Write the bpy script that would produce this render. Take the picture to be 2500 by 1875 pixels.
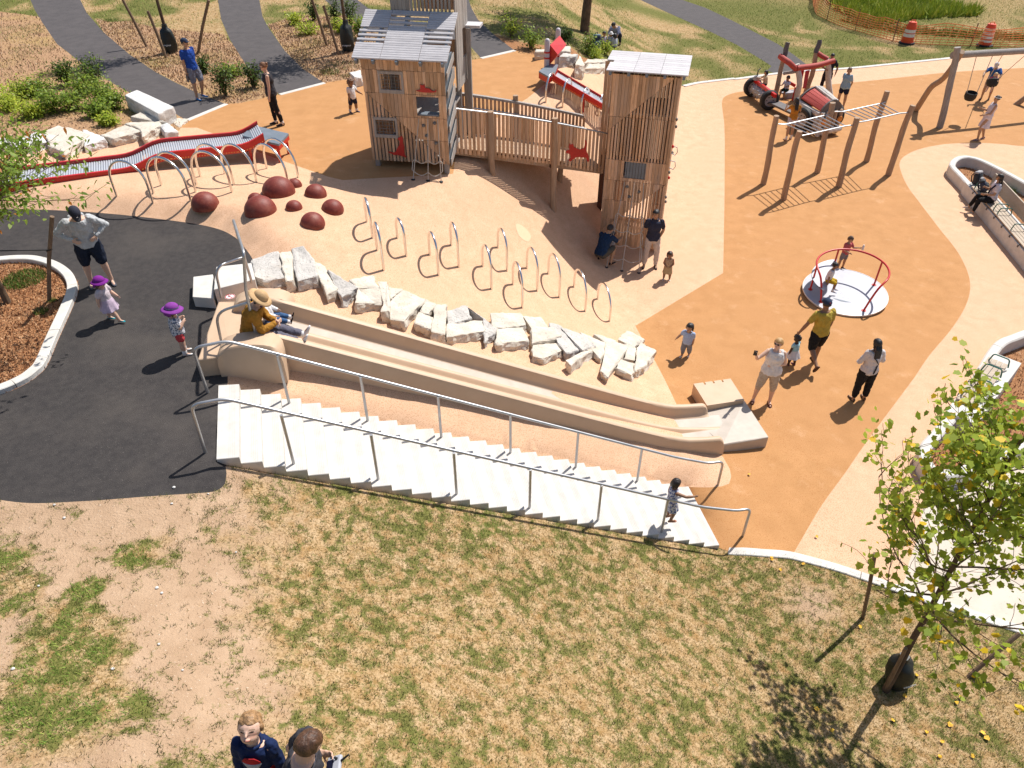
import bpy, bmesh, math, random
import numpy as np
from mathutils import Vector, Matrix, Quaternion
from mathutils.geometry import delaunay_2d_cdt
R = math.radians
rng = random.Random(11)
nrg = np.random.default_rng(5)
scene = bpy.context.scene
COL = scene.collection
for o in list(bpy.data.objects): bpy.data.objects.remove(o)

# ------------------------------------------------------------------ camera, sky, sun, exposure
CAM_H, PITCH, FPX = 10.4, R(38.75), 1794.0
cam = bpy.data.cameras.new("camera")
cam.sensor_fit = 'HORIZONTAL'; cam.sensor_width = 36.0
cam.lens = 36.0 * FPX / 2500.0
cam.clip_start = 0.05; cam.clip_end = 2000
cam_o = bpy.data.objects.new("camera", cam); COL.objects.link(cam_o)
cam_o.location = (0, 0, CAM_H); cam_o.rotation_euler = (R(90) - PITCH, 0, 0)
scene.camera = cam_o
SUN_EL, SUN_AZ = R(56.0), R(48.0)          # azimuth measured from +X towards +Y
sun_dir = Vector((math.cos(SUN_EL) * math.cos(SUN_AZ), math.cos(SUN_EL) * math.sin(SUN_AZ), math.sin(SUN_EL)))
world = bpy.data.worlds.new("World"); scene.world = world; world.use_nodes = True
wn = world.node_tree.nodes; wl = world.node_tree.links; wn.clear()
sky = wn.new('ShaderNodeTexSky'); sky.sky_type = 'NISHITA'; sky.sun_disc = False
sky.sun_elevation = SUN_EL; sky.sun_rotation = math.pi / 2 - SUN_AZ
sky.air_density = 1.0; sky.dust_density = 1.5; sky.ozone_density = 1.0
bg = wn.new('ShaderNodeBackground'); bg.inputs['Strength'].default_value = 0.095
wo = wn.new('ShaderNodeOutputWorld')
wl.new(sky.outputs[0], bg.inputs[0]); wl.new(bg.outputs[0], wo.inputs[0])
sl = bpy.data.lights.new("sun", 'SUN'); sl.energy = 5.0; sl.angle = R(0.55); sl.color = (1.0, 0.965, 0.905)
sun_o = bpy.data.objects.new("sun", sl); COL.objects.link(sun_o)
sun_o.location = (20, 20, 30); sun_o.rotation_euler = sun_dir.to_track_quat('Z', 'Y').to_euler()
scene.view_settings.view_transform = 'Standard'; scene.view_settings.look = 'None'
scene.view_settings.exposure = 0.28; scene.view_settings.gamma = 1.0
scene.render.resolution_x = 1024; scene.render.resolution_y = 768
scene.cycles.max_bounces = 6; scene.cycles.transparent_max_bounces = 8
scene.cycles.use_denoising = True

# ------------------------------------------------------------------ terrain: upper lawn and plaza at 3.2 m, play court at 0 m
UPZ = 3.2
XT = ([-9, 2, 5, 7.3, 9, 10.5, 12, 13, 15, 17, 20, 22, 24, 27, 32, 60], [-2.4, -2.6, -3.5, -4.0, -4.3, -4.0, -3.7, -3.3, -2.6, -1.4, -0.7, .8, 2.0, 2.1, 1.5, 0])
XB = ([-9, 2, 5, 7.3, 9, 11, 13, 14.3, 17, 20, 22, 24, 28, 33, 60], [6, 5, 4.2, 3.65, 3.7, 4.5, 3.2, 2.6, 2.4, 2.6, 4.2, 5.4, 6.0, 7.6, 9])
BERM = np.array([(-16, 15.3), (-10.52, 15.16), (-8.91, 14.97), (-7.23, 14.59), (-6.35, 14.29), (-5.82, 13.9), (-5.48, 13.45), (-5.15, 12.95)])
def sstep(a, b, x):
    t = np.clip((np.asarray(x, float) - a) / (b - a), 0, 1); return t * t * (3 - 2 * t)
def softp(t, k=15.0):
    return np.logaddexp(0, k * t) / k
def berm_dist(x, y):
    d = np.full(np.shape(x), 99.0); sgn = np.ones(np.shape(x))
    for (ax, ay), (bx, by) in zip(BERM[:-1], BERM[1:]):
        ex, ey = bx - ax, by - ay; L2 = ex * ex + ey * ey
        t = np.clip(((x - ax) * ex + (y - ay) * ey) / L2, 0, 1)
        dx, dy = x - (ax + t * ex), y - (ay + t * ey)
        dd = np.hypot(dx, dy); s = np.sign(ex * dy - ey * dx)
        m = dd < d; d = np.where(m, dd, d); sgn = np.where(m, s, sgn)
    return d * sgn
def height(x, y):
    x = np.asarray(x, float); y = np.asarray(y, float)
    xt = sum(np.interp(y + e, *XT) for e in (-1.5, -.75, 0, .75, 1.5)) / 5; xb = sum(np.interp(y + e, *XB) for e in (-1.5, -.75, 0, .75, 1.5)) / 5
    s = (x - xt) / (xb - xt)
    f = np.clip(1 - (softp(s) - softp(s - 1)), 0, 1)
    z0 = UPZ + 0.75 * sstep(6.3, 2.2, y)
    h = z0 * f
    d = berm_dist(x, y)
    h = h + 0.27 * sstep(0, 0.55, d) * (1 - sstep(1.2, 4.0, d)) * (1 - sstep(-4.4, -3.2, x)) * sstep(12.6, 13.3, y)
    yn = 7.22 + .140 * (x + 4.06); yf = 8.98 + .108 * (x + 4.5)      # the ground dips under the staircase
    w = np.clip((y - yn) / np.maximum(yf - yn, .3), 0, 1); xs = -4.06 - .44 * w; xe = 3.66 - .24 * w
    tr = np.maximum(UPZ * (1 - (x - xs) / (xe - xs)) - .10, -.12)
    pl = np.clip(UPZ * (1 - (x - xs) / (xe - xs)), 0, UPZ); out = np.maximum(np.maximum(yn - y, y - yf), 0)
    wt = (1 - sstep(.02, .55, out)) * sstep(xs - .6, xs + .1, x) * (1 - sstep(xe - .05, xe + .5, x)); h = h + (pl - h) * wt
    win = sstep(yn - .02, yn + .03, y) * (1 - sstep(yf - .03, yf + .02, y)) * sstep(xs - .02, xs + .10, x) * (1 - sstep(xe - .06, xe + .0, x))
    h = h + (np.minimum(h, tr) - h) * win
    return h
def hz(x, y): return float(height(np.array([x]), np.array([y]))[0])
cT, sT = math.cos(PITCH), math.sin(PITCH)
def ray(px, py):
    u = (px - 1250.0) / FPX; v = (py - 937.5) / FPX
    return np.array([u, cT - v * sT, -sT - v * cT])
def un(px, py, z=0.0):                      # the point of height z that the photograph shows at a pixel of its 2500 x 1875 grid
    d = ray(px, py); t = (z - CAM_H) / d[2]; return Vector((d[0] * t, d[1] * t, z))
def aty(px, py, Y):
    d = ray(px, py); t = Y / d[1]; return Vector((d[0] * t, Y, CAM_H + d[2] * t))
def G(px, py, dz=0.0):                      # the same, on the terrain
    d = ray(px, py)
    t0 = (4.6 - CAM_H) / d[2]; t1 = (-0.3 - CAM_H) / d[2]
    for _ in range(3):
        ts = np.linspace(t0, t1, 120)
        g = CAM_H + d[2] * ts - height(d[0] * ts, d[1] * ts)
        i = int(np.argmax(g < 0)); i = max(i, 1); t0, t1 = ts[i - 1], ts[i]
    t = (t0 + t1) / 2; x, y = d[0] * t, d[1] * t
    return Vector((x, y, hz(x, y) + dz))
_S = 700 / 2212.0
_ORI = dict(c1=(0, 0, _S), c2=(600, 0, _S), c3=(1200, 0, _S), c4=(1800, 0, _S), c5=(0, 450, _S), c6=(600, 400, _S), c7=(1200, 400, _S), c8=(1800, 400, _S),
            cA=(400, 850, _S), cB=(1100, 850, 800 / 2212.0), cD=(1800, 850, _S), cE=(1800, 1350, _S), cF=(0, 1150, _S), cG=(500, 1650, 400 / 2212.0),
            zc=(1800, 80, 300 / 1778.0), zr=(860, 0, 280 / 2212.0), zs=(1290, 50, 410 / 2212.0), zt=(870, 140, 270 / 1445.0), zu=(1390, 400, 300 / 1659.0),
            zb=(2280, 380, 220 / 1404.0), zg=(500, 520, 280 / 1290.0), zm=(1940, 560, 260 / 980.0), px=(0, 0, 1.0), d=(0, 0, 2500 / 2212.0))
def P(c, x, y):
    a, b, s = _ORI[c]; return (a + x * s, b + y * s)
def PL(c, pts): return [P(c, x, y) for x, y in pts]
def GP(c, x, y, dz=0.0): return G(*P(c, x, y), dz)
def UP_(c, x, y, z): return un(*P(c, x, y), z)

# ------------------------------------------------------------------ helpers
def tag(o, label, cat, group=None, kind=None):
    o["label"] = label
    if cat: o["category"] = cat
    if group: o["group"] = group
    if kind: o["kind"] = kind
    return o
def thing(name, label, cat, loc=(0, 0, 0), rotz=0.0, group=None):
    o = bpy.data.objects.new(name, None); COL.objects.link(o)
    o.location = loc; o.rotation_euler = (0, 0, rotz); o.empty_display_size = 0.2
    return tag(o, label, cat, group)
class MB:
    """Collects shapes; build() links them as one mesh object. Coordinates are world ones when the parent is given by thing()."""
    def __init__(s): s.v = []; s.f = []
    def add(s, vs, fs):
        n = len(s.v); s.v.extend([tuple(v) for v in vs]); s.f.extend([tuple(i + n for i in f) for f in fs]); return s
    def box(s, c, size, rot=None):
        hx, hy, hz_ = size[0] / 2, size[1] / 2, size[2] / 2
        M = rot if rot is not None else Matrix.Identity(3); c = Vector(c)
        vs = [c + M @ Vector((x, y, z)) for x in (-hx, hx) for y in (-hy, hy) for z in (-hz_, hz_)]
        return s.add(vs, [(0, 1, 3, 2), (4, 6, 7, 5), (0, 4, 5, 1), (2, 3, 7, 6), (0, 2, 6, 4), (1, 5, 7, 3)])
    def cbox(s, c, size, rot=None, b=0.01):     # box with chamfered edges
        M = rot if rot is not None else Matrix.Identity(3); c = Vector(c)
        bm = bmesh.new(); bmesh.ops.create_cube(bm, size=1.0)
        for v in bm.verts: v.co = Vector((v.co.x * size[0], v.co.y * size[1], v.co.z * size[2]))
        bmesh.ops.bevel(bm, geom=bm.edges[:], offset=b, segments=2, affect='EDGES', profile=0.5)
        for v in bm.verts: v.co = c + M @ v.co
        bm.verts.index_update()
        s.add([v.co for v in bm.verts], [[v.index for v in f.verts] for f in bm.faces]); bm.free(); return s
    def beam(s, p, q, w, h, up=(0, 0, 1)):      # rectangular bar from p to q
        p = Vector(p); q = Vector(q); d = q - p; L = d.length; d.normalize()
        u = Vector(up); x = d.cross(u)
        if x.length < 1e-4: x = d.cross(Vector((0, 1, 0)))
        x.normalize(); z = x.cross(d)
        M = Matrix((x, d, z)).transposed()
        return s.box((p + q) / 2, (w, L, h), M)
    def tube(s, path, r, n=8, closed=False, cap=True):
        P_ = [Vector(p) for p in path]; m = len(P_)
        rs = r if isinstance(r, (list, tuple)) else [r] * m
        rings = []; up = None
        for i in range(m):
            if closed: t = P_[(i + 1) % m] - P_[i - 1]
            else: t = P_[min(i + 1, m - 1)] - P_[max(i - 1, 0)]
            t.normalize()
            if up is None:
                a = Vector((0, 0, 1)) if abs(t.z) < .9 else Vector((1, 0, 0))
                x = t.cross(a).normalized()
            else:
                x = up - t * up.dot(t)
                if x.length < 1e-5: x = t.orthogonal()
                x.normalize()
            up = x; y = t.cross(x)
            rings.append([P_[i] + (x * math.cos(2 * math.pi * k / n) + y * math.sin(2 * math.pi * k / n)) * rs[i] for k in range(n)])
        vs = [v for rg in rings for v in rg]; fs = []
        for i in range(m if closed else m - 1):
            a = i * n; b = ((i + 1) % m) * n
            for k in range(n): fs.append((a + k, a + (k + 1) % n, b + (k + 1) % n, b + k))
        if cap and not closed: fs.append(tuple(range(n))[::-1]); fs.append(tuple((m - 1) * n + k for k in range(n)))
        return s.add(vs, fs)
    def prism(s, poly, off):                    # planar polygon (3-D points) swept by off
        off = Vector(off); A = [Vector(p) for p in poly]; n = len(A)
        vs = A + [a + off for a in A]
        return s.add(vs, [tuple(range(n)), tuple(range(n, 2 * n))[::-1]] + [(i, i + n, (i + 1) % n + n, (i + 1) % n) for i in range(n)])
    def grid(s, rows, closed_u=False, flip=False):   # loft through equal-length rows of points
        n = len(rows[0]); vs = [p for r_ in rows for p in r_]; fs = []
        for i in range(len(rows) - 1):
            for k in range(n if closed_u else n - 1):
                q = (i * n + k, i * n + (k + 1) % n, (i + 1) * n + (k + 1) % n, (i + 1) * n + k)
                fs.append(q[::-1] if flip else q)
        return s.add(vs, fs)
    def lathe(s, prof, c=(0, 0, 0), n=20, ax=None):  # profile of (r, z)
        c = Vector(c); M = ax if ax is not None else Matrix.Identity(3)
        rows = [[c + M @ Vector((r * math.cos(2 * math.pi * k / n), r * math.sin(2 * math.pi * k / n), z)) for k in range(n)] for r, z in prof]
        s.grid(rows, closed_u=True)
        return s
    def ell(s, c, rad, n=12, m=8, rot=None):
        c = Vector(c); M = rot if rot is not None else Matrix.Identity(3)
        rows = []
        for j in range(m + 1):
            th = math.pi * j / m; r_, z = max(math.sin(th), 1e-3), -math.cos(th)
            rows.append([c + M @ Vector((rad[0] * r_ * math.cos(2 * math.pi * k / n), rad[1] * r_ * math.sin(2 * math.pi * k / n), rad[2] * z)) for k in range(n)])
        return s.grid(rows, closed_u=True)
    def build(s, name, m, parent=None, smooth=False, origin=None, extra=()):
        me = bpy.data.meshes.new(name)
        o0 = Vector((0, 0, 0))
        Mi = None
        if parent is not None and origin is None:
            Mi = pmat(parent).inverted()
        elif origin is not None: Mi = Matrix.Translation(-Vector(origin))
        nf = [len(s.f)]
        for b2, m2 in extra: s.add(b2.v, b2.f); nf.append(len(b2.f))
        vs = [Mi @ Vector(v) for v in s.v] if Mi is not None else s.v
        me.from_pydata([tuple(v) for v in vs], [], s.f); me.update()
        bm = bmesh.new(); bm.from_mesh(me); bmesh.ops.recalc_face_normals(bm, faces=bm.faces[:]); bm.to_mesh(me); bm.free()
        if smooth:
            for p in me.polygons: p.use_smooth = True
            if smooth != 'all': 
                try: me.set_sharp_from_angle(angle=R(40))
                except Exception: pass
        me.materials.append(m)
        if extra:
            ix = np.repeat(np.arange(len(nf)), nf).astype(np.int32); me.polygons.foreach_set('material_index', ix)
            for b2, m2 in extra: me.materials.append(m2)
        o = bpy.data.objects.new(name, me); COL.objects.link(o)
        if parent is not None: o.parent = parent
        elif origin is not None: o.location = origin
        return o
def pmat(o):
    M = Matrix.LocRotScale(o.location, o.rotation_euler, o.scale)
    return pmat(o.parent) @ M if o.parent else M
def rz(a): return Matrix.Rotation(a, 3, 'Z')
def kids(o): return [c for c in bpy.data.objects if c.parent == o]
def dup(root, loc, rotz, label, group=None, scale=None):
    r = root.copy(); COL.objects.link(r); r.location = loc; r.rotation_euler = (0, 0, rotz); r["label"] = label
    if group: r["group"] = group
    if scale: r.scale = scale if hasattr(scale, '__len__') else (scale,) * 3
    for c in root.children:
        k = c.copy(); COL.objects.link(k); k.parent = r
        for g in c.children:
            q = g.copy(); COL.objects.link(q); q.parent = k
    return r
def spline(pts, n=8, closed=False):          # Catmull-Rom through points
    A = [Vector(p) for p in pts]; m = len(A); out = []
    for i in range(m if closed else m - 1):
        if closed: p0, p1, p2, p3 = A[i - 1], A[i], A[(i + 1) % m], A[(i + 2) % m]
        else: p0, p1, p2, p3 = A[max(i - 1, 0)], A[i], A[i + 1], A[min(i + 2, m - 1)]
        for k in range(n):
            t = k / n
            out.append(0.5 * (2 * p1 + (p2 - p0) * t + (2 * p0 - 5 * p1 + 4 * p2 - p3) * t * t + (3 * p1 - p0 - 3 * p2 + p3) * t ** 3))
    if not closed: out.append(A[-1])
    return out
def fillet(pts, r=0.12, n=5):                # rounds the inner corners of a polyline
    A = [Vector(p) for p in pts]; out = [A[0]]
    for i in range(1, len(A) - 1):
        a, b, c = A[i - 1], A[i], A[i + 1]
        u = (a - b); w = (c - b); rr = min(r, u.length * .48, w.length * .48)
        s, e = b + u.normalized() * rr, b + w.normalized() * rr
        for k in range(n + 1):
            t = k / n; out.append(s * (1 - t) ** 2 + b * 2 * t * (1 - t) + e * t * t)
    out.append(A[-1]); return out

# ------------------------------------------------------------------ materials
def mat(name, c1, c2=None, scale=8.0, rough=0.7, metal=0.0, bump=0.0, bscale=None, stretch=(1, 1, 1), island=0.0, detail=4.0, fac=(0.35, 0.65),
        speck=None, coords='Position', stain=None, stain2=None, spec=0.5, sub=0.0):
    """speck = (colour, scale, threshold): small grains of a second colour. stain = (colour, scale, lo, hi): large blotches. island: brightness spread per loose piece."""
    m = bpy.data.materials.new(name); m.use_nodes = True; nt = m.node_tree; N = nt.nodes; L = nt.links
    b = N['Principled BSDF']; b.inputs['Roughness'].default_value = rough; b.inputs['Metallic'].default_value = metal
    b.inputs['Specular IOR Level'].default_value = spec
    if coords == 'Position': src = N.new('ShaderNodeNewGeometry').outputs['Position']
    else: src = N.new('ShaderNodeTexCoord').outputs['Object']
    mp = N.new('ShaderNodeMapping'); mp.inputs['Scale'].default_value = stretch; L.new(src, mp.inputs[0]); vec = mp.outputs[0]
    def noise(sc, det=detail):
        n = N.new('ShaderNodeTexNoise'); n.inputs['Scale'].default_value = sc; n.inputs['Detail'].default_value = det; n.inputs['Roughness'].default_value = 0.6
        L.new(vec, n.inputs['Vector']); return n.outputs['Fac']
    def ramp(x, lo, hi):
        q = N.new('ShaderNodeMapRange'); q.inputs['From Min'].default_value = lo; q.inputs['From Max'].default_value = hi; L.new(x, q.inputs[0]); return q.outputs[0]
    def mix(f, a, bb):
        q = N.new('ShaderNodeMix'); q.data_type = 'RGBA'
        if isinstance(f, float): q.inputs[0].default_value = f
        else: L.new(f, q.inputs[0])
        for i, s_ in ((6, a), (7, bb)):
            if isinstance(s_, tuple): q.inputs[i].default_value = (*s_, 1)
            else: L.new(s_, q.inputs[i])
        return q.outputs[2]
    col = tuple(c1)
    if c2 is not None: col = mix(ramp(noise(scale), *fac), tuple(c1), tuple(c2))
    if stain: col = mix(ramp(noise(stain[1], 3.0), stain[2], stain[3]), col, tuple(stain[0]))
    if stain2: col = mix(ramp(noise(stain2[1], 6.0), stain2[2], stain2[3]), col, tuple(stain2[0]))
    if speck: col = mix(ramp(noise(speck[1], 1.0), speck[2], speck[2] + 0.06), col, tuple(speck[0]))
    if island:
        g = N.new('ShaderNodeNewGeometry'); hs = N.new('ShaderNodeHueSaturation')
        q = N.new('ShaderNodeMapRange'); q.inputs['To Min'].default_value = 1 - island; q.inputs['To Max'].default_value = 1 + island
        L.new(g.outputs['Random Per Island'], q.inputs[0]); L.new(q.outputs[0], hs.inputs['Value'])
        if isinstance(col, tuple): hs.inputs['Color'].default_value = (*col, 1)
        else: L.new(col, hs.inputs['Color'])
        col = hs.outputs[0]
    if isinstance(col, tuple): b.inputs['Base Color'].default_value = (*col, 1)
    else: L.new(col, b.inputs['Base Color'])
    if bump:
        bp = N.new('ShaderNodeBump'); bp.inputs['Strength'].default_value = bump; bp.inputs['Distance'].default_value = 0.02
        L.new(noise(bscale or scale * 3), bp.inputs['Height']); L.new(bp.outputs[0], b.inputs['Normal'])
    return m
M = {}
M['peach'] = mat('peach rubber', (.71, .455, .295), (.62, .385, .24), 3.0, .85, bump=.35, bscale=90, speck=((.50, .28, .16), 60, .55), stain=((.64, .41, .26), .5, .42, .72), stain2=((.54, .36, .235), 1.9, .60, .86), spec=.2)
M['orange'] = mat('orange rubber', (.505, .262, .108), (.43, .218, .085), 2.2, .85, bump=.35, bscale=90, speck=((.40, .18, .065), 60, .57), stain=((.47, .24, .10), .4, .42, .75), stain2=((.62, .37, .20), 1.7, .58, .88), spec=.2)
M['asphalt'] = mat('asphalt', (.040, .035, .034), (.056, .049, .046), 9.0, .85, bump=.7, bscale=70, speck=((.12, .105, .095), 45, .70), stain=((.085, .072, .063), .7, .50, .85), spec=.25)
M['path'] = mat('path asphalt', (.075, .066, .066), (.095, .083, .082), 3.0, .85, bump=.4, bscale=90, speck=((.12, .11, .10), 50, .66), spec=.25)
M['concrete'] = mat('pale concrete', (.63, .595, .55), (.54, .51, .465), 5.0, .8, bump=.15, bscale=60, speck=((.50, .45, .40), 45, .68), stain=((.56, .50, .43), .9, .58, .85))
M['pavement'] = mat('pavement concrete', (.60, .52, .43), (.52, .44, .36), 2.0, .85, bump=.15, bscale=50, speck=((.35, .30, .25), 40, .68), stain=((.50, .41, .32), .8, .5, .8))
M['mulch'] = mat('wood mulch', (.38, .17, .075), (.20, .085, .04), 22.0, .9, bump=1.0, bscale=40, speck=((.52, .29, .14), 45, .56), stain=((.30, .15, .075), 1.2, .4, .7), spec=.1)
M['mulch_pale'] = mat('weathered mulch', (.42, .255, .15), (.28, .16, .09), 14.0, .9, bump=.9, bscale=30, speck=((.56, .36, .20), 30, .56), stain=((.33, .22, .09), .8, .45, .7), spec=.1)
M['slide'] = mat('tan rotomoulded plastic', (.57, .405, .275), (.53, .37, .245), 2.5, .5, bump=.04, bscale=120, spec=.35)
M['bed'] = mat('worn slide bed', (.49, .42, .35), (.43, .365, .30), 3.0, .5, stain=((.36, .30, .24), 1.6, .5, .8), bump=.04, bscale=80)
M['steel'] = mat('galvanised steel', (.40, .40, .41), (.50, .50, .51), 6.0, .42, metal=.8)
M['bright'] = mat('polished steel', (.78, .76, .74), None, rough=.2, metal=1.0)
M['dark'] = mat('black rubber', (.012, .012, .013), (.02, .02, .02), 20, .7)
M['red'] = mat('red paint', (.50, .018, .016), (.44, .014, .012), 5, .42, bump=.03)
M['redrail'] = mat('red powder coat', (.55, .012, .010), (.47, .010, .009), 6, .35)
M['dome'] = mat('dark red rubber', (.215, .036, .023), (.165, .027, .018), 12, .55, bump=.2, bscale=60, speck=((.28, .075, .045), 40, .66), stain=((.30, .10, .065), 4.5, .50, .85), spec=.4)
M['roller'] = mat('roller steel', (.46, .48, .52), None, rough=.45, metal=.3)
M['greyplate'] = mat('grey plate', (.17, .20, .24), (.14, .17, .20), 6, .5, bump=.1, bscale=100)
M['wood'] = mat('weathered larch boards', (.68, .44, .27), (.49, .295, .165), 5, .8, bump=.25, bscale=30, stretch=(6, 6, .7), island=.3, stain=((.50, .37, .28), .8, .45, .75), spec=.2)
M['woodg'] = mat('greyed boards', (.40, .365, .335), (.30, .265, .24), 5, .8, bump=.25, bscale=30, stretch=(6, 6, .7), island=.16, spec=.2)
M['log'] = mat('peeled log', (.46, .31, .205), (.33, .21, .13), 5, .8, bump=.4, bscale=25, stretch=(5, 5, .6), stain=((.36, .27, .2), .9, .4, .7), spec=.2)
M['logg'] = mat('grey log', (.38, .34, .31), (.26, .23, .21), 5, .8, bump=.4, bscale=25, stretch=(5, 5, .6), spec=.2)
M['roof'] = mat('grey roof slats', (.58, .55, .555), (.47, .445, .455), 5, .75, bump=.2, bscale=30, stretch=(.8, 6, 6), island=.08, spec=.2)
M['darkwood'] = mat('dark shaded timber', (.10, .042, .022), (.07, .028, .015), 4, .7, stretch=(5, 5, .6))  # deep brown carries the shade under the bridge in its colour
M['stone'] = mat('split granite', (.64, .575, .485), (.52, .46, .38), 3.0, .85, bump=.8, bscale=14, speck=((.33, .29, .25), 30, .64), stain=((.52, .36, .21), 1.1, .60, .82), island=0, spec=.3)
M['stoneg'] = mat('grey granite', (.55, .515, .475), (.45, .42, .385), 4.0, .85, bump=.8, bscale=16, speck=((.25, .23, .21), 35, .62), stain=((.44, .33, .22), 1.3, .62, .85), spec=.3)
M['stonew'] = mat('white granite', (.68, .66, .63), (.55, .53, .50), 4.0, .8, bump=.6, bscale=16, speck=((.42, .40, .38), 35, .64), spec=.3)
M['rope'] = mat('pale rope', (.55, .49, .42), (.42, .37, .31), 60, .85)
M['bag'] = mat('black watering bag', (.006, .009, .008), (.012, .015, .014), 8, .5, bump=.6, bscale=12)
M['bark'] = mat('grey bark', (.17, .115, .075), (.09, .06, .042), 12, .9, bump=.8, bscale=30, stretch=(1, 1, .4), spec=.1)
M['stake'] = mat('wood stake', (.24, .155, .095), (.15, .095, .06), 8, .85, bump=.4, bscale=30, stretch=(3, 3, .5))
M['white'] = mat('white print', (.8, .8, .8))
M['orangep'] = mat('orange plastic', (.75, .075, .012), (.66, .06, .01), 6, .45)
M['whitep'] = mat('reflective white', (.78, .74, .70), (.66, .62, .58), 14, .4)
M['deck'] = mat('carousel deck', (.42, .42, .46), (.38, .38, .42), 6, .45, bump=.05, bscale=150)
M['teal'] = mat('teal enamel', (.02, .17, .13), (.015, .12, .09), 8, .4)
# ------------------------------------------------------------------ ground regions: one conforming sheet cut along every outline
def xy(pts): return [(p.x, p.y) for p in pts]
def gl(c, pts): return [GP(c, *p) for p in pts]
def sm(pts, n=5): return spline(pts, n)
asph_edge = sm(gl('c5', [(-900, 205), (-300, 190), (300, 195), (830, 225), (1370, 285), (1650, 335), (1800, 400), (1880, 480), (1945, 570), (1975, 660)]), 6)
asph_right = gl('px', [(621, 700), (560, 735), (535, 770), (535, 830), (540, 876), (556, 877), (556, 935), (556, 1040), (553, 1135)])
asph_low = sm(gl('cF', [(1748, 20), (1735, 95), (1690, 140), (1600, 165), (1300, 185), (900, 215), (600, 235), (200, 246), (-250, 190), (-900, 150)]), 5)
ASPH = xy(asph_edge + asph_right + asph_low)
rocks_edge = gl('c1', [(-1000, 1300), (-150, 1190), (0, 1160), (100, 1120), (350, 1080), (500, 1130), (800, 1090), (1060, 1060), (1250, 1020), (1370, 1020), (1440, 930)])
kerb_u1 = gl('c1', [(1440, 930), (1745, 803)])
kerb_u2 = gl('c2', [(262, 730), (607, 640)])
kerb_u3 = gl('c2', [(1815, 450), (2075, 390)])
up_back = kerb_u1 + gl('c1', [(1850, 795), (2000, 765), (2120, 735)]) + kerb_u2 + gl('c2', [(740, 618), (870, 615), (1050, 580), (1350, 530), (1650, 480)]) + kerb_u3
stone_back = gl('c3', [(335, 425), (500, 470), (640, 500), (760, 545), (860, 560), (1050, 590), (1300, 640)])
kerb_r = sm(gl('c3', [(1480, 665), (1600, 640), (1850, 610)]) + gl('c4', [(0, 610), (300, 570), (600, 545), (880, 527), (1250, 490), (1660, 448), (2212, 381), (2700, 330)]), 4)
far_r = [GP('c8', 4600, -300), GP('c8', 4300, 1500), GP('cD', 3900, 900), GP('cE', 2900, 900)]
kerb_l = sm(gl('cE', [(2700, 800), (2212, 605), (1800, 470), (1500, 372), (1260, 287), (1020, 200), (750, 110), (490, 40), (370, 15), (200, 2), (0, -8), (-70, -12)]), 4)
low_mid = gl('px', [(1752, 1336), (1700, 1265), (1400, 1205), (1000, 1130), (700, 1075), (553, 1042)])
PEACH = xy(rocks_edge + up_back[:] + stone_back + kerb_r + far_r + kerb_l + low_mid + gl('px', [(556, 935), (556, 877), (540, 876), (535, 830), (535, 770), (560, 735), (621, 700)]) + asph_edge[::-1])
ORANGE_UP = xy(gl('c1', [(1375, 985), (1440, 930)]) + up_back[1:] + gl('c3', [(335, 425), (500, 470), (470, 560), (420, 640), (280, 755)])
               + gl('c2', [(1950, 900), (1700, 1080), (1640, 1090), (1622, 1165), (1600, 1340), (1545, 1345), (1350, 1357), (1050, 1372), (750, 1390), (640, 1365), (540, 1330), (300, 1245), (90, 1170)])
               + gl('c1', [(1960, 1115), (1700, 1050), (1520, 985)]))
o_far = sm(gl('c3', [(1800, 1100), (1795, 950), (1782, 850), (1778, 790), (1800, 745), (1880, 715), (2000, 700)]) + gl('c4', [(300, 690), (740, 650), (1100, 615), (1640, 558), (2212, 523), (2800, 480)]), 4)
o_right = sm(gl('c4', [(2800, 1160), (2212, 1128), (2050, 1112), (1850, 1102), (1600, 1112), (1400, 1152), (1290, 1205), (1253, 1255), (1262, 1320), (1310, 1430)])
             + gl('c8', [(1400, 290), (1560, 500), (1680, 650), (1750, 770), (1792, 890), (1792, 1000), (1745, 1130), (1640, 1290), (1480, 1480), (1360, 1659)])
             + gl('cD', [(1340, 262), (1000, 720), (830, 965), (640, 1230), (430, 1590)]), 4)
ORANGE_LOW = xy(o_far + o_right + gl('cE', [(370, 15), (200, 2), (0, -8), (-70, -12)]) + gl('px', [(1752, 1336), (1700, 1240), (1677, 1190)])
                + gl('cB', [(1600, 945), (1750, 940), (1830, 933), (1880, 915), (1895, 870), (1885, 815), (1840, 735), (1700, 620), (1530, 388), (1455, 230), (1385, 95)])
                + gl('c7', [(1210, 1440), (1110, 1250), (1450, 1045), (1787, 842), (1797, 300)]))
pave_l = gl('cD', [(1500, 1040), (1440, 1200), (1390, 1470)]) + gl('cE', [(1330, 60), (1272, 288)])
PAVE = xy(pave_l + sm(gl('cE', [(1272, 288), (1500, 372), (1800, 470), (2212, 605), (2700, 800)]), 4) + [GP('cE', 2900, 900), GP('cD', 3900, 900), GP('cD', 2700, 700), GP('cD', 2212, 840), GP('cD', 1960, 960), GP('cD', 1720, 1050)])
bed_rb_out = sm([un(*P('c8', 3300, 1250), 0), un(*P('c8', 2700, 1270), 0), un(*P('c8', 2300, 1330), 0), un(*P('c8', 2080, 1400), 0), un(*P('c8', 1930, 1480), 0), un(*P('cD', 1760, 330), 0), un(*P('cD', 1610, 560), 0), un(*P('cD', 1450, 740), 0),
                un(*P('cD', 1365, 850), 0), un(*P('cD', 1375, 950), 0), un(*P('cD', 1440, 1040), 0), un(*P('cD', 1560, 1085), 0), un(*P('cD', 1720, 1060), 0), un(*P('cD', 1960, 970), 0), un(*P('cD', 2212, 850), 0), un(*P('cD', 2900, 560), 0)], 5)
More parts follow.
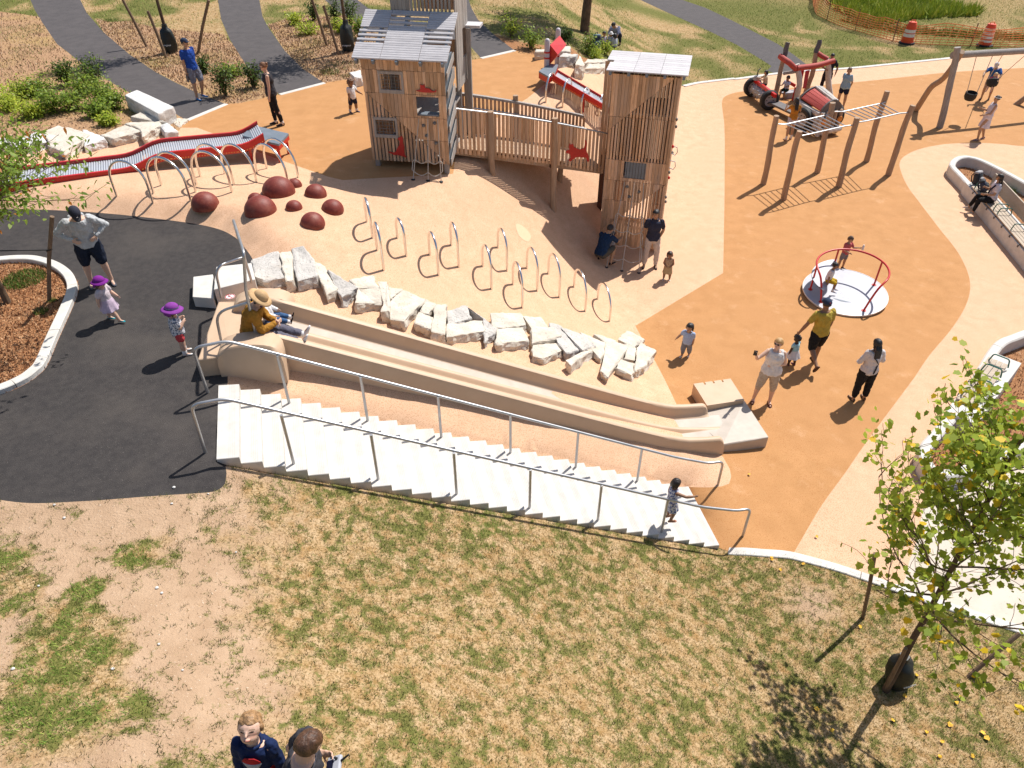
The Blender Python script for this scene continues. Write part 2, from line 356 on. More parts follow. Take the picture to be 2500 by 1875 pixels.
bed_rt_out = sm([un(*P('zb', 2300, 2880), 0), un(*P('zb', 1404, 1750), 0), un(*P('zb', 900, 1130), 0), un(*P('zb', 400, 545), 0), un(*P('zb', 205, 330), 0), un(*P('zb', 185, 270), 0), un(*P('zb', 215, 215), 0), un(*P('zb', 290, 165), 0),
                 un(*P('zb', 400, 145), 0), un(*P('zb', 520, 155), 0), un(*P('zb', 700, 205), 0), un(*P('zb', 1000, 350), 0), un(*P('zb', 1404, 575), 0), un(*P('zb', 2300, 1100), 0)], 5)
bed_l_out = sm(gl('c5', [(-900, 660), (-300, 600), (0, 583), (150, 573), (300, 578), (450, 620), (555, 690), (602, 770), (600, 850), (540, 1000), (455, 1190), (370, 1390), (300, 1470), (200, 1540), (0, 1625), (-300, 1690), (-900, 1750)]), 5)
BED_RB, BED_RT, BED_L = xy(bed_rb_out), xy(bed_rt_out), xy(bed_l_out)
path1 = gl('c1', [(150, -300), (235, 0), (270, 80), (330, 180), (440, 340), (520, 400), (600, 465), (790, 595), (960, 695), (1150, 790), (1340, 870), (1440, 930), (1745, 803), (1500, 705), (1350, 635), (1200, 555), (1000, 420), (800, 250), (670, 100), (620, 0), (600, -300)])
path2 = gl('c2', [(-260, -300), (-215, 0), (-190, 150), (-120, 310), (-50, 420), (0, 500), (120, 625), (262, 730), (607, 640), (440, 530), (300, 390), (180, 220), (130, 130), (105, 0), (80, -300)])
path3 = gl('c2', [(1640, -400), (1660, 0), (1662, 200), (1700, 320), (1815, 450), (2075, 390), (1900, 255), (1790, 150), (1740, 60), (1720, 0), (1700, -400)])
path3b = gl('c2', [(560, -80), (610, 0), (700, 80), (820, 150), (910, 215), (1200, 300), (1660, 360), (1690, 240), (1400, 190), (1100, 120), (940, 60), (850, -10), (800, -80)])
path4 = gl('c3', [(900, -150), (1150, 0), (1300, 70), (1500, 160), (1700, 250), (1900, 350), (2050, 440), (2160, 510)]) + gl('c4', [(230, 545), (310, 572), (580, 548), (530, 495), (440, 425), (310, 338)]) + gl('c3', [(2050, 258), (1850, 155), (1650, 60), (1460, -5), (1250, -150)])
bed_a = gl('c1', [(-1000, 200), (0, 90), (180, 110), (300, 130), (440, 340), (600, 465), (790, 595), (960, 695), (1340, 870), (1440, 930), (1370, 1020), (1250, 1020), (1060, 1060), (800, 1090), (350, 1080), (0, 1160), (-1000, 1300)])
bed_b = gl('c1', [(740, 150), (850, 170), (1000, 160), (1200, 215), (1450, 240), (1720, 265), (1780, 330), (1900, 450), (2010, 570), (2140, 735), (1850, 795), (1745, 803), (1500, 705), (1200, 555), (1000, 420), (800, 250)])
bed_c = gl('c2', [(170, 190), (300, 150), (450, 130), (640, 130), (760, 120), (900, 215), (1100, 300), (1100, 560), (870, 615), (740, 618), (607, 640), (440, 530), (300, 390)])
bed_d = gl('c3', [(60, 400), (30, 340), (-40, 260), (40, 270), (250, 330), (420, 350), (620, 370), (700, 440), (860, 480), (950, 540), (860, 560), (640, 500), (500, 470), (335, 425), (175, 388)])
def inpoly(poly, X, Y):
    A = np.asarray(poly); ins = np.zeros(X.shape, bool); j = len(A) - 1
    for i in range(len(A)):
        xi, yi = A[i]; xj, yj = A[j]
        c = ((yi > Y) != (yj > Y)) & (X < (xj - xi) * (Y - yi) / (yj - yi + 1e-12) + xi)
        ins ^= c; j = i
    return ins
REG = [('planter_soil', BED_L, 'mulch'), ('planter_soil', BED_RT, 'mulch'), ('planter_soil', BED_RB, 'mulch'), ('asphalt_plaza', ASPH, 'asphalt'),
       ('orange_rubber_ground', ORANGE_UP, 'orange'), ('orange_rubber_ground', ORANGE_LOW, 'orange'), ('concrete_pavement', PAVE, 'pavement'), ('peach_rubber_ground', PEACH, 'peach'),
       ('path', xy(path1), 'path'), ('path', xy(path2), 'path'), ('path', xy(path3), 'path'), ('path', xy(path3b), 'path'), ('path', xy(path4), 'path'),
       ('mulch_ground', xy(bed_a), 'mulch_pale'), ('mulch_ground', xy(bed_b), 'mulch_pale'), ('mulch_ground', xy(bed_c), 'mulch_pale'), ('mulch_ground', xy(bed_d), 'mulch')]
def region_of(X, Y):
    r_ = np.full(X.shape, -1)
    for i in range(len(REG) - 1, -1, -1): r_[inpoly(REG[i][1], X, Y)] = i
    return r_
def lattice(x0, x1, y0, y1, s, hole=None, jit=.15):
    gx, gy = np.meshgrid(np.arange(x0, x1, s), np.arange(y0, y1, s)); gx = gx.ravel() + nrg.uniform(-jit, jit, gx.size) * s; gy = gy.ravel() + nrg.uniform(-jit, jit, gy.size) * s
    if hole: k = ~((gx > hole[0]) & (gx < hole[1]) & (gy > hole[2]) & (gy < hole[3])); gx, gy = gx[k], gy[k]
    return list(zip(gx, gy))
vpts = []; vedges = []
for _, poly, _m in REG:
    n0 = len(vpts); k = len(poly)
    vpts += [Vector((a, b)) for a, b in poly]; vedges += [(n0 + i, n0 + (i + 1) % k) for i in range(k)]
inner = lattice(-12.5, 14, 4.5, 21, .28) + lattice(-27, 34, -6, 46, .8, (-12.5, 14, 4.5, 21)) + lattice(-120, 120, -60, 140, 6, (-27, 34, -6, 46)) + lattice(-420, 420, -420, 420, 60, (-120, 120, -60, 140))
vpts += [Vector(p) for p in inner]
for off_n, off_f in ((-.03, .03), (.04, -.04)):
    n0 = len(vpts); e_ = [(x, 7.22 + .140 * (x + 4.06) + off_n) for x in np.linspace(-4.15, 3.55, 40)] + [(x, 8.98 + .108 * (x + 4.5) + off_f) for x in np.linspace(3.5, -4.3, 40)]
    vpts += [Vector(p) for p in e_]; vedges += [(n0 + i, n0 + (i + 1) % 80) for i in range(80)]
ln_pts = np.array(lattice(-7, 8.6, 1.3, 8.7, .085)); k_ = (np.abs(ln_pts[:, 0]) < .80 * np.hypot(ln_pts[:, 1], 6) + .5) & (region_of(ln_pts[:, 0], ln_pts[:, 1]) == -1)
vpts += [Vector(p) for p in ln_pts[k_]]
cv, ce, cf, _o1, _o2, _o3 = delaunay_2d_cdt(vpts, vedges, [], 0, 1e-4)
CX = np.array([v.x for v in cv]); CY = np.array([v.y for v in cv]); CZ = height(CX, CY)
T = np.array([list(f) for f in cf if len(f) == 3])
cr = region_of(CX[T].mean(1), CY[T].mean(1))

# lawn cover: how green, how bare, how lush, by place
GREEN = [('cF', 60, 680, .42, 1), ('cF', 10, 850, .38, .8), ('cF', 250, 870, .25, .6), ('cF', 1050, 640, .34, 1), ('cF', 650, 930, .28, 1), ('cF', 600, 1130, .34, 1), ('cF', 520, 1350, .48, 1), ('cF', 760, 1380, .45, 1), ('cF', 430, 1550, .52, 1), ('cF', 640, 1480, .4, 1), ('cF', 100, 1040, .36, .8), ('cF', 330, 1080, .2, .9),
         ('cF', 250, 1250, .22, .7), ('cF', 1310, 690, .2, .8), ('cF', 900, 1800, .5, .7), ('cF', 300, 1850, .6, .9), ('cF', 560, 1800, .4, .9), ('cF', 1280, 530, .2, .6), ('cF', 1950, 150, .15, .7), ('cF', 590, 310, .13, .6),
         ('cE', 60, 130, .9, .55), ('cB', 1000, 1500, 1.1, .55), ('cB', 1700, 1480, .8, .7), ('cB', 500, 1400, .9, .5), ('cA', 900, 1350, .6, .5), ('cA', 700, 1080, .15, .7), ('cA', 380, 1400, .3, .5), ('cE', 600, 1000, .8, .3), ('cE', 1100, 1200, 1.0, .35)]
GREEN = [(GP(c, x, y), r_, a) for c, x, y, r_, a in GREEN]
DIRT = [('cF', 300, 420, 1.9, 1), ('cF', 1000, 330, 1.6, 1), ('cF', 1150, 900, 1.1, 1), ('cF', 200, 1050, 1.4, 1), ('cF', 1150, 1400, .9, 1), ('cF', 1250, 1650, 1.0, .9), ('cF', 1500, 250, .7, .9), ('cF', 500, 800, 1.2, 1), ('cF', -200, 700, 1.8, .9), ('cF', 600, 1400, 1.3, .9), ('cF', 100, 1500, 1.3, .9), ('cF', 800, 1800, 1.2, .6),
        ('cE', 550, 400, .5, .5), ('cG', 900, 300, .3, .5), ('cA', 1900, 1000, .3, .3)]
DIRT = [(GP(c, x, y), r_, a) for c, x, y, r_, a in DIRT]
def vnoise(x, y, s, seed=0):
    x = np.asarray(x) * s + 71.3 * seed; y = np.asarray(y) * s + 13.7 * seed
    xi = np.floor(x).astype(np.int64); yi = np.floor(y).astype(np.int64); fx, fy = x - xi, y - yi
    def hsh(a, b):
        q = (a * 374761393 + b * 668265263 + seed * 1442695) & 0x7fffffff; q = ((q ^ (q >> 13)) * 1274126177) & 0x7fffffff
        return (q ^ (q >> 16)) % 10007 / 10007.0
    fx = fx * fx * (3 - 2 * fx); fy = fy * fy * (3 - 2 * fy)
    return (hsh(xi, yi) * (1 - fx) + hsh(xi + 1, yi) * fx) * (1 - fy) + (hsh(xi, yi + 1) * (1 - fx) + hsh(xi + 1, yi + 1) * fx) * fy
def fbm(x, y, s, seed=0): return .5 * vnoise(x, y, s, seed) + .3 * vnoise(x, y, s * 2.1, seed + 1) + .2 * vnoise(x, y, s * 4.3, seed + 2)
def cover(X, Y):
    g = .43 + .52 * (fbm(X, Y, .7, 41) - .12); d = np.zeros(X.shape)
    for c, r_, a in DIRT: d = np.maximum(d, a * np.exp(-((X - c.x) ** 2 + (Y - c.y) ** 2) / (r_ * r_) ))
    g = g * (1 - .9 * d)
    for c, r_, a in GREEN:
        e = a * np.clip(np.exp(-(((X - c.x) ** 2 + (Y - c.y) ** 2) / (r_ * r_)) ** 1.5) * (.45 + 1.1 * fbm(X, Y, 1.6, 21)), 0, 1); g = np.maximum(g, e * 1.05); d = d * (1 - e)
    far = sstep(20, 30, Y)
    g = g * (1 - far) + far * np.clip(.36 + .9 * fbm(X, Y, .22, 9) + .35 * sstep(4, 16, X) * sstep(30, 42, Y) - .45 * (fbm(X, Y, .35, 12) > .62), 0, 1)
    return np.clip(g, 0, 1), np.clip(d, 0, 1)
_rx = nrg.uniform(-30, 30, 60000); _ry = nrg.uniform(-30, 30, 60000)
def _tuft(X, Y): return .22 * fbm(X, Y, 2.2, 3) + .36 * vnoise(X, Y, 11.0, 5) + .42 * vnoise(X, Y, 23.0, 6)
_srt = np.sort(_tuft(_rx, _ry))
def tuftrank(X, Y): return np.searchsorted(_srt, _tuft(X, Y)) / len(_srt)
def lawn_mat():
    m = bpy.data.materials.new('lawn soil and thatch'); m.use_nodes = True; N = m.node_tree.nodes; L = m.node_tree.links
    b = N['Principled BSDF']; b.inputs['Roughness'].default_value = .95; b.inputs['Specular IOR Level'].default_value = .1
    at = N.new('ShaderNodeAttribute'); at.attribute_name = 'cover'; sp = N.new('ShaderNodeSeparateColor'); L.new(at.outputs['Color'], sp.inputs[0])
    geo = N.new('ShaderNodeNewGeometry')
    def noise(sc, det=5, rough=.65):
        n = N.new('ShaderNodeTexNoise'); n.inputs['Scale'].default_value = sc; n.inputs['Detail'].default_value = det; n.inputs['Roughness'].default_value = rough; L.new(geo.outputs['Position'], n.inputs['Vector']); return n.outputs['Fac']
    def mix(f, a, c):
        q = N.new('ShaderNodeMix'); q.data_type = 'RGBA'; L.new(f, q.inputs[0])
        for i, s_ in ((6, a), (7, c)):
            if isinstance(s_, tuple): q.inputs[i].default_value = (*s_, 1)
            else: L.new(s_, q.inputs[i])
        return q.outputs[2]
    def rng_(x, lo, hi):
        q = N.new('ShaderNodeMapRange'); q.inputs[1].default_value = lo; q.inputs[2].default_value = hi; L.new(x, q.inputs[0]); return q.outputs[0]
    def math_(op, a, c):
        q = N.new('ShaderNodeMath'); q.operation = op
        for i, s_ in ((0, a), (1, c)):
            if isinstance(s_, float): q.inputs[i].default_value = s_
            else: L.new(s_, q.inputs[i])
        return q.outputs[0]
    dry = mix(rng_(noise(5), .35, .65), (.41, .265, .125), (.54, .385, .225)); dry = mix(rng_(noise(6, 5, .7), .50, .68), dry, (.34, .195, .075)); dry = mix(rng_(noise(32, 3), .46, .66), dry, (.20, .125, .045))
    green = mix(rng_(noise(9), .35, .65), (.15, .15, .04), (.10, .105, .028)); green = mix(rng_(noise(30, 3), .5, .75), green, (.27, .24, .08))
    dirt = mix(rng_(noise(2.5), .35, .7), (.48, .33, .215), (.38, .25, .155)); dirt = mix(rng_(noise(35, 2), .66, .74), dirt, (.62, .50, .38))
    gm = rng_(math_('ADD', math_('ADD', sp.outputs[2], math_('MULTIPLY', noise(30, 5, .75), 1.1)), math_('MULTIPLY', noise(11, 4, .7), .6)), 1.36, 1.56)
    dm = rng_(math_('ADD', math_('MULTIPLY', noise(2.2, 5), .6), math_('MULTIPLY', sp.outputs[1], .7)), .39, .60)
    col = mix(gm, mix(dm, dry, dirt), green)
    L.new(col, b.inputs['Base Color'])
    bp = N.new('ShaderNodeBump'); bp.inputs['Strength'].default_value = .8; bp.inputs['Distance'].default_value = .03; L.new(noise(35, 4), bp.inputs['Height']); L.new(bp.outputs[0], b.inputs['Normal'])
    return m
M['lawn'] = lawn_mat()
def region_mesh(name, mask, m):
    t = T[mask]; u, inv = np.unique(t, return_inverse=True); me = bpy.data.meshes.new(name)
    me.from_pydata([(CX[i], CY[i], CZ[i]) for i in u], [], [tuple(q) for q in inv.reshape(-1, 3)]); me.update()
    me.materials.append(m)
    for p in me.polygons: p.use_smooth = True
    if me.polygons and sum(p.normal.z for p in me.polygons) < 0: me.flip_normals()
    o = bpy.data.objects.new(name, me); COL.objects.link(o); o["kind"] = 'structure'; return o, u
for i, (nm, poly, mk) in enumerate(REG): region_mesh(nm, cr == i, M[mk])
lawn, lu = region_mesh('lawn', cr == -1, M['lawn'])
ca = lawn.data.color_attributes.new('cover', 'FLOAT_COLOR', 'POINT')
g_, d_ = cover(CX[lu], CY[lu]); buf = np.ones((len(lu), 4), np.float32); buf[:, 0] = g_; buf[:, 1] = d_; buf[:, 2] = np.clip(.5 + (tuftrank(CX[lu], CY[lu]) - (1 - g_)) * .5, 0, 1); ca.data.foreach_set('color', buf.ravel())

# grass: real blades, one object, colour carried per blade
def blade_mat():
    m = bpy.data.materials.new('grass blades'); m.use_nodes = True; N = m.node_tree.nodes; L = m.node_tree.links
    b = N['Principled BSDF']; b.inputs['Roughness'].default_value = .7; b.inputs['Specular IOR Level'].default_value = .25
    a = N.new('ShaderNodeAttribute'); a.attribute_name = 'tint'; L.new(a.outputs['Color'], b.inputs['Base Color'])
    return m
M['blade'] = blade_mat()
def tri_cloud(name, bx, by, bz, length, width, tint, m, lean=.6, kind='stuff', label=None, cat=None):
    n = len(bx); a = nrg.uniform(0, 2 * np.pi, n); ln = nrg.uniform(.1, lean, n); az = nrg.uniform(0, 2 * np.pi, n)
    V = np.zeros((n, 3, 3), np.float32)
    wx, wy = np.cos(a) * width / 2, np.sin(a) * width / 2
    V[:, 0] = np.stack([bx - wx, by - wy, bz], 1); V[:, 1] = np.stack([bx + wx, by + wy, bz], 1)
    V[:, 2] = np.stack([bx + np.cos(az) * length * np.sin(ln), by + np.sin(az) * length * np.sin(ln), bz + length * np.cos(ln)], 1)
    me = bpy.data.meshes.new(name); me.vertices.add(n * 3); me.vertices.foreach_set('co', V.ravel())
    me.loops.add(n * 3); me.loops.foreach_set('vertex_index', np.arange(n * 3, dtype=np.int32))
    me.polygons.add(n); me.polygons.foreach_set('loop_start', np.arange(0, n * 3, 3, dtype=np.int32)); me.update(calc_edges=True)
    at = me.color_attributes.new('tint', 'FLOAT_COLOR', 'POINT'); c = np.ones((n, 3, 4), np.float32); c[:, :, :3] = tint[:, None, :]; at.data.foreach_set('color', c.ravel())
    me.materials.append(m); o = bpy.data.objects.new(name, me); COL.objects.link(o); o["kind"] = kind
    if label: tag(o, label, cat, kind=kind)
    return o
def palette(sel, cols):
    c = np.asarray(cols, np.float32); return c[sel]
def scatter(n, x0, x1, y0, y1, lens, dens_fn):
    X = nrg.uniform(x0, x1, n); Y = nrg.uniform(y0, y1, n)
    k = (np.abs(X) < .80 * np.hypot(Y, 6) + 1.2); X, Y = X[k], Y[k]
    k = region_of(X, Y) == -1; X, Y = X[k], Y[k]
    g, d = cover(X, Y)
    isg = tuftrank(X, Y) + nrg.normal(0, .07, X.size) > 1 - g
    keep = nrg.uniform(0, 1, X.size) < np.where(isg, 1.0, dens_fn * (1 - d) ** 2)
    X, Y, isg, g = X[keep], Y[keep], isg[keep], g[keep]
    n = X.size; j = nrg.uniform(.75, 1.25, (n, 1)).astype(np.float32)
    gc = palette(nrg.integers(0, 4, n), [(.085, .105, .022), (.125, .14, .032), (.06, .075, .018), (.21, .18, .055)])
    lush = ((g > .72) & (X < 0) & (Y < 9))[:, None]; gc = np.where(lush, gc * np.array([1.5, 2.2, 1.4]), gc); gc = np.where((Y > 20)[:, None], gc * np.array([1.6, 2.2, 1.4]), gc)
    dc = palette(nrg.integers(0, 4, n), [(.48, .33, .16), (.37, .225, .09), (.60, .45, .265), (.23, .14, .052)])
    tint = np.where(isg[:, None], gc, dc) * j
    ln = np.where(isg, nrg.uniform(lens[0], lens[1], n), nrg.uniform(lens[0] * .6, lens[1] * .95, n)) * np.where(g > .75, 1.25, 1)
    return X, Y, height(X, Y), ln, tint
X, Y, Z, ln, tint = scatter(360000, -9, 9.5, 1.2, 9.0, (.03, .075), .5)
tri_cloud('grass', X, Y, Z - .004, ln, np.full(X.size, .0075), tint, M['blade'], 1.0)
X, Y, Z, ln, tint = scatter(200000, -30, 36, 20, 56, (.04, .09), .5)
tri_cloud('grass', X, Y, Z - .004, ln, np.full(X.size, .022), tint, M['blade'], 1.0)
# mulch chips and weeds in the beds
def chips(n, poly, size, cols, name='wood_chips', zoff=.0):
    A = np.asarray(poly); X = nrg.uniform(A[:, 0].min(), A[:, 0].max(), n * 3); Y = nrg.uniform(A[:, 1].min(), A[:, 1].max(), n * 3)
    k = inpoly(poly, X, Y) & (np.abs(X) < .80 * np.hypot(Y, 6) + 1.2); X, Y = X[k][:n], Y[k][:n]; n = X.size
    r_ = region_of(X, Y); k = np.isin(r_, [0, 1, 2, 13, 14, 15, 16]); X, Y = X[k], Y[k]; n = X.size
    tint = palette(nrg.integers(0, len(cols), n), cols) * nrg.uniform(.75, 1.2, (n, 1))
    tri_cloud(name, X, Y, height(X, Y) + .004 + zoff, nrg.uniform(size * .6, size * 1.3, n), nrg.uniform(size * .3, size * .6, n), tint, M['blade'], 1.52)
CH = [(.42, .20, .09), (.50, .27, .13), (.30, .13, .055), (.20, .09, .045), (.58, .36, .2)]
chips(16000, BED_L, .05, CH); chips(5000, BED_RB, .06, CH); chips(2500, BED_RT, .06, CH)
CH2 = [(.44, .28, .17), (.52, .37, .24), (.34, .20, .12), (.24, .14, .085)]
for b_ in (bed_a, bed_b, bed_c): chips(9000, xy(b_), .08, CH2)
def weeds(c, x, y, r_, n, ln, cols, nm='weeds'):
    p = GP(c, x, y); a = nrg.uniform(0, 6.28, n); q = np.sqrt(nrg.uniform(0, 1, n)) * r_; X, Y = p.x + np.cos(a) * q, p.y + np.sin(a) * q
    k = ~np.isin(region_of(X, Y), [3, 4, 5, 6, 7, 8, 9, 10, 11, 12]); X, Y = X[k], Y[k]; n = X.size
    tint = palette(nrg.integers(0, len(cols), n), cols) * nrg.uniform(.8, 1.2, (n, 1)); return X, Y, height(X, Y), nrg.uniform(ln * .5, ln * 1.2, n), tint
WG = [(.10, .17, .025), (.15, .22, .035), (.07, .12, .02)]
WS = [weeds('c5', 190, 735, .38, 1500, .09, WG), weeds('c5', 320, 985, .12, 200, .07, WG), weeds('c5', 410, 900, .08, 120, .06, WG), weeds('zb', 1120, 560, .3, 300, .2, [(.2, .28, .03), (.14, .22, .03)])]
for (cc, x, y, r_, n) in [('c1', 100, 250, 1.2, 500), ('c1', 250, 390, .8, 250), ('c1', 60, 520, 1.2, 300), ('c1', 350, 570, .25, 120), ('c1', 1250, 480, .9, 350), ('c1', 1700, 420, .8, 150), ('c1', 1600, 500, .9, 250), ('c1', 1000, 190, .8, 200), ('c1', 860, 160, .3, 120), ('c1', 280, 860, .6, 250), ('c1', 1000, 850, .5, 250), ('c1', 1280, 910, .3, 150), ('c1', 100, 930, .6, 250),
                          ('c2', 560, 330, .6, 300), ('c2', 650, 560, .35, 300), ('c2', 740, 510, .6, 250), ('c2', 450, 400, .6, 200), ('c2', 700, 200, .6, 400), ('c1', 1880, 690, .6, 150), ('c2', 800, 590, .3, 120)]:
    WS.append(weeds(cc, x, y, r_, n, .11, WG))
X, Y, Z, ln, tint = [np.concatenate(q) for q in zip(*WS)]
tri_cloud('weeds', X, Y, Z, ln, np.full(X.size, .014), tint, M['blade'], 1.0)

# pale repair patch in the peach rubber
_pc = GP('c7', 245, 535); b_ = []
for j in (0, .5, 1): b_.append([(_pc.x + .19 * j * math.cos(u) * (1 + .1 * math.sin(3 * u)), _pc.y + .30 * j * math.sin(u) * (1 + .08 * math.cos(2 * u))) for u in [2 * math.pi * i / 24 for i in range(24)]])
_m = MB().grid([[Vector((x, y, hz(x, y) + .008)) for x, y in r_] for r_ in b_], True).build('rubber_patch', mat('pale rubber patch', (.74, .50, .325), (.68, .44, .28), 40, .85, spec=.2), smooth='all'); _m["kind"] = 'structure'
# kerbs
def ribbon(pts, w, h0, h1, m, name, side=0.0, kind='structure', chamfer=.012, z=None):
    """A kerb of width w following pts; side shifts it sideways."""
    A = [Vector((p.x, p.y, 0)) for p in pts]; rows = []
    for i, p in enumerate(A):
        t = (A[min(i + 1, len(A) - 1)] - A[max(i - 1, 0)]).normalized(); n = Vector((-t.y, t.x, 0)); c = p + n * side
        gz = hz(p.x, p.y) if z is None else z
        rows.append([c - n * w / 2 + Vector((0, 0, gz + h0)), c - n * w / 2 + Vector((0, 0, gz + h1 - chamfer)), c - n * (w / 2 - chamfer) + Vector((0, 0, gz + h1)),
                     c + n * (w / 2 - chamfer) + Vector((0, 0, gz + h1)), c + n * w / 2 + Vector((0, 0, gz + h1 - chamfer)), c + n * w / 2 + Vector((0, 0, gz + h0))])
    b = MB(); b.grid(rows); b.add(rows[0], [tuple(range(6))]); b.add(rows[-1], [tuple(range(6))[::-1]])
    return b
def kerb(pts, w, h, name='kerb', side=0.0, seg=1.9, m='concrete'):
    """Kerb stones of about seg metres with open joints, all one structure."""
    L_ = 0; cur = [pts[0]]; b = MB(); first = True
    for p, q in zip(pts[:-1], pts[1:]):
        L_ += (q - p).length; cur.append(q)
        if L_ > seg: 
            sub = cur[:]; sub[-1] = sub[-1] + (sub[-2] - sub[-1]).normalized() * .012
            r_ = ribbon(sub, w, -.15, h, None, name, side); b.add(r_.v, r_.f); cur = [q]; L_ = 0
    if len(cur) > 1: r_ = ribbon(cur, w, -.15, h, None, name, side); b.add(r_.v, r_.f)
    o = b.build(name, M[m]); o["kind"] = 'structure'; return o
def dense(pts, s=.3):
    out = []
    for p, q in zip(pts[:-1], pts[1:]):
        n = max(1, int((q - p).length / s)); out += [p.lerp(q, k / n) for k in range(n)]
    return out + [pts[-1]]
kerb(dense(kerb_u1), .16, .012, 'kerb'); kerb(dense(kerb_u2), .16, .012, 'kerb'); kerb(dense(kerb_u3), .18, .012, 'kerb')
kerb(dense(kerb_r), .22, .03, 'kerb', seg=3.0)
kerb(dense(kerb_l[::-1]), .17, .025, 'kerb', seg=2.2)
kerb(dense(bed_l_out), .17, .09, 'kerb', side=-.09, seg=1.5)
# ------------------------------------------------------------------ staircase, handrails
ORD = ['first', 'second', 'third', 'fourth', 'fifth', 'sixth', 'seventh', 'eighth', 'ninth', 'tenth', 'eleventh', 'twelfth']
NST = 27; RISE = UPZ / NST
SA0, SA1 = un(529.7, 1121, UPZ), un(1755, 1331, RISE); SB0, SB1 = un(534.5, 940, UPZ), un(1679, 1187, RISE)
def stair_pt(t, side, dz=0.0):               # t along the flight, side 0 near .. 1 far
    a = SA0.lerp(SA1, t); b = SB0.lerp(SB1, t); return a.lerp(b, side) + Vector((0, 0, dz))
stair = thing('concrete_staircase', 'long straight pale concrete staircase from the asphalt down to the orange ground', 'staircase', stair_pt(0, .5))
M['groove'] = mat('tread grooves', (.47, .43, .39), rough=.9)
for i in range(NST):
    z = UPZ - i * RISE; t0, t1 = i / NST, (i + 1) / NST
    q = [stair_pt(t0 - .001, 0), stair_pt(t1 + .0015, 0), stair_pt(t1 + .0015, 1), stair_pt(t0 - .001, 1)]
    top = [Vector((p.x, p.y, z)) for p in q]; b = MB()
    d = .20 if i < NST - 1 else .3
    c = .008; cen = sum(top, Vector()) / 4
    rim = [cen + (p - cen) * (1 - c / max((p - cen).length, .1)) for p in top]
    low = [Vector((p.x, p.y, z - c)) for p in top]; bot = [Vector((p.x, p.y, z - d)) for p in top]
    b.grid([[v for v in bot], [v for v in low], [v for v in rim]], closed_u=True); b.add(rim, [(0, 1, 2, 3)]); b.add(bot, [(3, 2, 1, 0)])
    gb = MB()
    for k in range(4):
        t = t1 - (.035 + .026 * k) / 7.8 - .002
        p, r_ = stair_pt(t, .01), stair_pt(t, .99); p.z = r_.z = z + .0005
        gb.beam(p, r_, .0035, .003)
    b.build('step', M['concrete'], stair, extra=[(gb, M['groove'])])
def handrail(label, path, posts, loc, r=.024):
    t = thing('handrail', label, 'handrail', loc, group='handrails of the long staircase')
    MB().tube(path, r, 10).build('rail', M['steel'], t, True)
    for p, q in posts: MB().tube([p, q], r * .95, 10).build('post', M['steel'], t, True)
    return t
def rail_for(side, foot0, top0, bend, end_bend, end_top, end_foot, idx, label):
    h = .86
    def on(t): p = stair_pt(t, side); return Vector((p.x, p.y, UPZ - t * UPZ + h))
    e = on(25.6 / 27)
    path = fillet([foot0, top0, bend, e, end_bend, end_top, end_foot], .13, 5)
    posts = []
    for i in idx:
        t = (i + .42) / NST; p = stair_pt(t, side); tt = (p - bend).dot(e - bend) / (e - bend).length_squared
        posts.append((Vector((p.x, p.y, UPZ - i * RISE)), Vector((p.x, p.y, bend.z + (e.z - bend.z) * ((p.x - bend.x) / (e.x - bend.x)) - .005))))
    return handrail(label, path, posts, Vector((foot0.x, foot0.y, foot0.z)))
f0 = GP('cA', 320, 805); b0 = un(*P('cA', 470, 389), UPZ + .88); t0_ = un(*P('cA', 205, 440), UPZ + .87)
ef = un(*P('cB', 1965, 1290), 0); et = Vector((ef.x + .03, ef.y, .84)); et = aty(*P('cB', 2027, 1082), ef.y); eb = aty(*P('cB', 1935, 1098), ef.y - .05)
rail_for(.09, f0, t0_, b0, eb, et, ef, [3, 7, 11, 15, 19, 23], 'galvanised handrail on the lawn side of the long staircase')
f0 = GP('cA', 340, 345); b0 = un(*P('c5', 1750, 1208), UPZ + .88); t0_ = un(*P('c5', 1488, 1262), UPZ + .87)
ef = un(*P('cB', 1795, 960), 0); et = aty(*P('cB', 1842, 762), ef.y); eb = aty(*P('cB', 1745, 778), ef.y - .05)
rail_for(.93, f0, t0_, b0, eb, et, ef, [3, 7, 11, 15, 19, 23], 'galvanised handrail on the slide side of the long staircase')

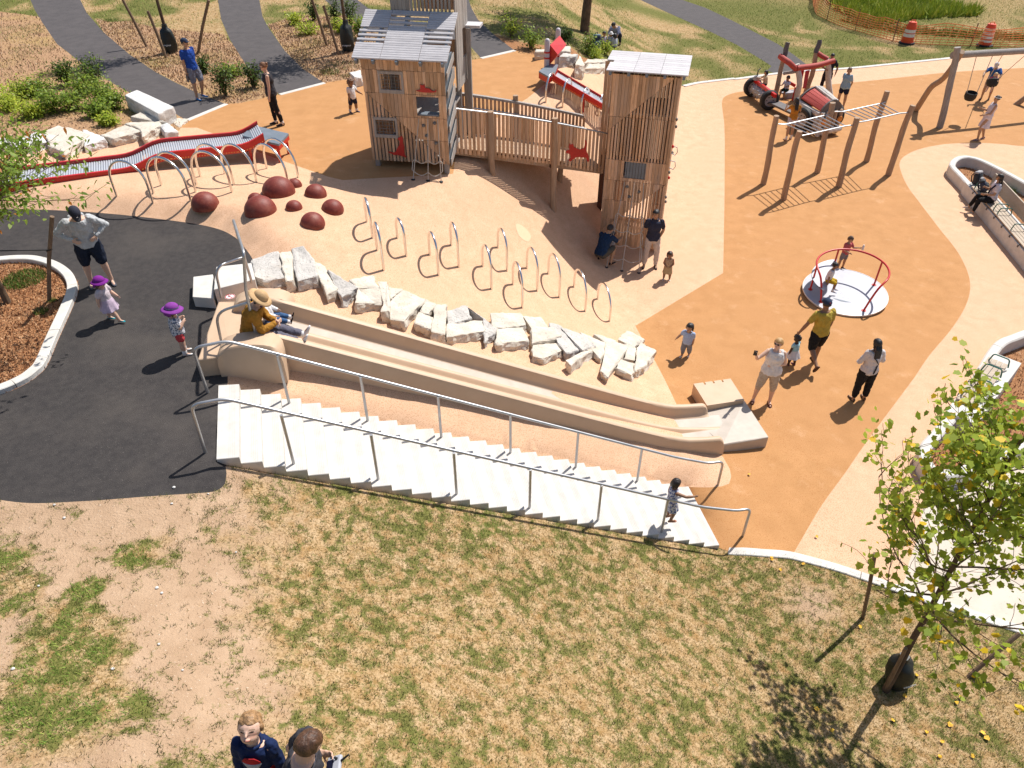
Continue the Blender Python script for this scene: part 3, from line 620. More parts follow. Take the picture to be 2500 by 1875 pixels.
# ------------------------------------------------------------------ double slide
sl0, sl1 = Vector((-3.95, 9.62)), Vector((4.08, 10.56)); sd = (sl1 - sl0); SLEN = sd.length; sd.normalize(); sp_ = Vector((-sd.y, sd.x))
SW = 1.16
def sl_bed(u):                               # height of the slide bed along its run
    t = u / SLEN; a = 3.42 - (3.42 - .16) * min(t / .93, 1.0)
    k = .10; zz = .26 + k * math.log1p(math.exp(min((a - .26) / k, 50))); return min(zz, 3.42 + .0)
def spt(u, w, z): p = sl0 + sd * u + sp_ * w; return Vector((p.x, p.y, z))
slide = thing('double_slide', 'wide tan double lane slide with grey sliding beds running down the peach slope', 'slide', spt(0, .6, 3.2))
us = [SLEN * k / 40 for k in range(-1, 41)]
def ridge_h(u): return .29 - .06 * float(sstep(SLEN - 1.3, SLEN - .1, u))
def wall_rows(w0, sgn):                      # sgn +1: inside lies towards larger w
    rows = []
    for u in us:
        zb, zr, zg = sl_bed(max(u, 0)), 0, 0; zr = zb + ridge_h(u); p = sl0 + sd * u + sp_ * w0; zg = min(hz(p.x, p.y) - .08, zb)
        prof = [(-.02, zg), (0, zr - .06), (.015, zr - .02), (.05, zr), (.10, zr), (.135, zr - .02), (.15, zr - .06), (.165, zb + .10), (.19, zb + .04), (.24, zb + .006)]
        rows.append([spt(u, w0 + sgn * a, z) for a, z in prof])
    # rounded end
    u1 = us[-1]; zb = sl_bed(u1); zr = zb + ridge_h(u1)
    for k in range(1, 6):
        a = k / 5 * math.pi / 2; f = math.cos(a); du = .13 * math.sin(a)
        zt = zb + (zr - zb) * (f if k < 5 else .02); p = sl0 + sd * u1
        prof = [(-.02, hz(p.x, p.y) - .05), (0, max(zt - .06, zb - .05)), (.015, max(zt - .02, zb - .03)), (.05, zt), (.10, zt), (.135, zt - .02 * f), (.15, zt - .06 * f), (.165, zb + .06 * f), (.19, zb + .03 * f), (.24, zb + .003)]
        rows.append([spt(u1 + du, w0 + sgn * x, z) for x, z in prof])
    return rows
for w0, sg in ((0, 1), (SW, -1)): MB().grid(wall_rows(w0, sg)).build('side_wall', M['slide'], slide, True)
rows = []
for u in us + [SLEN + .35]:
    zb = sl_bed(min(max(u, 0), SLEN)); rows.append([spt(u, .2, zb + .006), spt(u, .3, zb), spt(u, SW - .3, zb), spt(u, SW - .2, zb + .006)])
MB().grid(rows).build('slide_bed', M['bed'], slide, True)
rows = []
for u in us + [SLEN + .25]:
    zb = sl_bed(min(max(u, 0), SLEN)); f = 1 - float(sstep(SLEN - .9, SLEN + .2, u)); hh = .085 * f + .002
    rows.append([spt(u, SW / 2 + a * (.4 + .6 * f), zb + h_ * hh) for a, h_ in ((-.10, -.02), (-.075, .25), (-.05, .8), (-.02, 1), (.02, 1), (.05, .8), (.075, .25), (.10, -.02))])
MB().grid(rows).build('lane_divider', M['slide'], slide, True)
# top platform with two rounded cheeks
q = [un(*P('zg', 112, 930), 3.52), un(*P('zg', 112, 1570), 3.52)]
pa, pb = spt(-1.02, -.30, 3.5), spt(-1.02, SW + .25, 3.5); pc, pd = spt(.12, SW + .25, 3.42), spt(.12, -.12, 3.42)
b = MB(); b.prism([pa, spt(-.5, -.24, 3.5), spt(.03, -.14, 3.43), spt(.03, SW + .1, 3.43), spt(-.5, SW + .22, 3.5), pb], (0, 0, -.5)); pf = b.build('entry_platform', M['slide'], slide)
bv = pf.modifiers.new('b', 'BEVEL'); bv.width = .03; bv.segments = 3
for w0, w1 in ((-.34, .10), (SW - .12, SW + .27)):
    rows = []
    n = 12
    for k in range(n + 1):
        a = math.pi * k / n; uu = -.22 - .50 * math.cos(a); zt = 3.42 + .30 * math.sin(a) ** .6 if 0 < k < n else 3.42
        rows.append([spt(uu, w0, 2.95), spt(uu, w0, zt - .05), spt(uu, w0 + .04, zt), spt(uu, w1 - .04, zt), spt(uu, w1, zt - .05), spt(uu, w1, 2.95)])
    b = MB(); b.grid(rows); b.add(rows[0], [tuple(range(6))]); b.add(rows[-1], [tuple(range(6))[::-1]]); b.build('entry_cheek', M['slide'], slide, True)
stk = un(*P('zg', 283, 940), 3.503)
b = MB(); b.lathe([(.001, .001), (.085, .001), (.085, .0), (.001, .0)], stk, 20); sk = b.build('warning_sticker', M['white'], slide)
b = MB(); b.lathe([(.066, .0015), (.08, .0015), (.08, .003), (.066, .003), (.066, .0015)], stk, 24); b.beam(stk + Vector((-.045, .045, .003)), stk + Vector((.045, -.045, .003)), .013, .002); b.build('prohibition_ring', M['red'], sk)
b = MB(); b.beam(stk + Vector((-.03, -.02, .0018)), stk + Vector((.035, -.01, .0018)), .014, .002); b.beam(stk + Vector((-.03, -.02, .0018)), stk + Vector((-.01, .035, .0018)), .014, .002); b.box(stk + Vector((.0, .048, .0018)), (.02, .02, .002)); b.build('pictogram', M['dark'], sk)
# run-out pad and block
e1, e2, e3 = un(*P('cB', 1985, 350), .30), un(*P('cB', 2150, 600), .30), un(*P('cB', 1845, 655), .30)
n1 = spt(SLEN - .25, .03, .26); n2 = spt(SLEN - .1, SW - .03, .26); k4 = un(*P('cB', 1735, 388), .30)
b = MB(); poly = [spt(SLEN - .3, .01, .252), spt(SLEN + .1, .01, .255), e3, e2, e1, k4, spt(SLEN + .1, SW, .255), spt(SLEN - .3, SW, .252)]
b.prism([Vector((p.x, p.y, p.z)) for p in poly], (0, 0, -.34)); pad = b.build('exit_pad', M['bed'], slide)
bv = pad.modifiers.new('b', 'BEVEL'); bv.width = .025; bv.segments = 3
blk = [un(*P('cB', 1640, 240), .40), un(*P('cB', 1890, 205), .40), un(*P('cB', 1983, 350), .40), un(*P('cB', 1732, 388), .40)]
def lp(a, b_, t): return a.lerp(b_, t)
nt = []
for t in (.28, .52, .76): 
    for dt, dd in ((-.025, 0), (-.02, .08), (.02, .08), (.025, 0)): nt.append(lp(blk[0], blk[1], t + dt) + (blk[3] - blk[0]).normalized() * dd)
b = MB(); b.prism([blk[0]] + nt + [blk[1], blk[2] + (blk[1] - blk[2]).normalized() * .004, blk[3] + (blk[0] - blk[3]).normalized() * .004], (0, 0, -.42)); bo = b.build('exit_block', M['slide'], slide)
# pipe guard at the top of the slide
def zfree(c, x, y, base, dz=0): p = aty(*P(c, x, y), base.y + dz); return p
g = thing('slide_guard_rail', 'tall pair of galvanised pipe hoops at the top of the tan slide', 'guard rail', spt(-.45, SW / 2, 3.5))
nb = spt(-.10, -.02, 3.66); fb = spt(-.62, SW + .10, 3.45)
nb = un(*P('zg', 570, 1345), 3.70); fb = un(*P('zg', 530, 785), 3.52)
nt_ = Vector((nb.x - .14, nb.y + .0, 4.62)); nt_ = aty(*P('zg', 437, 440), nb.y + .02); ft_ = aty(*P('zg', 318, 70), fb.y - .02); nk = aty(*P('zg', 462, 880), nb.y + .01)
MB().tube(fillet([nb, nk, nt_, ft_, fb], .12, 5), .024, 10).build('hoop', M['steel'], g, True)
for (x0, y0, x1, y1, x2, y2, base, zz) in ((185, 950, 112, 605, 415, 505, fb, 3.5), (190, 1470, 118, 1120, 480, 1010, nb, 3.5)):
    lo = un(*P('zg', x0, y0), zz); jn = aty(*P('zg', x2, y2), base.y); up = aty(*P('zg', x1, y1), lo.y)
    MB().tube(fillet([lo, up, jn], .22, 7), .022, 10).build('side_hoop', M['steel'], g, True)
# concrete step blocks
def cblock(label, tops, z, zb, g_='concrete blocks beside the tan slide'):
    q = [un(*P(c, x, y), z) for c, x, y in tops]; cen = sum(q, Vector()) / 4
    b = MB(); b.prism([p for p in q], (0, 0, zb - z)); o = b.build('concrete_block', M['concrete'], origin=(cen.x, cen.y, zb)); tag(o, label, 'block', g_)
    bv = o.modifiers.new('b', 'BEVEL'); bv.width = .012; bv.segments = 2; return o
cblock('taller pale concrete step block next to the top platform of the tan slide', [('zg', 128, 603), ('zg', 523, 560), ('zg', 565, 745), ('zg', 100, 860)], 3.56, 3.1)
cblock('low pale concrete step block standing free on the black asphalt', [('c5', 1490, 712), ('c5', 1642, 693), ('c5', 1648, 880), ('c5', 1485, 868)], 3.40, 3.1)

# ------------------------------------------------------------------ boulders
def rock(c, pts, h, m, label, group, seed, name='boulder', lean=.06, rough=1.0):
    r_ = random.Random(seed); top = [GP(c, x, y, 0) for x, y in pts]
    # the outline is the top face as seen: find it on a surface h above the slope
    top = []
    for x, y in pts:
        px, py = P(c, x, y); p = G(px, py); 
        for _ in range(4): p = un(px, py, hz(p.x, p.y) + h)
        top.append(p)
    cen = sum(top, Vector()) / len(top)
    if name == 'boulder' and 100 <= seed < 232: top = [cen + (p - cen) * 1.10 for p in top]
    top = [p + Vector((0, 0, r_.uniform(-.045, .045))) for p in top]
    bm = bmesh.new(); n = len(top)
    zb = min(hz(p.x, p.y) for p in top) - .12
    vt = [bm.verts.new(p) for p in top]; vb = [bm.verts.new((cen.x + (p.x - cen.x) * (1 + r_.uniform(-.02, lean)), cen.y + (p.y - cen.y) * (1 + r_.uniform(-.02, lean)), min(zb, hz(p.x, p.y) - .1))) for p in top]
    bm.faces.new(vt); bm.faces.new(vb[::-1])
    for i in range(n): bm.faces.new((vt[i], vb[i], vb[(i + 1) % n], vt[(i + 1) % n]))
    bmesh.ops.recalc_face_normals(bm, faces=bm.faces[:])
    size = max((p - cen).length for p in top)
    bmesh.ops.bevel(bm, geom=bm.edges[:], offset=min(.035, size * .12), segments=2, affect='EDGES', profile=.6)
    bmesh.ops.triangulate(bm, faces=bm.faces[:])
    for _ in range(3): bmesh.ops.subdivide_edges(bm, edges=[e for e in bm.edges if e.calc_length() > .10], cuts=1, use_grid_fill=True); bmesh.ops.triangulate(bm, faces=bm.faces[:])
    bm.normal_update()
    from mathutils import noise as mn
    for v in bm.verts:
        q = v.co * 5.0 + Vector((seed * 3.1, 0, 0)); side = 1 - abs(v.normal.z)
        v.co += v.normal * (mn.noise(q) * .032 + mn.noise(q * 3.3) * .020) * (.5 + 1.3 * side) * rough
    for f in bm.faces: f.smooth = False
    org = Vector((cen.x, cen.y, hz(cen.x, cen.y)))
    for v in bm.verts: v.co -= org
    me = bpy.data.meshes.new(name); bm.to_mesh(me); bm.free(); me.materials.append(m)
    o = bpy.data.objects.new(name, me); COL.objects.link(o); o.location = org
    tag(o, label, 'rock', group); return o
S6 = [[(50, 730), (245, 675), (290, 880), (165, 900), (80, 870)], [(265, 690), (350, 675), (365, 900), (310, 910)], [(360, 650), (450, 645), (525, 740), (550, 860), (400, 895)], [(530, 770), (590, 770), (710, 960), (620, 1010)],
      [(640, 830), (860, 960), (740, 1030), (700, 950)], [(810, 905), (980, 860), (1020, 960), (870, 970)], [(870, 975), (1020, 965), (1060, 1060), (850, 1080)], [(1015, 905), (1095, 910), (1110, 1135), (1040, 1135), (1060, 1060)],
      [(1100, 940), (1210, 975), (1115, 1050)], [(1210, 975), (1375, 1045), (1220, 1205), (1115, 1180), (1115, 1060)], [(1380, 1050), (1465, 1075), (1410, 1160), (1340, 1140)], [(1340, 1150), (1465, 1180), (1420, 1280), (1300, 1225)],
      [(1465, 1085), (1545, 1095), (1540, 1310), (1430, 1290)], [(1555, 1120), (1700, 1100), (1735, 1195), (1560, 1220)], [(1565, 1230), (1830, 1195), (1840, 1290), (1560, 1325)], [(1710, 1110), (1800, 1160), (1940, 1265), (1840, 1350), (1830, 1200)]]
S7 = [[(0, 1160), (220, 1155), (255, 1245), (20, 1255)], [(50, 1265), (235, 1250), (275, 1355), (40, 1370)], [(250, 1180), (380, 1175), (445, 1255), (310, 1260)], [(315, 1265), (470, 1255), (525, 1330), (320, 1380)],
      [(325, 1395), (500, 1375), (535, 1450), (400, 1500), (325, 1480)], [(450, 1220), (540, 1260), (700, 1420), (570, 1455), (510, 1370)], [(540, 1265), (690, 1310), (795, 1395), (700, 1440)], [(690, 1290), (790, 1335), (890, 1380), (840, 1490), (780, 1440)],
      [(580, 1520), (790, 1400), (770, 1440), (620, 1560)], [(790, 1320), (870, 1320), (960, 1370), (890, 1380)], [(890, 1380), (1055, 1400), (900, 1630), (850, 1590)], [(980, 1340), (1050, 1290), (1170, 1350), (1100, 1400)],
      [(1060, 1405), (1125, 1415), (1100, 1510), (1030, 1490)], [(1150, 1380), (1265, 1450), (1180, 1560), (1110, 1590), (1125, 1430)], [(985, 1510), (1125, 1545), (1080, 1630), (970, 1580)]]
RL = ['broad grey slab with rusty patch at the upper end of the rock ridge', 'narrow yellowish slab second from the top of the rock ridge', 'tall smooth grey slab third from the top of the rock ridge', 'slim leaning pale slab fourth from the top of the rock ridge',
      'pointed grey block leaning downhill, fifth from the top of the rock ridge', 'flat pale stone tucked behind a square block near the ridge top', 'square pale block with ragged dark front in the upper ridge', 'narrow pale upright slab beside the big square slab of the ridge',
      'small triangular stone behind the big square slab of the ridge', 'largest square slab of the rock ridge, tilted on its corner', 'small pale cube just downhill of the big square slab', 'small pale wedge below the cube by the big square slab',
      'narrow upright slab in the middle of the rock ridge', 'low grey block behind a long white block mid ridge', 'long white block with dark underside in mid ridge', 'brown rounded boulder in the middle of the rock ridge',
      'long white slab on the uphill edge of mid ridge', 'square pale block with shaded front below the long white slab', 'rough pale stone beside the long white slab, lower half of ridge', 'pale block with tan front band in the lower ridge',
      'rounded white block lowest on the slide side of the ridge', 'grey pointed slab leaning downhill in the lower ridge', 'long grey blade shaped slab in the lower ridge', 'pale chunk with dark cleft in the lower ridge',
      'thin dark splinter of stone facing the slide in the lower ridge', 'small pale stone behind the tan triangular slab', 'tan triangular slab pointing at the slide near the ridge foot', 'white block with tan edge at the orange corner of the ridge',
      'small pale cube among the slabs at the ridge foot', 'large white slab at the very foot of the rock ridge', 'low white slab poking towards the slide at the ridge foot']
for i, q in enumerate(S6 + S7):
    c = 'c6' if i < len(S6) else 'c7'
    rock(c, q, (.15, .19, .22, .17, .20)[i % 5] if i not in (15, 24) else .2, M['stoneg'] if i in (0, 2, 4, 13, 15, 21, 22) else M['stone'], RL[i], 'split stones in the ridge beside the tan slide', 100 + i)
SL1 = [[(-100, 1060), (50, 1050), (75, 1110), (-60, 1150)], [(100, 1080), (290, 1010), (345, 1080), (90, 1150)], [(340, 1020), (450, 975), (560, 1010), (490, 1060), (380, 1095)], [(510, 975), (690, 1045), (490, 1160), (370, 1110)],
       [(640, 995), (780, 1040), (810, 1070), (650, 1110)], [(790, 1040), (960, 970), (1090, 1010), (880, 1065)], [(970, 940), (1220, 930), (1230, 970), (1100, 1050), (1080, 1000)], [(1020, 900), (1090, 870), (1290, 950), (1200, 930)],
       [(1235, 960), (1290, 950), (1365, 1000), (1270, 1020)], [(1320, 930), (1370, 900), (1450, 930), (1380, 975)]]
LLB = ['white rock cut off by the left edge of the photo', 'pale wedge rock second from the left beside the green bed', 'pale low rock behind the big flat slab by the green bed', 'largest flat pale slab in the row below the green bed', 'thin pale rock right of the big flat slab below the green bed',
       'long tan fronted rock in the middle of the row by the bushes', 'broad pale rock with brown cleft near the white slab bench', 'low flat rock just below the white slab bench', 'small white block nearest the tip of the black path', 'flat paving stone at the corner of the black path and orange ground']
for i, q in enumerate(SL1):
    rock('c1', q, .22 if i < 9 else .03, M['stonew'] if i in (0, 1, 4, 8) else M['stone'], LLB[i], 'stones below the green planting bed', 200 + i)
rock('c1', [(960, 740), (1060, 700), (1345, 830), (1220, 885)], .38, M['stonew'], 'long white granite slab bench between the green bed and the black path', 'granite slab seats', 231, 'stone_slab', .0, .35)
rock('c2', [(800, 555), (885, 530), (890, 585), (840, 600)], .3, M['stonew'], 'white stone block half hidden by the left wall of the tower', 'granite slab seats', 232, 'boulder')
BL = [[(335, 402), (345, 375), (605, 362), (605, 390)], [(520, 440), (550, 412), (665, 415), (650, 440)], [(645, 490), (680, 425), (720, 500), (700, 510)], [(550, 480), (640, 490), (650, 505), (580, 495)], [(720, 490), (740, 460), (900, 455), (890, 480)], [(720, 518), (760, 490), (900, 485), (870, 530)]]
BLB = ['long flat pale slab behind the red diamond panel', 'grey square block to the right of the red diamond panel', 'upright tan boulder between grey block and wooden tower roof', 'thin flat stone beside the upper roller slide', 'low pale stone below a small shrub behind the roller slide', 'flat pale stone half hidden behind the right tower roof']
for i, q in enumerate(BL): rock('c3', q, (.28, .36, .4, .08, .2, .2)[i], M['stoneg'] if i == 1 else M['stone'], BLB[i], 'stones edging the upper lawn', 240 + i)

# ------------------------------------------------------------------ steel hoops
def hoop(c, l, r_, top, label, group, rad=.027, wide=None):
    L_, R_ = GP(c, *l), GP(c, *r_); mid = (L_ + R_) / 2; tz = aty(*P(c, *top), mid.y).z - mid.z; H = min(max(tz, .62), 1.2)
    d = (R_ - L_); d.z = 0; s = d.length; d.normalize(); rr = s / 2; zc = mid.z + H - rr * 1.0
    path = [L_ - Vector((0, 0, .1)), Vector((L_.x, L_.y, L_.z + .02))]
    for k in range(15):
        a = math.pi * k / 14; p = mid - d * rr * math.cos(a); path.append(Vector((p.x, p.y, zc + rr * math.sin(a))))
    path += [Vector((R_.x, R_.y, R_.z + .02)), R_ - Vector((0, 0, .1))]
    b = MB(); b.tube(path, rad, 10); o = b.build('steel_hoop', M['bright'], None, True, origin=mid); tag(o, label, 'hoop', group)
LH = [((900, 1510), (1180, 1560), (960, 1242)), ((1185, 1490), (1470, 1545), (1240, 1215)), ((1245, 1430), (1510, 1480), (1310, 1175)), ((1515, 1425), (1790, 1482), (1580, 1170)), ((1545, 1360), (1805, 1425), (1600, 1115)), ((1735, 1340), (1980, 1405), (1800, 1116)), ((1985, 1335), (2221, 1410), (2060, 1117)), ((2060, 1300), (2301, 1370), (2130, 1073))]
LHN = ['leftmost tall steel hoop beside the long red roller slide', 'second tall steel hoop from the left, in the front row by the red slide', 'third tall steel hoop, behind the second, close to the red slide', 'fourth tall steel hoop from the left, left of the small red dome field', 'fifth tall steel hoop, rear twin of the fourth, near the red slide',
       'sixth tall steel hoop, standing alone close to the red slide bend', 'seventh tall steel hoop in the front, above the smallest dome', 'rightmost tall steel hoop, right next to the grey slide platform']
for (l, r_, t), n in zip(LH, LHN): hoop('c1', l, r_, t, n, 'hoops along the long roller slide')
SH = [('c6', (935, 445), (980, 570), (925, 275)), ('c6', (1015, 665), (1065, 820), (1000, 465)), ('c6', (1170, 570), (1238, 710), (1170, 430)), ('c6', (1420, 700), (1487, 858), (1420, 538)), ('c6', (1585, 628), (1643, 795), (1590, 465)), ('c6', (1828, 790), (1895, 965), (1840, 640)), ('c6', (1945, 645), (2015, 825), (1965, 512)),
      ('c7', (165, 930), (237, 1110), (180, 775)), ('c7', (272, 805), (352, 980), (290, 660)), ('c7', (437, 848), (522, 1030), (460, 710)), ('c7', (635, 950), (722, 1137), (670, 832)), ('c7', (818, 1043), (910, 1213), (850, 940))]
for i, (c, l, r_, t) in enumerate(SH): hoop(c, l, r_, t, 'narrow steel hoop on the peach slope, %s counting downhill from the domes' % ORD[i], 'hoops down the peach slope')
BH = [((418, 785), (490, 710), (470, 565)), ((548, 815), (613, 762), (595, 612)), ((690, 868), (750, 815), (728, 680)), ((825, 890), (880, 850), (848, 780))]
for i, (l, r_, t) in enumerate(BH): hoop('c3', l, r_, t, '%s steel hoop from the left beside the short roller slide behind the bridge' % ORD[i], 'hoops along the short roller slide')

# ------------------------------------------------------------------ red domes
DM = [('c6', 115, 363, 122, 'largest dark red dome, nearest the asphalt, overlapping a small dome'), ('c6', 255, 219, 125, 'large wide dark red dome at the back of the dome group'), ('c6', 75, 279, 58, 'small dark red dome mostly hidden behind the largest dome'), ('c6', 377, 169, 57, 'smallest dark red dome at the very back, beside a steel hoop foot'),
      ('c6', 540, 237, 84, 'medium dark red dome at the back right of the dome group'), ('c6', 373, 342, 64, 'small dark red dome in the middle of the dome group'), ('c6', 670, 356, 86, 'medium dark red dome farthest right in the dome group'), ('c6', 517, 463, 94, 'medium dark red dome nearest the rock ridge'), ('c5', 1585, 158, 104, 'dark red dome farthest left, apart from the rest, by the asphalt edge')]
for c, x, y, rp, lab in DM:
    p = GP(c, x, y); w = p.y * cT + (CAM_H - p.z) * sT; r_ = rp * _S * w / FPX
    b = MB(); prof = [(r_ * math.cos(a), r_ * math.sin(a) * .96) for a in [R(q) for q in range(-10, 90, 6)]] + [(.001, r_ * .96)]
    b.lathe(prof, p, 32); o = b.build('play_dome', M['dome'], None, 'all', origin=p); tag(o, lab, 'dome', 'dark red rubber domes')
    
# ------------------------------------------------------------------ roller slides
def plane_hit(px, py, P0, d2):               # where the sight line meets the upright plane through P0 along d2
    d = ray(px, py); n = (-d2[1], d2[0]); t = (P0[0] * n[0] + P0[1] * n[1]) / (d[0] * n[0] + d[1] * n[1]); return Vector((d[0] * t, d[1] * t, CAM_H + d[2] * t))
def roller_slide(label, near, width, ang, legs, railh=.20):
    """near: points of the near rail's top line, world."""
    d = Vector((math.cos(ang), math.sin(ang), 0)); nrm = Vector((-d.y, d.x, 0))
    t = thing('roller_slide', label, 'roller slide', Vector((near[0].x, near[0].y, hz(near[0].x, near[0].y))), group='red roller slides')
    pts = fillet(near, .25, 3)
    for off, nm in ((0, 'rail'), (width, 'rail')):
        b = MB()
        rows = []
        for p in pts:
            c = p + nrm * off; rows.append([c + nrm * a + Vector((0, 0, z)) for a, z in ((-.02, -railh), (-.02, -.008), (-.035, 0), (.035, 0), (.02, -.01), (.02, -railh))])
        b.grid(rows); b.add(rows[0], [tuple(range(6))]); b.add(rows[-1], [tuple(range(6))[::-1]]); bb = MB()                             # bolt heads in a row below the rail
        L_ = 0
        for p, q in zip(pts[:-1], pts[1:]):
            s = (q - p).length; k = 0
            while k * .062 < s:
                c = p.lerp(q, k * .062 / s) + nrm * (off + (-.022 if off == 0 else .022)) + Vector((0, 0, -railh + .035)); bb.box(c, (.022, .012, .022), rz(ang)); k += 1
        b.build(nm, M['redrail'], t, extra=[(bb, M['capgold'])])
    b = MB(); 
    for p, q in zip(pts[:-1], pts[1:]):
        s = (q - p).length; n = max(1, int(s / .052))
        for k in range(n):
            c = p.lerp(q, (k + .5) / n) + Vector((0, 0, -.10)); b.tube([c + nrm * .03, c + nrm * (width - .03)], .025, 8)
    ro = b.build('roller_bed', M['roller'], t, True); ro["kind"] = 'stuff'
    for s_ in legs:
        p = near[0].lerp(near[-1], s_)
        for off in (.05, width - .05):
            i = min(range(len(pts)), key=lambda j: (pts[j] - p).length); q = pts[i] + nrm * off; g_ = hz(q.x, q.y)
            MB().beam((q.x, q.y, g_ - .05), (q.x, q.y, q.z - railh + .02), .05, .05).build('leg', M['redrail'], t)
    return t
M['capgold'] = mat('brass roller caps', (.75, .38, .10), rough=.4, metal=.3)
ang1 = R(24)
P0 = un(*P('c1', 2030, 1030), 3.9)
n1 = [plane_hit(*P('c1', x, y), (P0.x, P0.y), (math.cos(ang1), math.sin(ang1))) for x, y in ((2030, 1028), (1895, 1112), (1215, 1178), (1010, 1292), (170, 1398), (-250, 1450))]
print('roller1 z', [round(p.z, 2) for p in n1], [(round(p.x, 1), round(p.y, 1), round(hz(p.x, p.y), 2)) for p in n1])
rs1 = roller_slide('long wavy red roller slide with grey rollers and grey platform beside the left rocks', n1, .95, ang1, (.06, .45, .8), .20)
def plate(par, pts, th, m, name):
    b = MB(); b.prism(pts, (0, 0, -th)); return b.build(name, m, par)
ptop = [un(*P('c1', x, y), 3.72) for x, y in ((1945, 963), (2226, 1030), (2150, 1112), (1870, 1045))]
plate(rs1, ptop, .05, M['greyplate'], 'platform'); 
plate(rs1, [p + Vector((0, 0, -.051)) for p in ptop], .10, M['redrail'], 'platform_frame')
for p in ptop[:3]:
    q = p.lerp(sum(ptop, Vector()) / 4, .15); MB().beam((q.x, q.y, hz(q.x, q.y) - .05), (q.x, q.y, 3.6), .06, .06).build('leg', M['redrail'], rs1)
ang2 = R(32)
A2 = un(*P('c3', 470, 572), 3.72); B2 = G(*P('c3', 900, 858)); B2.z += .30
d2 = (B2 - A2); ang2 = R(4); B2 = plane_hit(*P('c3', 855, 798), (A2.x, A2.y), (math.cos(ang2), math.sin(ang2)))
C2 = A2.lerp(B2, 1.0); print('roller2', A2, B2, math.degrees(ang2))
rs2 = roller_slide('short straight red roller slide running down behind the right tower', [A2, A2.lerp(B2, .5), B2, B2 + (B2 - A2) * .25], 1.05, ang2, (.5, .85))
pt2 = [un(*P('c3', x, y), 3.70) for x, y in ((365, 548), (445, 490), (515, 498), (490, 560), (440, 590))]
plate(rs2, pt2, .05, M['greyplate'], 'platform'); plate(rs2, [p + Vector((0, 0, -.051)) for p in pt2], .16, M['redrail'], 'platform_frame')
M['postw'] = mat('pale lilac post', (.52, .47, .50), rough=.5)
for (bx, by, ty, r_) in ((422, 628, 296, .085), (505, 500, 214, .085)):
    p = G(*P('c3', bx, by)); tz = aty(*P('c3', bx + 4, ty), p.y).z
    po = MB().lathe([(r_, p.z - .1), (r_, tz - .09), (r_ * .8, tz - .03), (r_ * .4, tz - .005), (.001, tz)], (p.x, p.y, 0), 16).build('post', M['postw'], rs2, True)
    for z in (p.z + .30, p.z + .72, tz - .40): MB().lathe([(r_ * 1.08, z - .025), (r_ * 1.15, z - .02), (r_ * 1.15, z + .02), (r_ * 1.08, z + .025)], (p.x, p.y, 0), 16).build('clamp_ring', M['redrail'], po)
yA = G(*P('c3', 422, 628)).y
E_, D_ = aty(*P('zs', 285, 320), yA), aty(*P('zs', 275, 590), yA); A_ = aty(*P('zs', 412, 198), yA + 1.25); B_ = aty(*P('zs', 502, 320), yA + .9); C_ = aty(*P('zs', 388, 450), yA - .15); F_ = aty(*P('zs', 385, 470), yA + 1.1)
b = MB(); b.add([E_, A_, B_, C_, D_, F_], [(0, 1, 2, 3), (0, 3, 4), (3, 2, 5), (3, 5, 4), (0, 4, 5, 1), (1, 5, 2)]); b.build('diamond_panel', M['redrail'], rs2)
# ------------------------------------------------------------------ timber towers and bridge
def frame3(o, ux):                            # origin and front direction -> mapper (along front, into depth, height)
    ux = Vector((ux[0], ux[1], 0)).normalized(); uy = Vector((-ux.y, ux.x, 0))
    return lambda a, d, z: Vector((o[0] + ux.x * a + uy.x * d, o[1] + ux.y * a + uy.y * d, z)), ux, uy
def planks(b, F, x0, x1, z0, z1, w=.095, solid=lambda x, z: True, holes=(), breaks=(), gap=.045, th=.028, axis='x', d0=0.0, r_=None, diag=None):
    """Vertical boards on a wall plane; solid(x, z) says whether boards touch there; breaks are seam heights; diag(x) is the height of a slanted seam."""
    r_ = r_ or rng; n = max(1, int(round((x1 - x0) / w))); w = (x1 - x0) / n
    for i in range(n):
        xa, xb_ = x0 + i * w, x0 + (i + 1) * w; xc = (xa + xb_) / 2
        cuts = [z0, z1] + [z for z in breaks if z0 < z < z1]
        if diag is not None and z0 < diag(xc) < z1: cuts.append(diag(xc))
        hs = [h for h in holes if h[0] < xc < h[1]]
        for h in hs: cuts += [min(max(h[2], z0), z1), min(max(h[3], z0), z1)]
        cuts = sorted(set(cuts))
        for za, zb in zip(cuts[:-1], cuts[1:]):
            zc = (za + zb) / 2
            if any(h[2] < zc < h[3] for h in hs) or zb - za < .02: continue
            g = .006 if solid(xc, zc) else gap; off = r_.uniform(-.003, .003)
            A = []
            for zz, up in ((za + .004, 0), (zb - .004, 1)):
                for xx in (xa + g / 2, xb_ - g / 2):
                    z_ = zz
                    if diag is not None and abs(zz - diag(xc)) < .006: z_ = zz + (diag(xx) - diag(xc))
                    A.append((xx, z_))
            pts = [A[0], A[1], A[3], A[2]]
            if axis == 'x': q = [F(x, d0 + off, z) for x, z in pts]; q2 = [F(x, d0 + off + th, z) for x, z in pts]
            else: q = [F(d0 + off, x, z) for x, z in pts]; q2 = [F(d0 + off + th, x, z) for x, z in pts]
            n0 = len(b.v); b.add(q + q2, [(0, 1, 2, 3), (7, 6, 5, 4), (0, 4, 5, 1), (1, 5, 6, 2), (2, 6, 7, 3), (3, 7, 4, 0)])
    return b
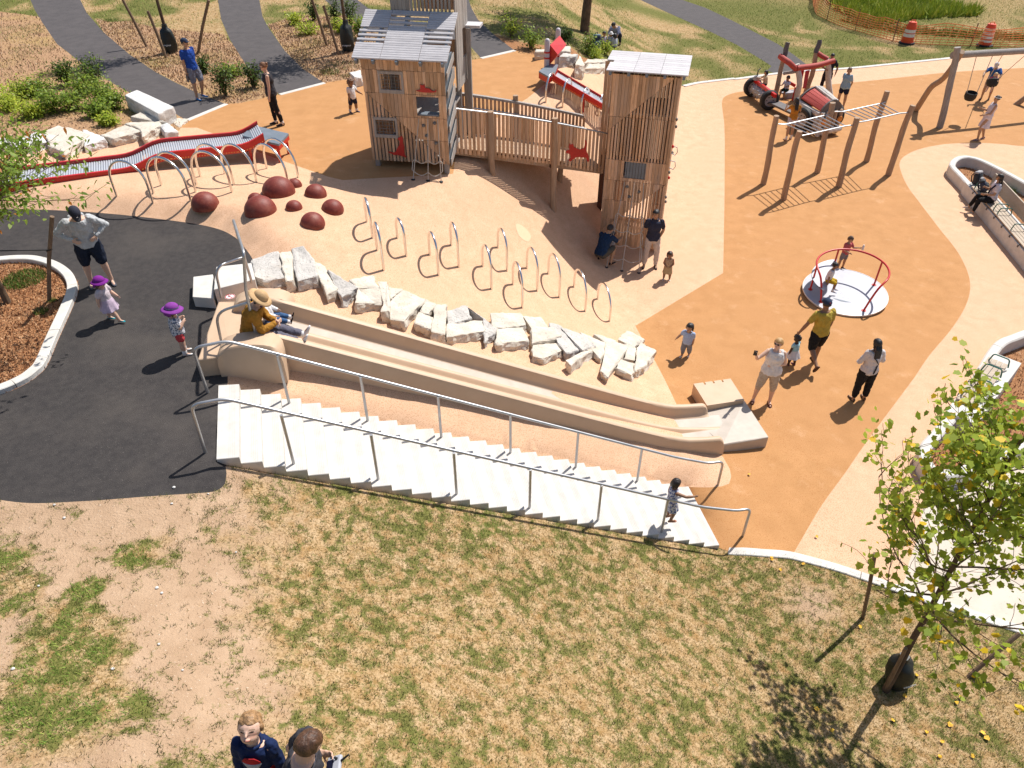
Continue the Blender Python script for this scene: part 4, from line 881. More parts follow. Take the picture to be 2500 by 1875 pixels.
def log(b, path, r, n=10, seed=0):            # a crooked round log
    r_ = random.Random(seed); A = [Vector(p) for p in path]; L_ = (A[-1] - A[0]).length; out = []; rs = []
    m = max(4, int(L_ / .25)); sp = spline(A, max(2, int(m / max(1, len(A) - 1))))
    ph = r_.uniform(0, 6)
    for i, p in enumerate(sp):
        t = i / (len(sp) - 1); out.append(p + Vector((math.sin(ph + t * 7), math.cos(ph * 1.7 + t * 6), 0)) * r * .22 * math.sin(t * math.pi)); rs.append(r * (1.06 - .12 * t + r_.uniform(-.05, .05)))
    b.tube(out, rs, n); return b
def animal(F, cx, cz, pts, s, d, name, par, flip=1):
    b = MB(); b.prism([F(cx + flip * x * s, d, cz + z * s) for x, z in pts], tuple(F(0, d - .02, 0) - F(0, d, 0))); return b.build(name, M['red'], par)
M['net'] = mat('grey net rope', (.22, .21, .20), rough=.8)
M['hold'] = mat('grey climbing hold', (.15, .145, .14), (.2, .19, .18), 20, .8, bump=.4)
# --- left tower (stands on the upper ground)
ug = UPZ
T1o = un(*P('c2', 985, 1262), 3.26); T1o = Vector((-3.45, 17.62, ug)); a1 = R(-9)
F1, ux1, uy1 = frame3((T1o.x, T1o.y), (math.cos(a1), math.sin(a1)))
W1, D1 = 1.95, 1.9; Z1, E1 = 3.36, 5.74
t1 = thing('play_tower', 'left wooden play tower with slatted sloping roof and red animal cut outs', 'play tower', F1(W1 / 2, D1 / 2, ug), group='timber towers joined by the bridge')
def pos1(px, py):                             # front wall coordinates of a photo pixel
    d = ray(px, py); n = (uy1.x, uy1.y); t = (T1o.x * n[0] + T1o.y * n[1]) / (d[0] * n[0] + d[1] * n[1]); p = Vector((d[0] * t, d[1] * t, CAM_H + d[2] * t))
    return ((p - Vector((T1o.x, T1o.y, 0))).dot(ux1), p.z)
def zt(x, y): return pos1(*P('zt', x, y))
H1 = []
for (xa, ya, xb_, yb_) in ((303, 200, 600, 448), (245, 800, 525, 1030), (800, 515, 1078, 775)):
    pa_, pb_ = zt(xa, ya), zt(xb_, yb_); H1.append((pa_[0], pb_[0], pb_[1], pa_[1]))
da, db = zt(85, 425), zt(1130, 1330)
dg1 = lambda x: da[1] + (db[1] - da[1]) * (x - da[0]) / (db[0] - da[0])
sm1 = [zt(180, 157)[1], zt(1000, 498)[1], zt(1000, 800)[1], zt(1000, 1088)[1]]
b = MB(); planks(b, F1, 0, W1, Z1, E1, .088, lambda x, z: z > dg1(x), H1, sm1, .035, diag=dg1); b.build('front_wall', M['wood'], t1)
for h in H1[:2]:
    e = .05
    fb_ = MB(); o_ = [F1(h[0] - e, -.02, h[2] - .05), F1(h[1] + e, -.02, h[2] - .05), F1(h[1] + e, -.02, h[3] + .04), F1(h[0] - e, -.02, h[3] + .04)]
    i_ = [F1(h[0], -.02, h[2] + .03), F1(h[1], -.02, h[2] + .03), F1(h[1], -.02, h[3] - .02), F1(h[0], -.02, h[3] - .02)]
    bk = tuple(uy1 * .05); ob, ib = [p + Vector(bk) for p in o_], [p + Vector(bk) for p in i_]
    fb_.add(o_ + i_ + ob + ib, [(k, (k + 1) % 4, (k + 1) % 4 + 4, k + 4) for k in range(4)] + [(k + 8, (k + 1) % 4 + 8, (k + 1) % 4 + 12, k + 12) for k in range(4)] + [(k, (k + 1) % 4, (k + 1) % 4 + 8, k + 8) for k in range(4)] + [(k + 4, (k + 1) % 4 + 4, (k + 1) % 4 + 12, k + 12) for k in range(4)])
    wf = fb_.build('window_frame', M['woodg'], t1)
    nb_ = MB()
    for k in range(1, 6): x = h[0] + (h[1] - h[0]) * k / 6; nb_.tube([F1(x, .03, h[2]), F1(x, .03, h[3])], .006, 5)
    for k in range(1, 5): z = h[2] + (h[3] - h[2]) * k / 5; nb_.tube([F1(h[0], .035, z), F1(h[1], .035, z)], .006, 5)
    nb_.build('window_net', M['net'], wf)
sill = MB().box(F1((H1[2][0] + H1[2][1]) / 2, .10, H1[2][2] + .02), (H1[2][1] - H1[2][0], .22, .03), rz(a1)).build('window_sill', M['greyplate'], t1)
# side walls (right one in big slanted grey boards), back wall
b = MB(); n = 4
for k in range(6):
    za = Z1 + .02 + (E1 - Z1 - .3) * k / 5.2
    b.prism([F1(W1 + .03, .05, za - .06), F1(W1 + .03, D1 * .42, za + .20), F1(W1 + .03, D1 * .42, min(za + .46, E1)), F1(W1 + .03, .05, za + .10)], tuple(ux1 * .02))
b2_ = MB(); planks(b2_, F1, .03, D1 * .44, Z1, E1, .12, lambda x, z: True, axis='y', d0=W1 - .03); b2_.build('side_wall', M['greyplate'], t1)  # dark grey stands in for the shade between the slanted boards
b.build('side_wall', M['woodg'], t1)
b = MB(); planks(b, F1, .03, D1 - .03, Z1, E1, .11, lambda x, z: z < 4.4 and x < .9, [], [], .035, axis='y', d0=-.0); b.build('side_wall', M['wood'], t1)
b = MB(); planks(b, F1, .05, W1 - .05, Z1, E1, .11, lambda x, z: z > 4.0, [(H1[2][0] - .1, H1[2][1] + .2, 4.2, 5.1)], [], .03, d0=D1); b.build('back_wall', M['wood'], t1)
b = MB()
for x, d in ((.12, .09), (W1 - .09, .09), (.12, D1 - .09), (W1 - .09, D1 - .09)): b = MB(); b.beam(F1(x, d, ug - .1), F1(x, d, E1 - .03), .11, .11, up=ux1); b.build('post', M['logg'], t1)
for z in (Z1 + .03, 4.42): b = MB(); b.box(F1(W1 / 2, D1 / 2, z), (W1 - .12, D1 - .12, .05), rz(a1)); b.build('platform', M['woodg'], t1)
# sloping slatted roof
r0, r1 = (-.10, -.20, 5.80), (W1 + .12, 1.12, 6.52)
rl0 = aty(*P('zr', 10, 1140), 17.45); rr0 = aty(*P('zr', 1815, 1222), 17.1)
def roofp(a, t, dz=0): return F1(-.12 + a * (W1 + .24), -.20 + t * 1.30, 5.80 + t * .72 + dz)
b = MB(); ns = 22; cols = ((0, .295), (.30, .70), (.705, 1.0))
for j, (ca_, cb_) in enumerate(cols):
    for i in range(ns):
        third = i * 3 // ns if True else 0
        t0_r, t1_r = i / ns, (i + 1) / ns
        opened = (j != 1 and 7 <= i < 14) or (j == 1 and i >= 15 and i < 21)
        if opened and (i % 2 == 1): continue
        q = [roofp(ca_, t0_r + .003), roofp(cb_, t0_r + .003), roofp(cb_, t1_r - .004), roofp(ca_, t1_r - .004)]
        b.prism(q, (0, 0, -.03))
rf = b.build('roof', M['roof'], t1)
b = MB()
for a in (.04, .22, .47, .72, .95): b.beam(roofp(a, -.01, -.085), roofp(a, 1.0, -.085), .06, .10)
b.build('rafters', M['darkgrey'] if 'darkgrey' in M else M['greyplate'], rf)
# tall rear part that rises out of the picture
b = MB(); planks(b, F1, .48, W1 - .04, 6.42, 7.25, .088, lambda x, z: x < .95, [], [], .04, d0=1.14); b.build('upper_wall', M['woodg'], t1)
b = MB(); planks(b, F1, .48, W1 - .04, 6.3, 7.25, .088, lambda x, z: x > 1.2, [], [], .04, d0=2.35); b.build('upper_wall', M['wood'], t1)
b = MB(); planks(b, F1, 1.17, 2.35, 6.3, 7.25, .10, lambda x, z: True, [(1.55, 2.1, 6.7, 7.1)], [], .03, axis='y', d0=.46); b.build('upper_wall', M['woodg'], t1)
b = MB(); planks(b, F1, 1.14, 2.35, 4.75, 7.25, .13, lambda x, z: True, [(1.75, 2.2, 5.35, 6.0), (1.5, 2.12, 6.7, 7.1)], [], .03, axis='y', d0=W1 + .02, diag=None); b.build('upper_wall', M['woodg'], t1)
for x in (.5, W1 - .02):
    b = MB(); b.beam(F1(x, 2.40, ug - .1), F1(x, 2.40, 7.25), .12, .12, up=ux1); b.build('post', M['logg'], t1)
b = MB(); b.beam(F1(W1 + .12, 2.15, ug - .1), F1(W1 + .12, 2.15, 5.95), .10, .10, up=ux1); b.build('post', M['logg'], t1)
b = MB(); b.box(F1(W1 + .16, 2.35, 5.98), (.5, .4, .06), rz(a1)); b.build('small_canopy', M['roof'], t1)
b = MB()
b.prism([F1(.45, 1.14, 7.22), F1(W1 + .05, 1.14, 7.22), F1(W1 + .05, 2.4, 7.3), F1(.45, 2.4, 7.3)], (0, 0, .05)); b.build('upper_roof', M['roof'], t1)
# red animals, holds, rope net
CAT = [(-1, 0), (-.55, .14), (-.52, .62), (-.42, .55), (-.22, .55), (-.14, .66), (-.08, .30), (.30, .26), (.62, .06), (.85, .04), (.92, .2), (1, .12), (.93, -.04), (.5, -.1), (-.3, -.12)]
DOG = [(-.62, -.72), (-.2, -.70), (.30, -.80), (.52, -.86), (.58, -.80), (.44, -.70), (.40, -.30), (.46, -.02), (.38, .42), (.40, .80), (.30, 1.0), (.20, .88), (-.04, .80), (-.02, .62), (.10, .55), (.04, .2), (-.2, -.15), (-.34, -.42), (-.55, -.52), (-.98, -.44), (-1.0, -.52), (-.6, -.66)]
WALK = [(-1.0, .38), (-.72, .46), (-.80, .62), (-.74, .92), (-.62, .78), (-.48, .86), (-.36, .60), (.1, .34), (.46, .40), (.58, .72), (.50, .95), (.60, .98), (.70, .70), (.64, .28), (.92, -.3), (.98, -.72), (.82, -.70), (.72, -.38), (.36, -.30), (-.1, -.20), (-.42, -.34), (-.62, -.48), (-.78, -.36), (-.60, -.20), (-.66, .10), (-.98, .22)]
p = zt(915, 440); animal(F1, p[0], p[1], CAT, .245, -.008, 'lying_cat_cutout', t1)
p = zt(590, 1180); animal(F1, p[0] - .05, p[1] + .02, DOG, .285, -.008, 'sitting_dog_cutout', t1)
for (x, y) in ((880, 890), (1025, 858), (920, 1022), (1045, 1120)):
    p = zt(x, y); b = MB(); b.ell(F1(p[0], -.02, p[1]), (.045, .03, .04), 8, 6); b.build('climbing_hold', M['hold'], t1, True)
def net(name, par, F, tops, feet, rungs, r=.011):
    n = thing.__call__ if False else None
    b = MB()
    for a, f in zip(tops, feet): b.tube([a, f], r, 6)
    for t_ in rungs:
        row = [a.lerp(f, t_) for a, f in zip(tops, feet)]
        for p_, q_ in zip(row[:-1], row[1:]): b.tube([p_.lerp(q_, k / 6) - Vector((0, 0, .09 * math.sin(math.pi * k / 6))) for k in range(7)], r, 6)
    for s_ in (0, -1):
        for ta, tb in zip(rungs[:-1], rungs[1:]):
            p_, q_ = tops[s_].lerp(feet[s_], ta), tops[s_].lerp(feet[s_], tb); o_ = (tops[s_] - tops[1 if s_ == 0 else -2]).normalized() * .05
            b.tube([p_, p_.lerp(q_, .15) + o_, p_.lerp(q_, .85) + o_, q_], r, 6)
    no = b.build(name, M['rope'], par, True)
    for f in feet:
        g_ = Vector((f.x, f.y, hz(f.x, f.y))); MB().lathe([(.05, 0), (.05, .012), (.03, .02), (.001, .022)], g_, 12).build('ground_anchor', M['dark'], par, True)
tp = [F1(zt(x, 800)[0], -.03, zt(x, 800)[1]) for x in (820, 938, 1065)]; ft = [GP('zt', x, y) for x, y in ((742, 1600), (938, 1612), (1108, 1627))]
net('climbing_net', t1, F1, tp, ft, (.66, .86))
# --- right tower (stands on the low ground)
T2o = Vector((2.56, 19.46, 0)); a2 = R(-14)
F2, ux2, uy2 = frame3((T2o.x, T2o.y), (math.cos(a2), math.sin(a2)))
W2, D2, E2 = 1.70, 1.5, 4.88
t2 = thing('play_tower', 'tall right wooden play tower with flat grey roof above the sloping slide ground', 'play tower', F2(W2 / 2, D2 / 2, 0), group='timber towers joined by the bridge')
def pos2(px, py):
    d = ray(px, py); n = (uy2.x, uy2.y); t = (T2o.x * n[0] + T2o.y * n[1]) / (d[0] * n[0] + d[1] * n[1]); p = Vector((d[0] * t, d[1] * t, CAM_H + d[2] * t))
    return ((p - Vector((T2o.x, T2o.y, 0))).dot(ux2), p.z)
def zv(c, x, y): return pos2(*P(c, x, y))
d1a, d1b = zv('c3', 895, 1010), zv('c3', 1390, 625); dA = lambda x: d1a[1] + (d1b[1] - d1a[1]) * (x - d1a[0]) / (d1b[0] - d1a[0])
d2a, d2b = zv('zu', 700, 700), zv('zu', 1290, 290); dB = lambda x: d2a[1] + (d2b[1] - d2a[1]) * (x - d2a[0]) / (d2b[0] - d2a[0])
zs_ = [zv('zu', 500, 210)[1], zv('zu', 600, 490)[1], zv('zu', 600, 745)[1]]
pw0, pw1 = zv('zu', 762, 0), zv('zu', 1020, 215); plate_top = zv('c3', 1110, 1255)[1]
zlow = zs_[0]
b = MB()
seamtop = zv('c3', 1000, 1235)[1]; mid = zv('c3', 1150, 915)[1]
b = MB(); planks(b, F2, 0, W2, seamtop, E2, .083, lambda x, z: z > dA(x) or x > W2 - .1, [], [zv('c3', 1100, 650)[1] if False else mid], .034, diag=dA)
planks(b, F2, 0, W2, zlow, seamtop, .083, lambda x, z: True, [(pw0[0], pw1[0], pw1[1], plate_top)], [], .03)
planks(b, F2, 0, W2, .10, zlow, .083, lambda x, z: (z > dB(x) and not (z > zs_[1] and .25 < x < .62)) or (z < zs_[2]), [], [zs_[1], zs_[2]], .034, diag=dB)
b.build('front_wall', M['wood'], t2)
b = MB(); b.prism([F2(pw0[0], .02, pw1[1]), F2(pw1[0], .02, pw1[1]), F2(pw1[0], .02, plate_top), F2(pw0[0], .02, plate_top)], tuple(uy2 * .02))
g_b = MB()
for k in range(7): x = pw0[0] + (pw1[0] - pw0[0]) * (k + .5) / 7; g_b.beam(F2(x, .014, pw1[1]), F2(x, .014, plate_top), .008, .006)
b.build('grey_panel', M['greyplate'], t2, extra=[(g_b, M['dark'])])
b = MB(); planks(b, F2, .03, D2, .12, E2, .10, lambda x, z: z > 3.2, [], [2.4], .035, axis='y', d0=W2 - .03); b.build('side_wall', M['wood'], t2)
b = MB(); planks(b, F2, .03, D2, 2.2, E2, .10, lambda x, z: False, [], [], .04, axis='y', d0=0); b.build('side_wall', M['wood'], t2)
b = MB(); planks(b, F2, .02, W2, .12, E2, .10, lambda x, z: z > 2.3 or z < 1.0, [(.5, 1.2, .3, 1.5)], [], .035, d0=D2); b.build('back_wall', M['wood'], t2)
b = MB(); planks(b, F2, -.36, .02, 2.3, E2 - .02, .09, lambda x, z: True, [], [4.1], .03, d0=1.15); b.build('side_panel', M['wood'], t2)
for x, d in ((.06, .09), (W2 - .07, .09), (.06, D2 - .09), (W2 - .07, D2 - .09)): b = MB(); b.beam(F2(x, d, -.1), F2(x, d, E2), .10, .10, up=ux2); b.build('post', M['log'], t2)
b = MB(); b.beam(F2(-.22, 1.3, -.1), F2(-.22, 1.3, 2.4), .22, .14, up=ux2); b.build('post', M['darkwood'], t2)
for z in (2.18, 3.9): b = MB(); b.box(F2(W2 / 2, D2 / 2, z), (W2 - .12, D2 - .12, .05), rz(a2)); b.build('platform', M['woodg'], t2)
# flat roof: six boards panels, one corner left out
b = MB()
def rp2(a, d, z): return F2(-.16 + a * (W2 + .34), -.14 + d * (D2 + .35), z)
for i in range(3):
    for j in range(2):
        a0, a1_ = i / 3, (i + 1) / 3
        x0_ = a0 + (.0 if j == 0 else -.0)
        if i == 0 and j == 1: a0 = -.05
        for k in range(5):
            d0_, d1_ = (j + k / 5) / 2, (j + (k + 1) / 5) / 2
            if i == 0 and j == 0 and k == 4 : a0 = .04
            zz = E2 + .115 - .02 * ((i + j) % 2) * 0
            q = [rp2(a0, d0_ + .003, zz), rp2(a1_ - .004, d0_ + .003, zz), rp2(a1_ - .004, d1_ - .003, zz), rp2(a0, d1_ - .003, zz)]
            b.prism(q, (0, 0, -.03))
rf2 = b.build('roof', M['roof2'] if 'roof2' in M else M['roof'], t2)
b = MB()
for a in (.05, .28, .5, .72, .95): b.beam(rp2(a, .0, E2 + .04), rp2(a, 1.0, E2 + .04), .07, .09)
b.build('rafters', M['greyplate'], rf2)
for (x, y) in ((1046, 1440), (1137, 1480), (1062, 1517)):
    p = zv('c3', x, y); b = MB(); b.ell(F2(p[0], -.02, p[1]), (.05, .03, .045), 8, 6); b.build('climbing_hold', M['hold'], t2, True)
for k in range(9):
    b = MB(); b.ell(F2(W2 + .03, .25 + .5 * (k % 2), .9 + k * .36), (.035, .05, .045), 8, 6); b.build('climbing_hold', M['redrail'] if k % 3 == 0 else M['hold'], t2, True)
for z in (2.55, 2.95): MB().tube([F2(W2 + .01, .3, z + .1), F2(W2 + .14, .3, z + .08), F2(W2 + .17, .3, z - .05), F2(W2 + .12, .3, z - .14), F2(W2 + .01, .3, z - .1)], .012, 6).build('grab_handle', M['steel'], t2, True)
tp = [F2(zv('zu', x, y)[0], -.03, zv('zu', x, y)[1]) for x, y in ((752, 235), (880, 250), (1005, 262))]; ft = [GP('zu', x, y) for x, y in ((500, 1400), (707, 1447), (938, 1475))]
net('climbing_net', t2, F2, tp, ft, (.36, .54, .70, .86), .012)
# --- bridge
br = thing('slatted_bridge', 'slatted wooden ramp bridge joining the two play towers', 'bridge', Vector((.6, 19.4, hz(.6, 19.4))))
fa, fb2 = Vector((-1.42, 18.12, 0)), Vector((2.58, 19.74, 0)); bd = (fb2 - fa); BL_ = bd.length; bd.normalize(); bn = Vector((-bd.y, bd.x, 0))
def bz(t): return 3.42 + (2.24 - 3.42) * float(sstep(-.15, 1.25, t) * 1.35 - .05) if False else 3.48 + (2.28 - 3.48) * t - .10 * math.sin(math.pi * t) * -.6
def bp(t, w, z): p = fa + bd * BL_ * t + bn * w; return Vector((p.x, p.y, bz(t) + z))
BWD = 1.45
def fence_run(w, zt_, zb_, nm, t0, t1):
    b = MB(); n = int((t1 - t0) * BL_ / .112)
    for i in range(n):
        ta, tb = t0 + (t1 - t0) * (i + .12) / n, t0 + (t1 - t0) * (i + .76) / n; o = rng.uniform(-.01, .01)
        b.prism([bp(ta, w, zb_ + o), bp(tb, w, zb_ + o), bp(tb, w, zt_), bp(ta, w, zt_)], tuple(bn * .011))
    return b.build(nm, M['wood'], br)
fence_run(0, .94, -.16, 'front_balustrade', 0, 1); fence_run(BWD, .94, -.1, 'rear_balustrade', 0, 1.02)
b = MB()
n = int(BL_ / .13)
for i in range(n): b.prism([bp((i + .03) / n, .04, -.03), bp((i + .97) / n, .04, -.03), bp((i + .97) / n, BWD - .02, -.03), bp((i + .03) / n, BWD - .02, -.03)], (0, 0, -.04))
b.build('deck', M['log'], br)
for w in (.12, BWD - .12): b = MB(); b.beam(bp(0, w, -.14), bp(1, w, -.14), .09, .14); b.build('joist', M['log'], br)
MB().tube([bp(k / 12, -.01, .965) for k in range(13)], .022, 8).build('steel_rail', M['steel'], br, True)
MB().tube([bp(k / 12, BWD - .05, .66) for k in range(13)], .02, 8).build('steel_rail', M['steel'], br, True)
b = MB()
b.grid([[bp(k / 10, BWD + a, z) for a, z in ((-.05, .94), (-.05, 1.0), (.09, 1.0), (.09, .94))] for k in range(11)], closed_u=True); b.build('top_rail', M['logg'], br)
for t_, w, top, lean in ((.215, -.07, 1.02, 0), (.625, -.07, 1.10, .05)):
    p = fa + bd * BL_ * t_ + bn * w; b = MB(); log(b, [(p.x + lean, p.y, hz(p.x, p.y) - .1), (p.x + .02, p.y, bz(t_) - .2), (p.x, p.y, bz(t_) + top)], .085, 10, int(t_ * 99)); b.build('post', M['log'], br, True)
for t_, w, top in ((.13, BWD + .06, 1.12), (.52, BWD + .06, 1.14), (.80, BWD - .4, -.1)):
    p = fa + bd * BL_ * t_ + bn * w; b = MB(); log(b, [(p.x, p.y, hz(p.x, p.y) - .1), (p.x, p.y, bz(t_) + top)], .08, 10, 7 + int(t_ * 99)); b.build('post', M['log'], br, True)
b = MB(); b.beam(bp(.625, -.12, -.22), bp(.625, BWD, -.22), .08, .08); b.build('cross_beam', M['darkwood'], br)
t_ = .835
animal(lambda a, d, z: bp(0, d, 0).xy.to_3d() + bd * a + Vector((0, 0, z)), BL_ * .80, bz(.80) + .25, WALK, .36, -.005, 'walking_cat_cutout', br)

# ------------------------------------------------------------------ monkey bars
mbk = thing('monkey_bars', 'monkey bars of steel ladders on six crooked log posts', 'monkey bars', (10.9, 24.2, 0))
MBP = []
for (bx, by, tx, ty) in ((200, 1420, 303, 893), (358, 1540, 482, 1012), (615, 1330, 737, 792), (780, 1440, 925, 908), (995, 1245, 1158, 703), (1165, 1350, 1356, 813)):
    p = GP('c4', bx, by); tp_ = aty(*P('c4', tx, ty), p.y); MBP.append((p, tp_))
    midp = p.lerp(tp_, .5) + Vector((rng.uniform(-.05, .05), 0, 0)); b = MB(); log(b, [p - Vector((0, 0, .1)), midp, tp_], .095, 12, int(bx)); b.build('post', M['log'], mbk, True)
def ladder(na, nb2, fa_, fb_, nr):
    """near pair and far pair of end points; the rails kick outwards at both ends"""
    n0, n1_, f0_, f1_ = na, nb2, fa_, fb_
    sb = thing  # unused
    MB().tube(fillet(n0, .08, 4), .022, 8).build('rail', M['steel'], mbk, True); MB().tube(fillet(f0_, .08, 4), .022, 8).build('rail', M['steel'], mbk, True)
    for k in range(nr):
        t = (k + .0) / (nr - 1); p = n0[1].lerp(n0[2], .0 + t) if len(n0) == 4 else n0[0].lerp(n0[1], t); q = f0_[1].lerp(f0_[2], t) if len(f0_) == 4 else f0_[0].lerp(f0_[1], t)
        MB().tube([p, q], .018, 8).build('rung', M['steel'], mbk, True)
def at(c, x, y, Y): return aty(*P(c, x, y), Y)
f_ = [at('c4', 318, 958, 23.95), at('c4', 375, 960, 23.98), at('c4', 680, 890, 24.75), at('c4', 715, 880, 24.85)]
n_ = [at('c4', 500, 1047, 22.7), at('c4', 560, 1035, 22.82), at('c4', 835, 972, 23.55), at('c4', 890, 966, 23.65)]
ladder(n_, 0, f_, 0, 8)
f_ = [at('c4', 750, 862, 24.95), at('c4', 815, 862, 25.05), at('c4', 1110, 798, 25.72), at('c4', 1140, 788, 25.8)]
n_ = [at('c4', 940, 943, 23.72), at('c4', 990, 935, 23.85), at('c4', 1250, 875, 24.5), at('c4', 1315, 870, 24.62)]
ladder(n_, 0, f_, 0, 8)

# ------------------------------------------------------------------ swing set
sw = thing('swing_set', 'timber swing set with grey log beam at the right edge', 'swing set', (17.4, 30, 0))
pA = GP('c4', 1560, 985); qA = aty(*P('c4', 1700, 365), 29.55); b = MB(); log(b, [pA - Vector((0, 0, .1)), pA.lerp(qA, .5) + Vector((.06, 0, 0)), qA], .12, 12, 3); b.build('post', M['logg'], sw, True)
pB = un(*P('c4', 1372, 850), 0); qB = aty(*P('c4', 1735, 400), 29.45); b = MB(); log(b, [pB - Vector((0, 0, .1)), pB.lerp(qB, .35) + Vector((-.05, 0, .1)), pB.lerp(qB, .6) + Vector((.1, 0, -.05)), qB], .11, 12, 4); b.build('brace', M['log'], sw, True)
bm0, bm1 = aty(*P('c4', 1660, 427), 29.75), aty(*P('c4', 2800, 352), 31.6); b = MB(); log(b, [bm0, bm0.lerp(bm1, .5), bm1], .12, 12, 5); b.build('beam', M['logg'], sw, True)
dB_ = (bm1 - bm0); e_ = bm1 - dB_.normalized() * .3
pC = un(*P('c4', 2140, 805), 0); b = MB(); log(b, [pC - Vector((0, 0, .1)), pC.lerp(e_, .5), e_], .11, 12, 6); b.build('brace', M['log'], sw, True)
pD = Vector((e_.x + .5, e_.y + 1.2, -.1)); b = MB(); log(b, [pD, e_], .11, 12, 8); b.build('post', M['logg'], sw, True)
def toddler_seat(label, c, tops, tilt=0.0):
    t = thing('toddler_swing', label, 'swing', c, group='bucket swings on the log beam')
    b = MB(); Mx = Matrix.Rotation(tilt, 3, 'X')
    prof = [(.20, .16), (.225, .14), (.225, -.02), (.17, -.14), (.05, -.17), (.001, -.17)]; inn = [(.001, -.14), (.05, -.14), (.145, -.11), (.195, 0), (.195, .14), (.20, .16)]
    b.lathe(prof + inn, c, 16, Mx); se = b.build('bucket_seat', M['dark'], t, True)
    for tp_, sx in zip(tops, (-1, 1)):
        e = Vector(c) + Mx @ Vector((sx * .20, 0, .15)); MB().tube([tp_, e], .014, 6).build('rope', M['rope'], t, True)
s1 = aty(*P('c4', 1798, 742), 29.95); b0_ = bm0
toddler_seat('empty black bucket swing hanging near the left post of the swing set', s1, [aty(*P('c4', 1845, 435), 30.0), aty(*P('c4', 1972, 425), 30.25)], .1)
s2 = aty(*P('c4', 2230, 620), 31.9)
s2t = [aty(*P('c4', 2105, 420), 30.5), aty(*P('c4', 2240, 405), 30.7)]

# ------------------------------------------------------------------ carousel
cc = Vector((8.82, 16.72, 0)); car = thing('carousel', 'round grey carousel disc with open red hand ring', 'carousel', cc)
tl = Matrix.Rotation(R(4.5), 3, Vector((1, -.55, 0)).normalized()); CR = 1.07
b = MB(); b.lathe([(.001, -.05), (CR - .02, -.05), (CR, -.02), (CR + .005, .0), (CR, .018), (CR - .015, .02), (CR - .02, .012)], cc + Vector((0, 0, .12)), 64, tl); b.build('rim', M['whitep'], car, True)
b = MB(); b.lathe([(.001, .004), (CR - .02, .004)], cc + Vector((0, 0, .13)), 64, tl)
db_ = MB()
for i in range(14):
    a, q = rng.uniform(0, 6.28), rng.uniform(0, .35); db_.lathe([(.011, .0005), (.010, .002), (.001, .002)], cc + Vector((-.05, -.1, .13)) + tl @ Vector((math.cos(a) * q, math.sin(a) * q, .004)), 8, tl)
b.build('deck', M['deck'], car, extra=[(db_, M['white'])])
MB().lathe([(.5, -.02), (.5, .1), (.001, .1)], cc, 24).build('bearing', M['greyplate'], car, True)
RG = .88; ring = []
def cpt(a, r_, z): return cc + Vector((0, 0, .12)) + tl @ Vector((math.cos(a) * r_, math.sin(a) * r_, z))
foot1, foot2 = un(*P('zm', 215, 655), .16), un(*P('zm', 675, 752), .16)
a_s, a_e = math.atan2(foot1.y - cc.y, foot1.x - cc.x), math.atan2(foot2.y - cc.y, foot2.x - cc.x)
if a_s > 0: a_s -= 2 * math.pi
sw_ = (a_s + 2 * math.pi - a_e) % (2 * math.pi) if False else None
# ring runs from the right foot anticlockwise round the back to the left foot
a0_, a1_ = a_e, a_s
while a1_ < a0_: a1_ += 2 * math.pi
pts = [cpt(a0_, RG, .02), cpt(a0_ + .10, RG, .32), cpt(a0_ + .26, RG, .62), cpt(a0_ + .55, RG, .74)]
m = 22
for k in range(m + 1): pts.append(cpt(a0_ + .75 + (a1_ - a0_ - 1.5) * k / m, RG, .75))
pts += [cpt(a1_ - .55, RG, .74), cpt(a1_ - .26, RG, .62), cpt(a1_ - .10, RG, .32), cpt(a1_, RG, .02)]
MB().tube(spline(pts, 3), .026, 10).build('hand_ring', M['redrail'], car, True)
for (x, y) in ((290, 330), (705, 510), (147, 525)):
    p = un(*P('zm', x, y), .2); a = math.atan2(p.y - cc.y, p.x - cc.x); po = MB().tube([cpt(a, RG, .0), cpt(a, RG, .75)], .024, 10).build('post', M['redrail'], car, True)
    MB().lathe([(.001, .015), (.06, .015), (.06, .0)], cpt(a, RG, .006), 12, tl).build('foot_plate', M['redrail'], po)
for a in (a0_, a1_): MB().lathe([(.001, .015), (.06, .015), (.06, .0)], cpt(a, RG, .006), 12, tl).build('foot_plate', M['redrail'], car)
b = MB(); am = math.atan2(un(*P('zm', 250, 430), .4).y - cc.y, un(*P('zm', 250, 430), .4).x - cc.x); rows = []
ths = [am - 1.05 + 2.1 * k / 16 for k in range(17)]
ch = math.cos(1.05) * .92
for sft in (0, -.025):
    rows = []
    for k in range(17):
        a = ths[k]; ri = min(.92 * math.cos(1.05) / math.cos(a - am), .92); rows.append([cpt(a, ri + (.93 - ri) * q - (.10 * math.sin(math.pi * k / 16) * (1 - q)), .36 + sft + .05 * q) for q in (0, .25, .5, .75, 1)])
    b.grid(rows)
b.build('seat_shell', M['deck'], car, True)
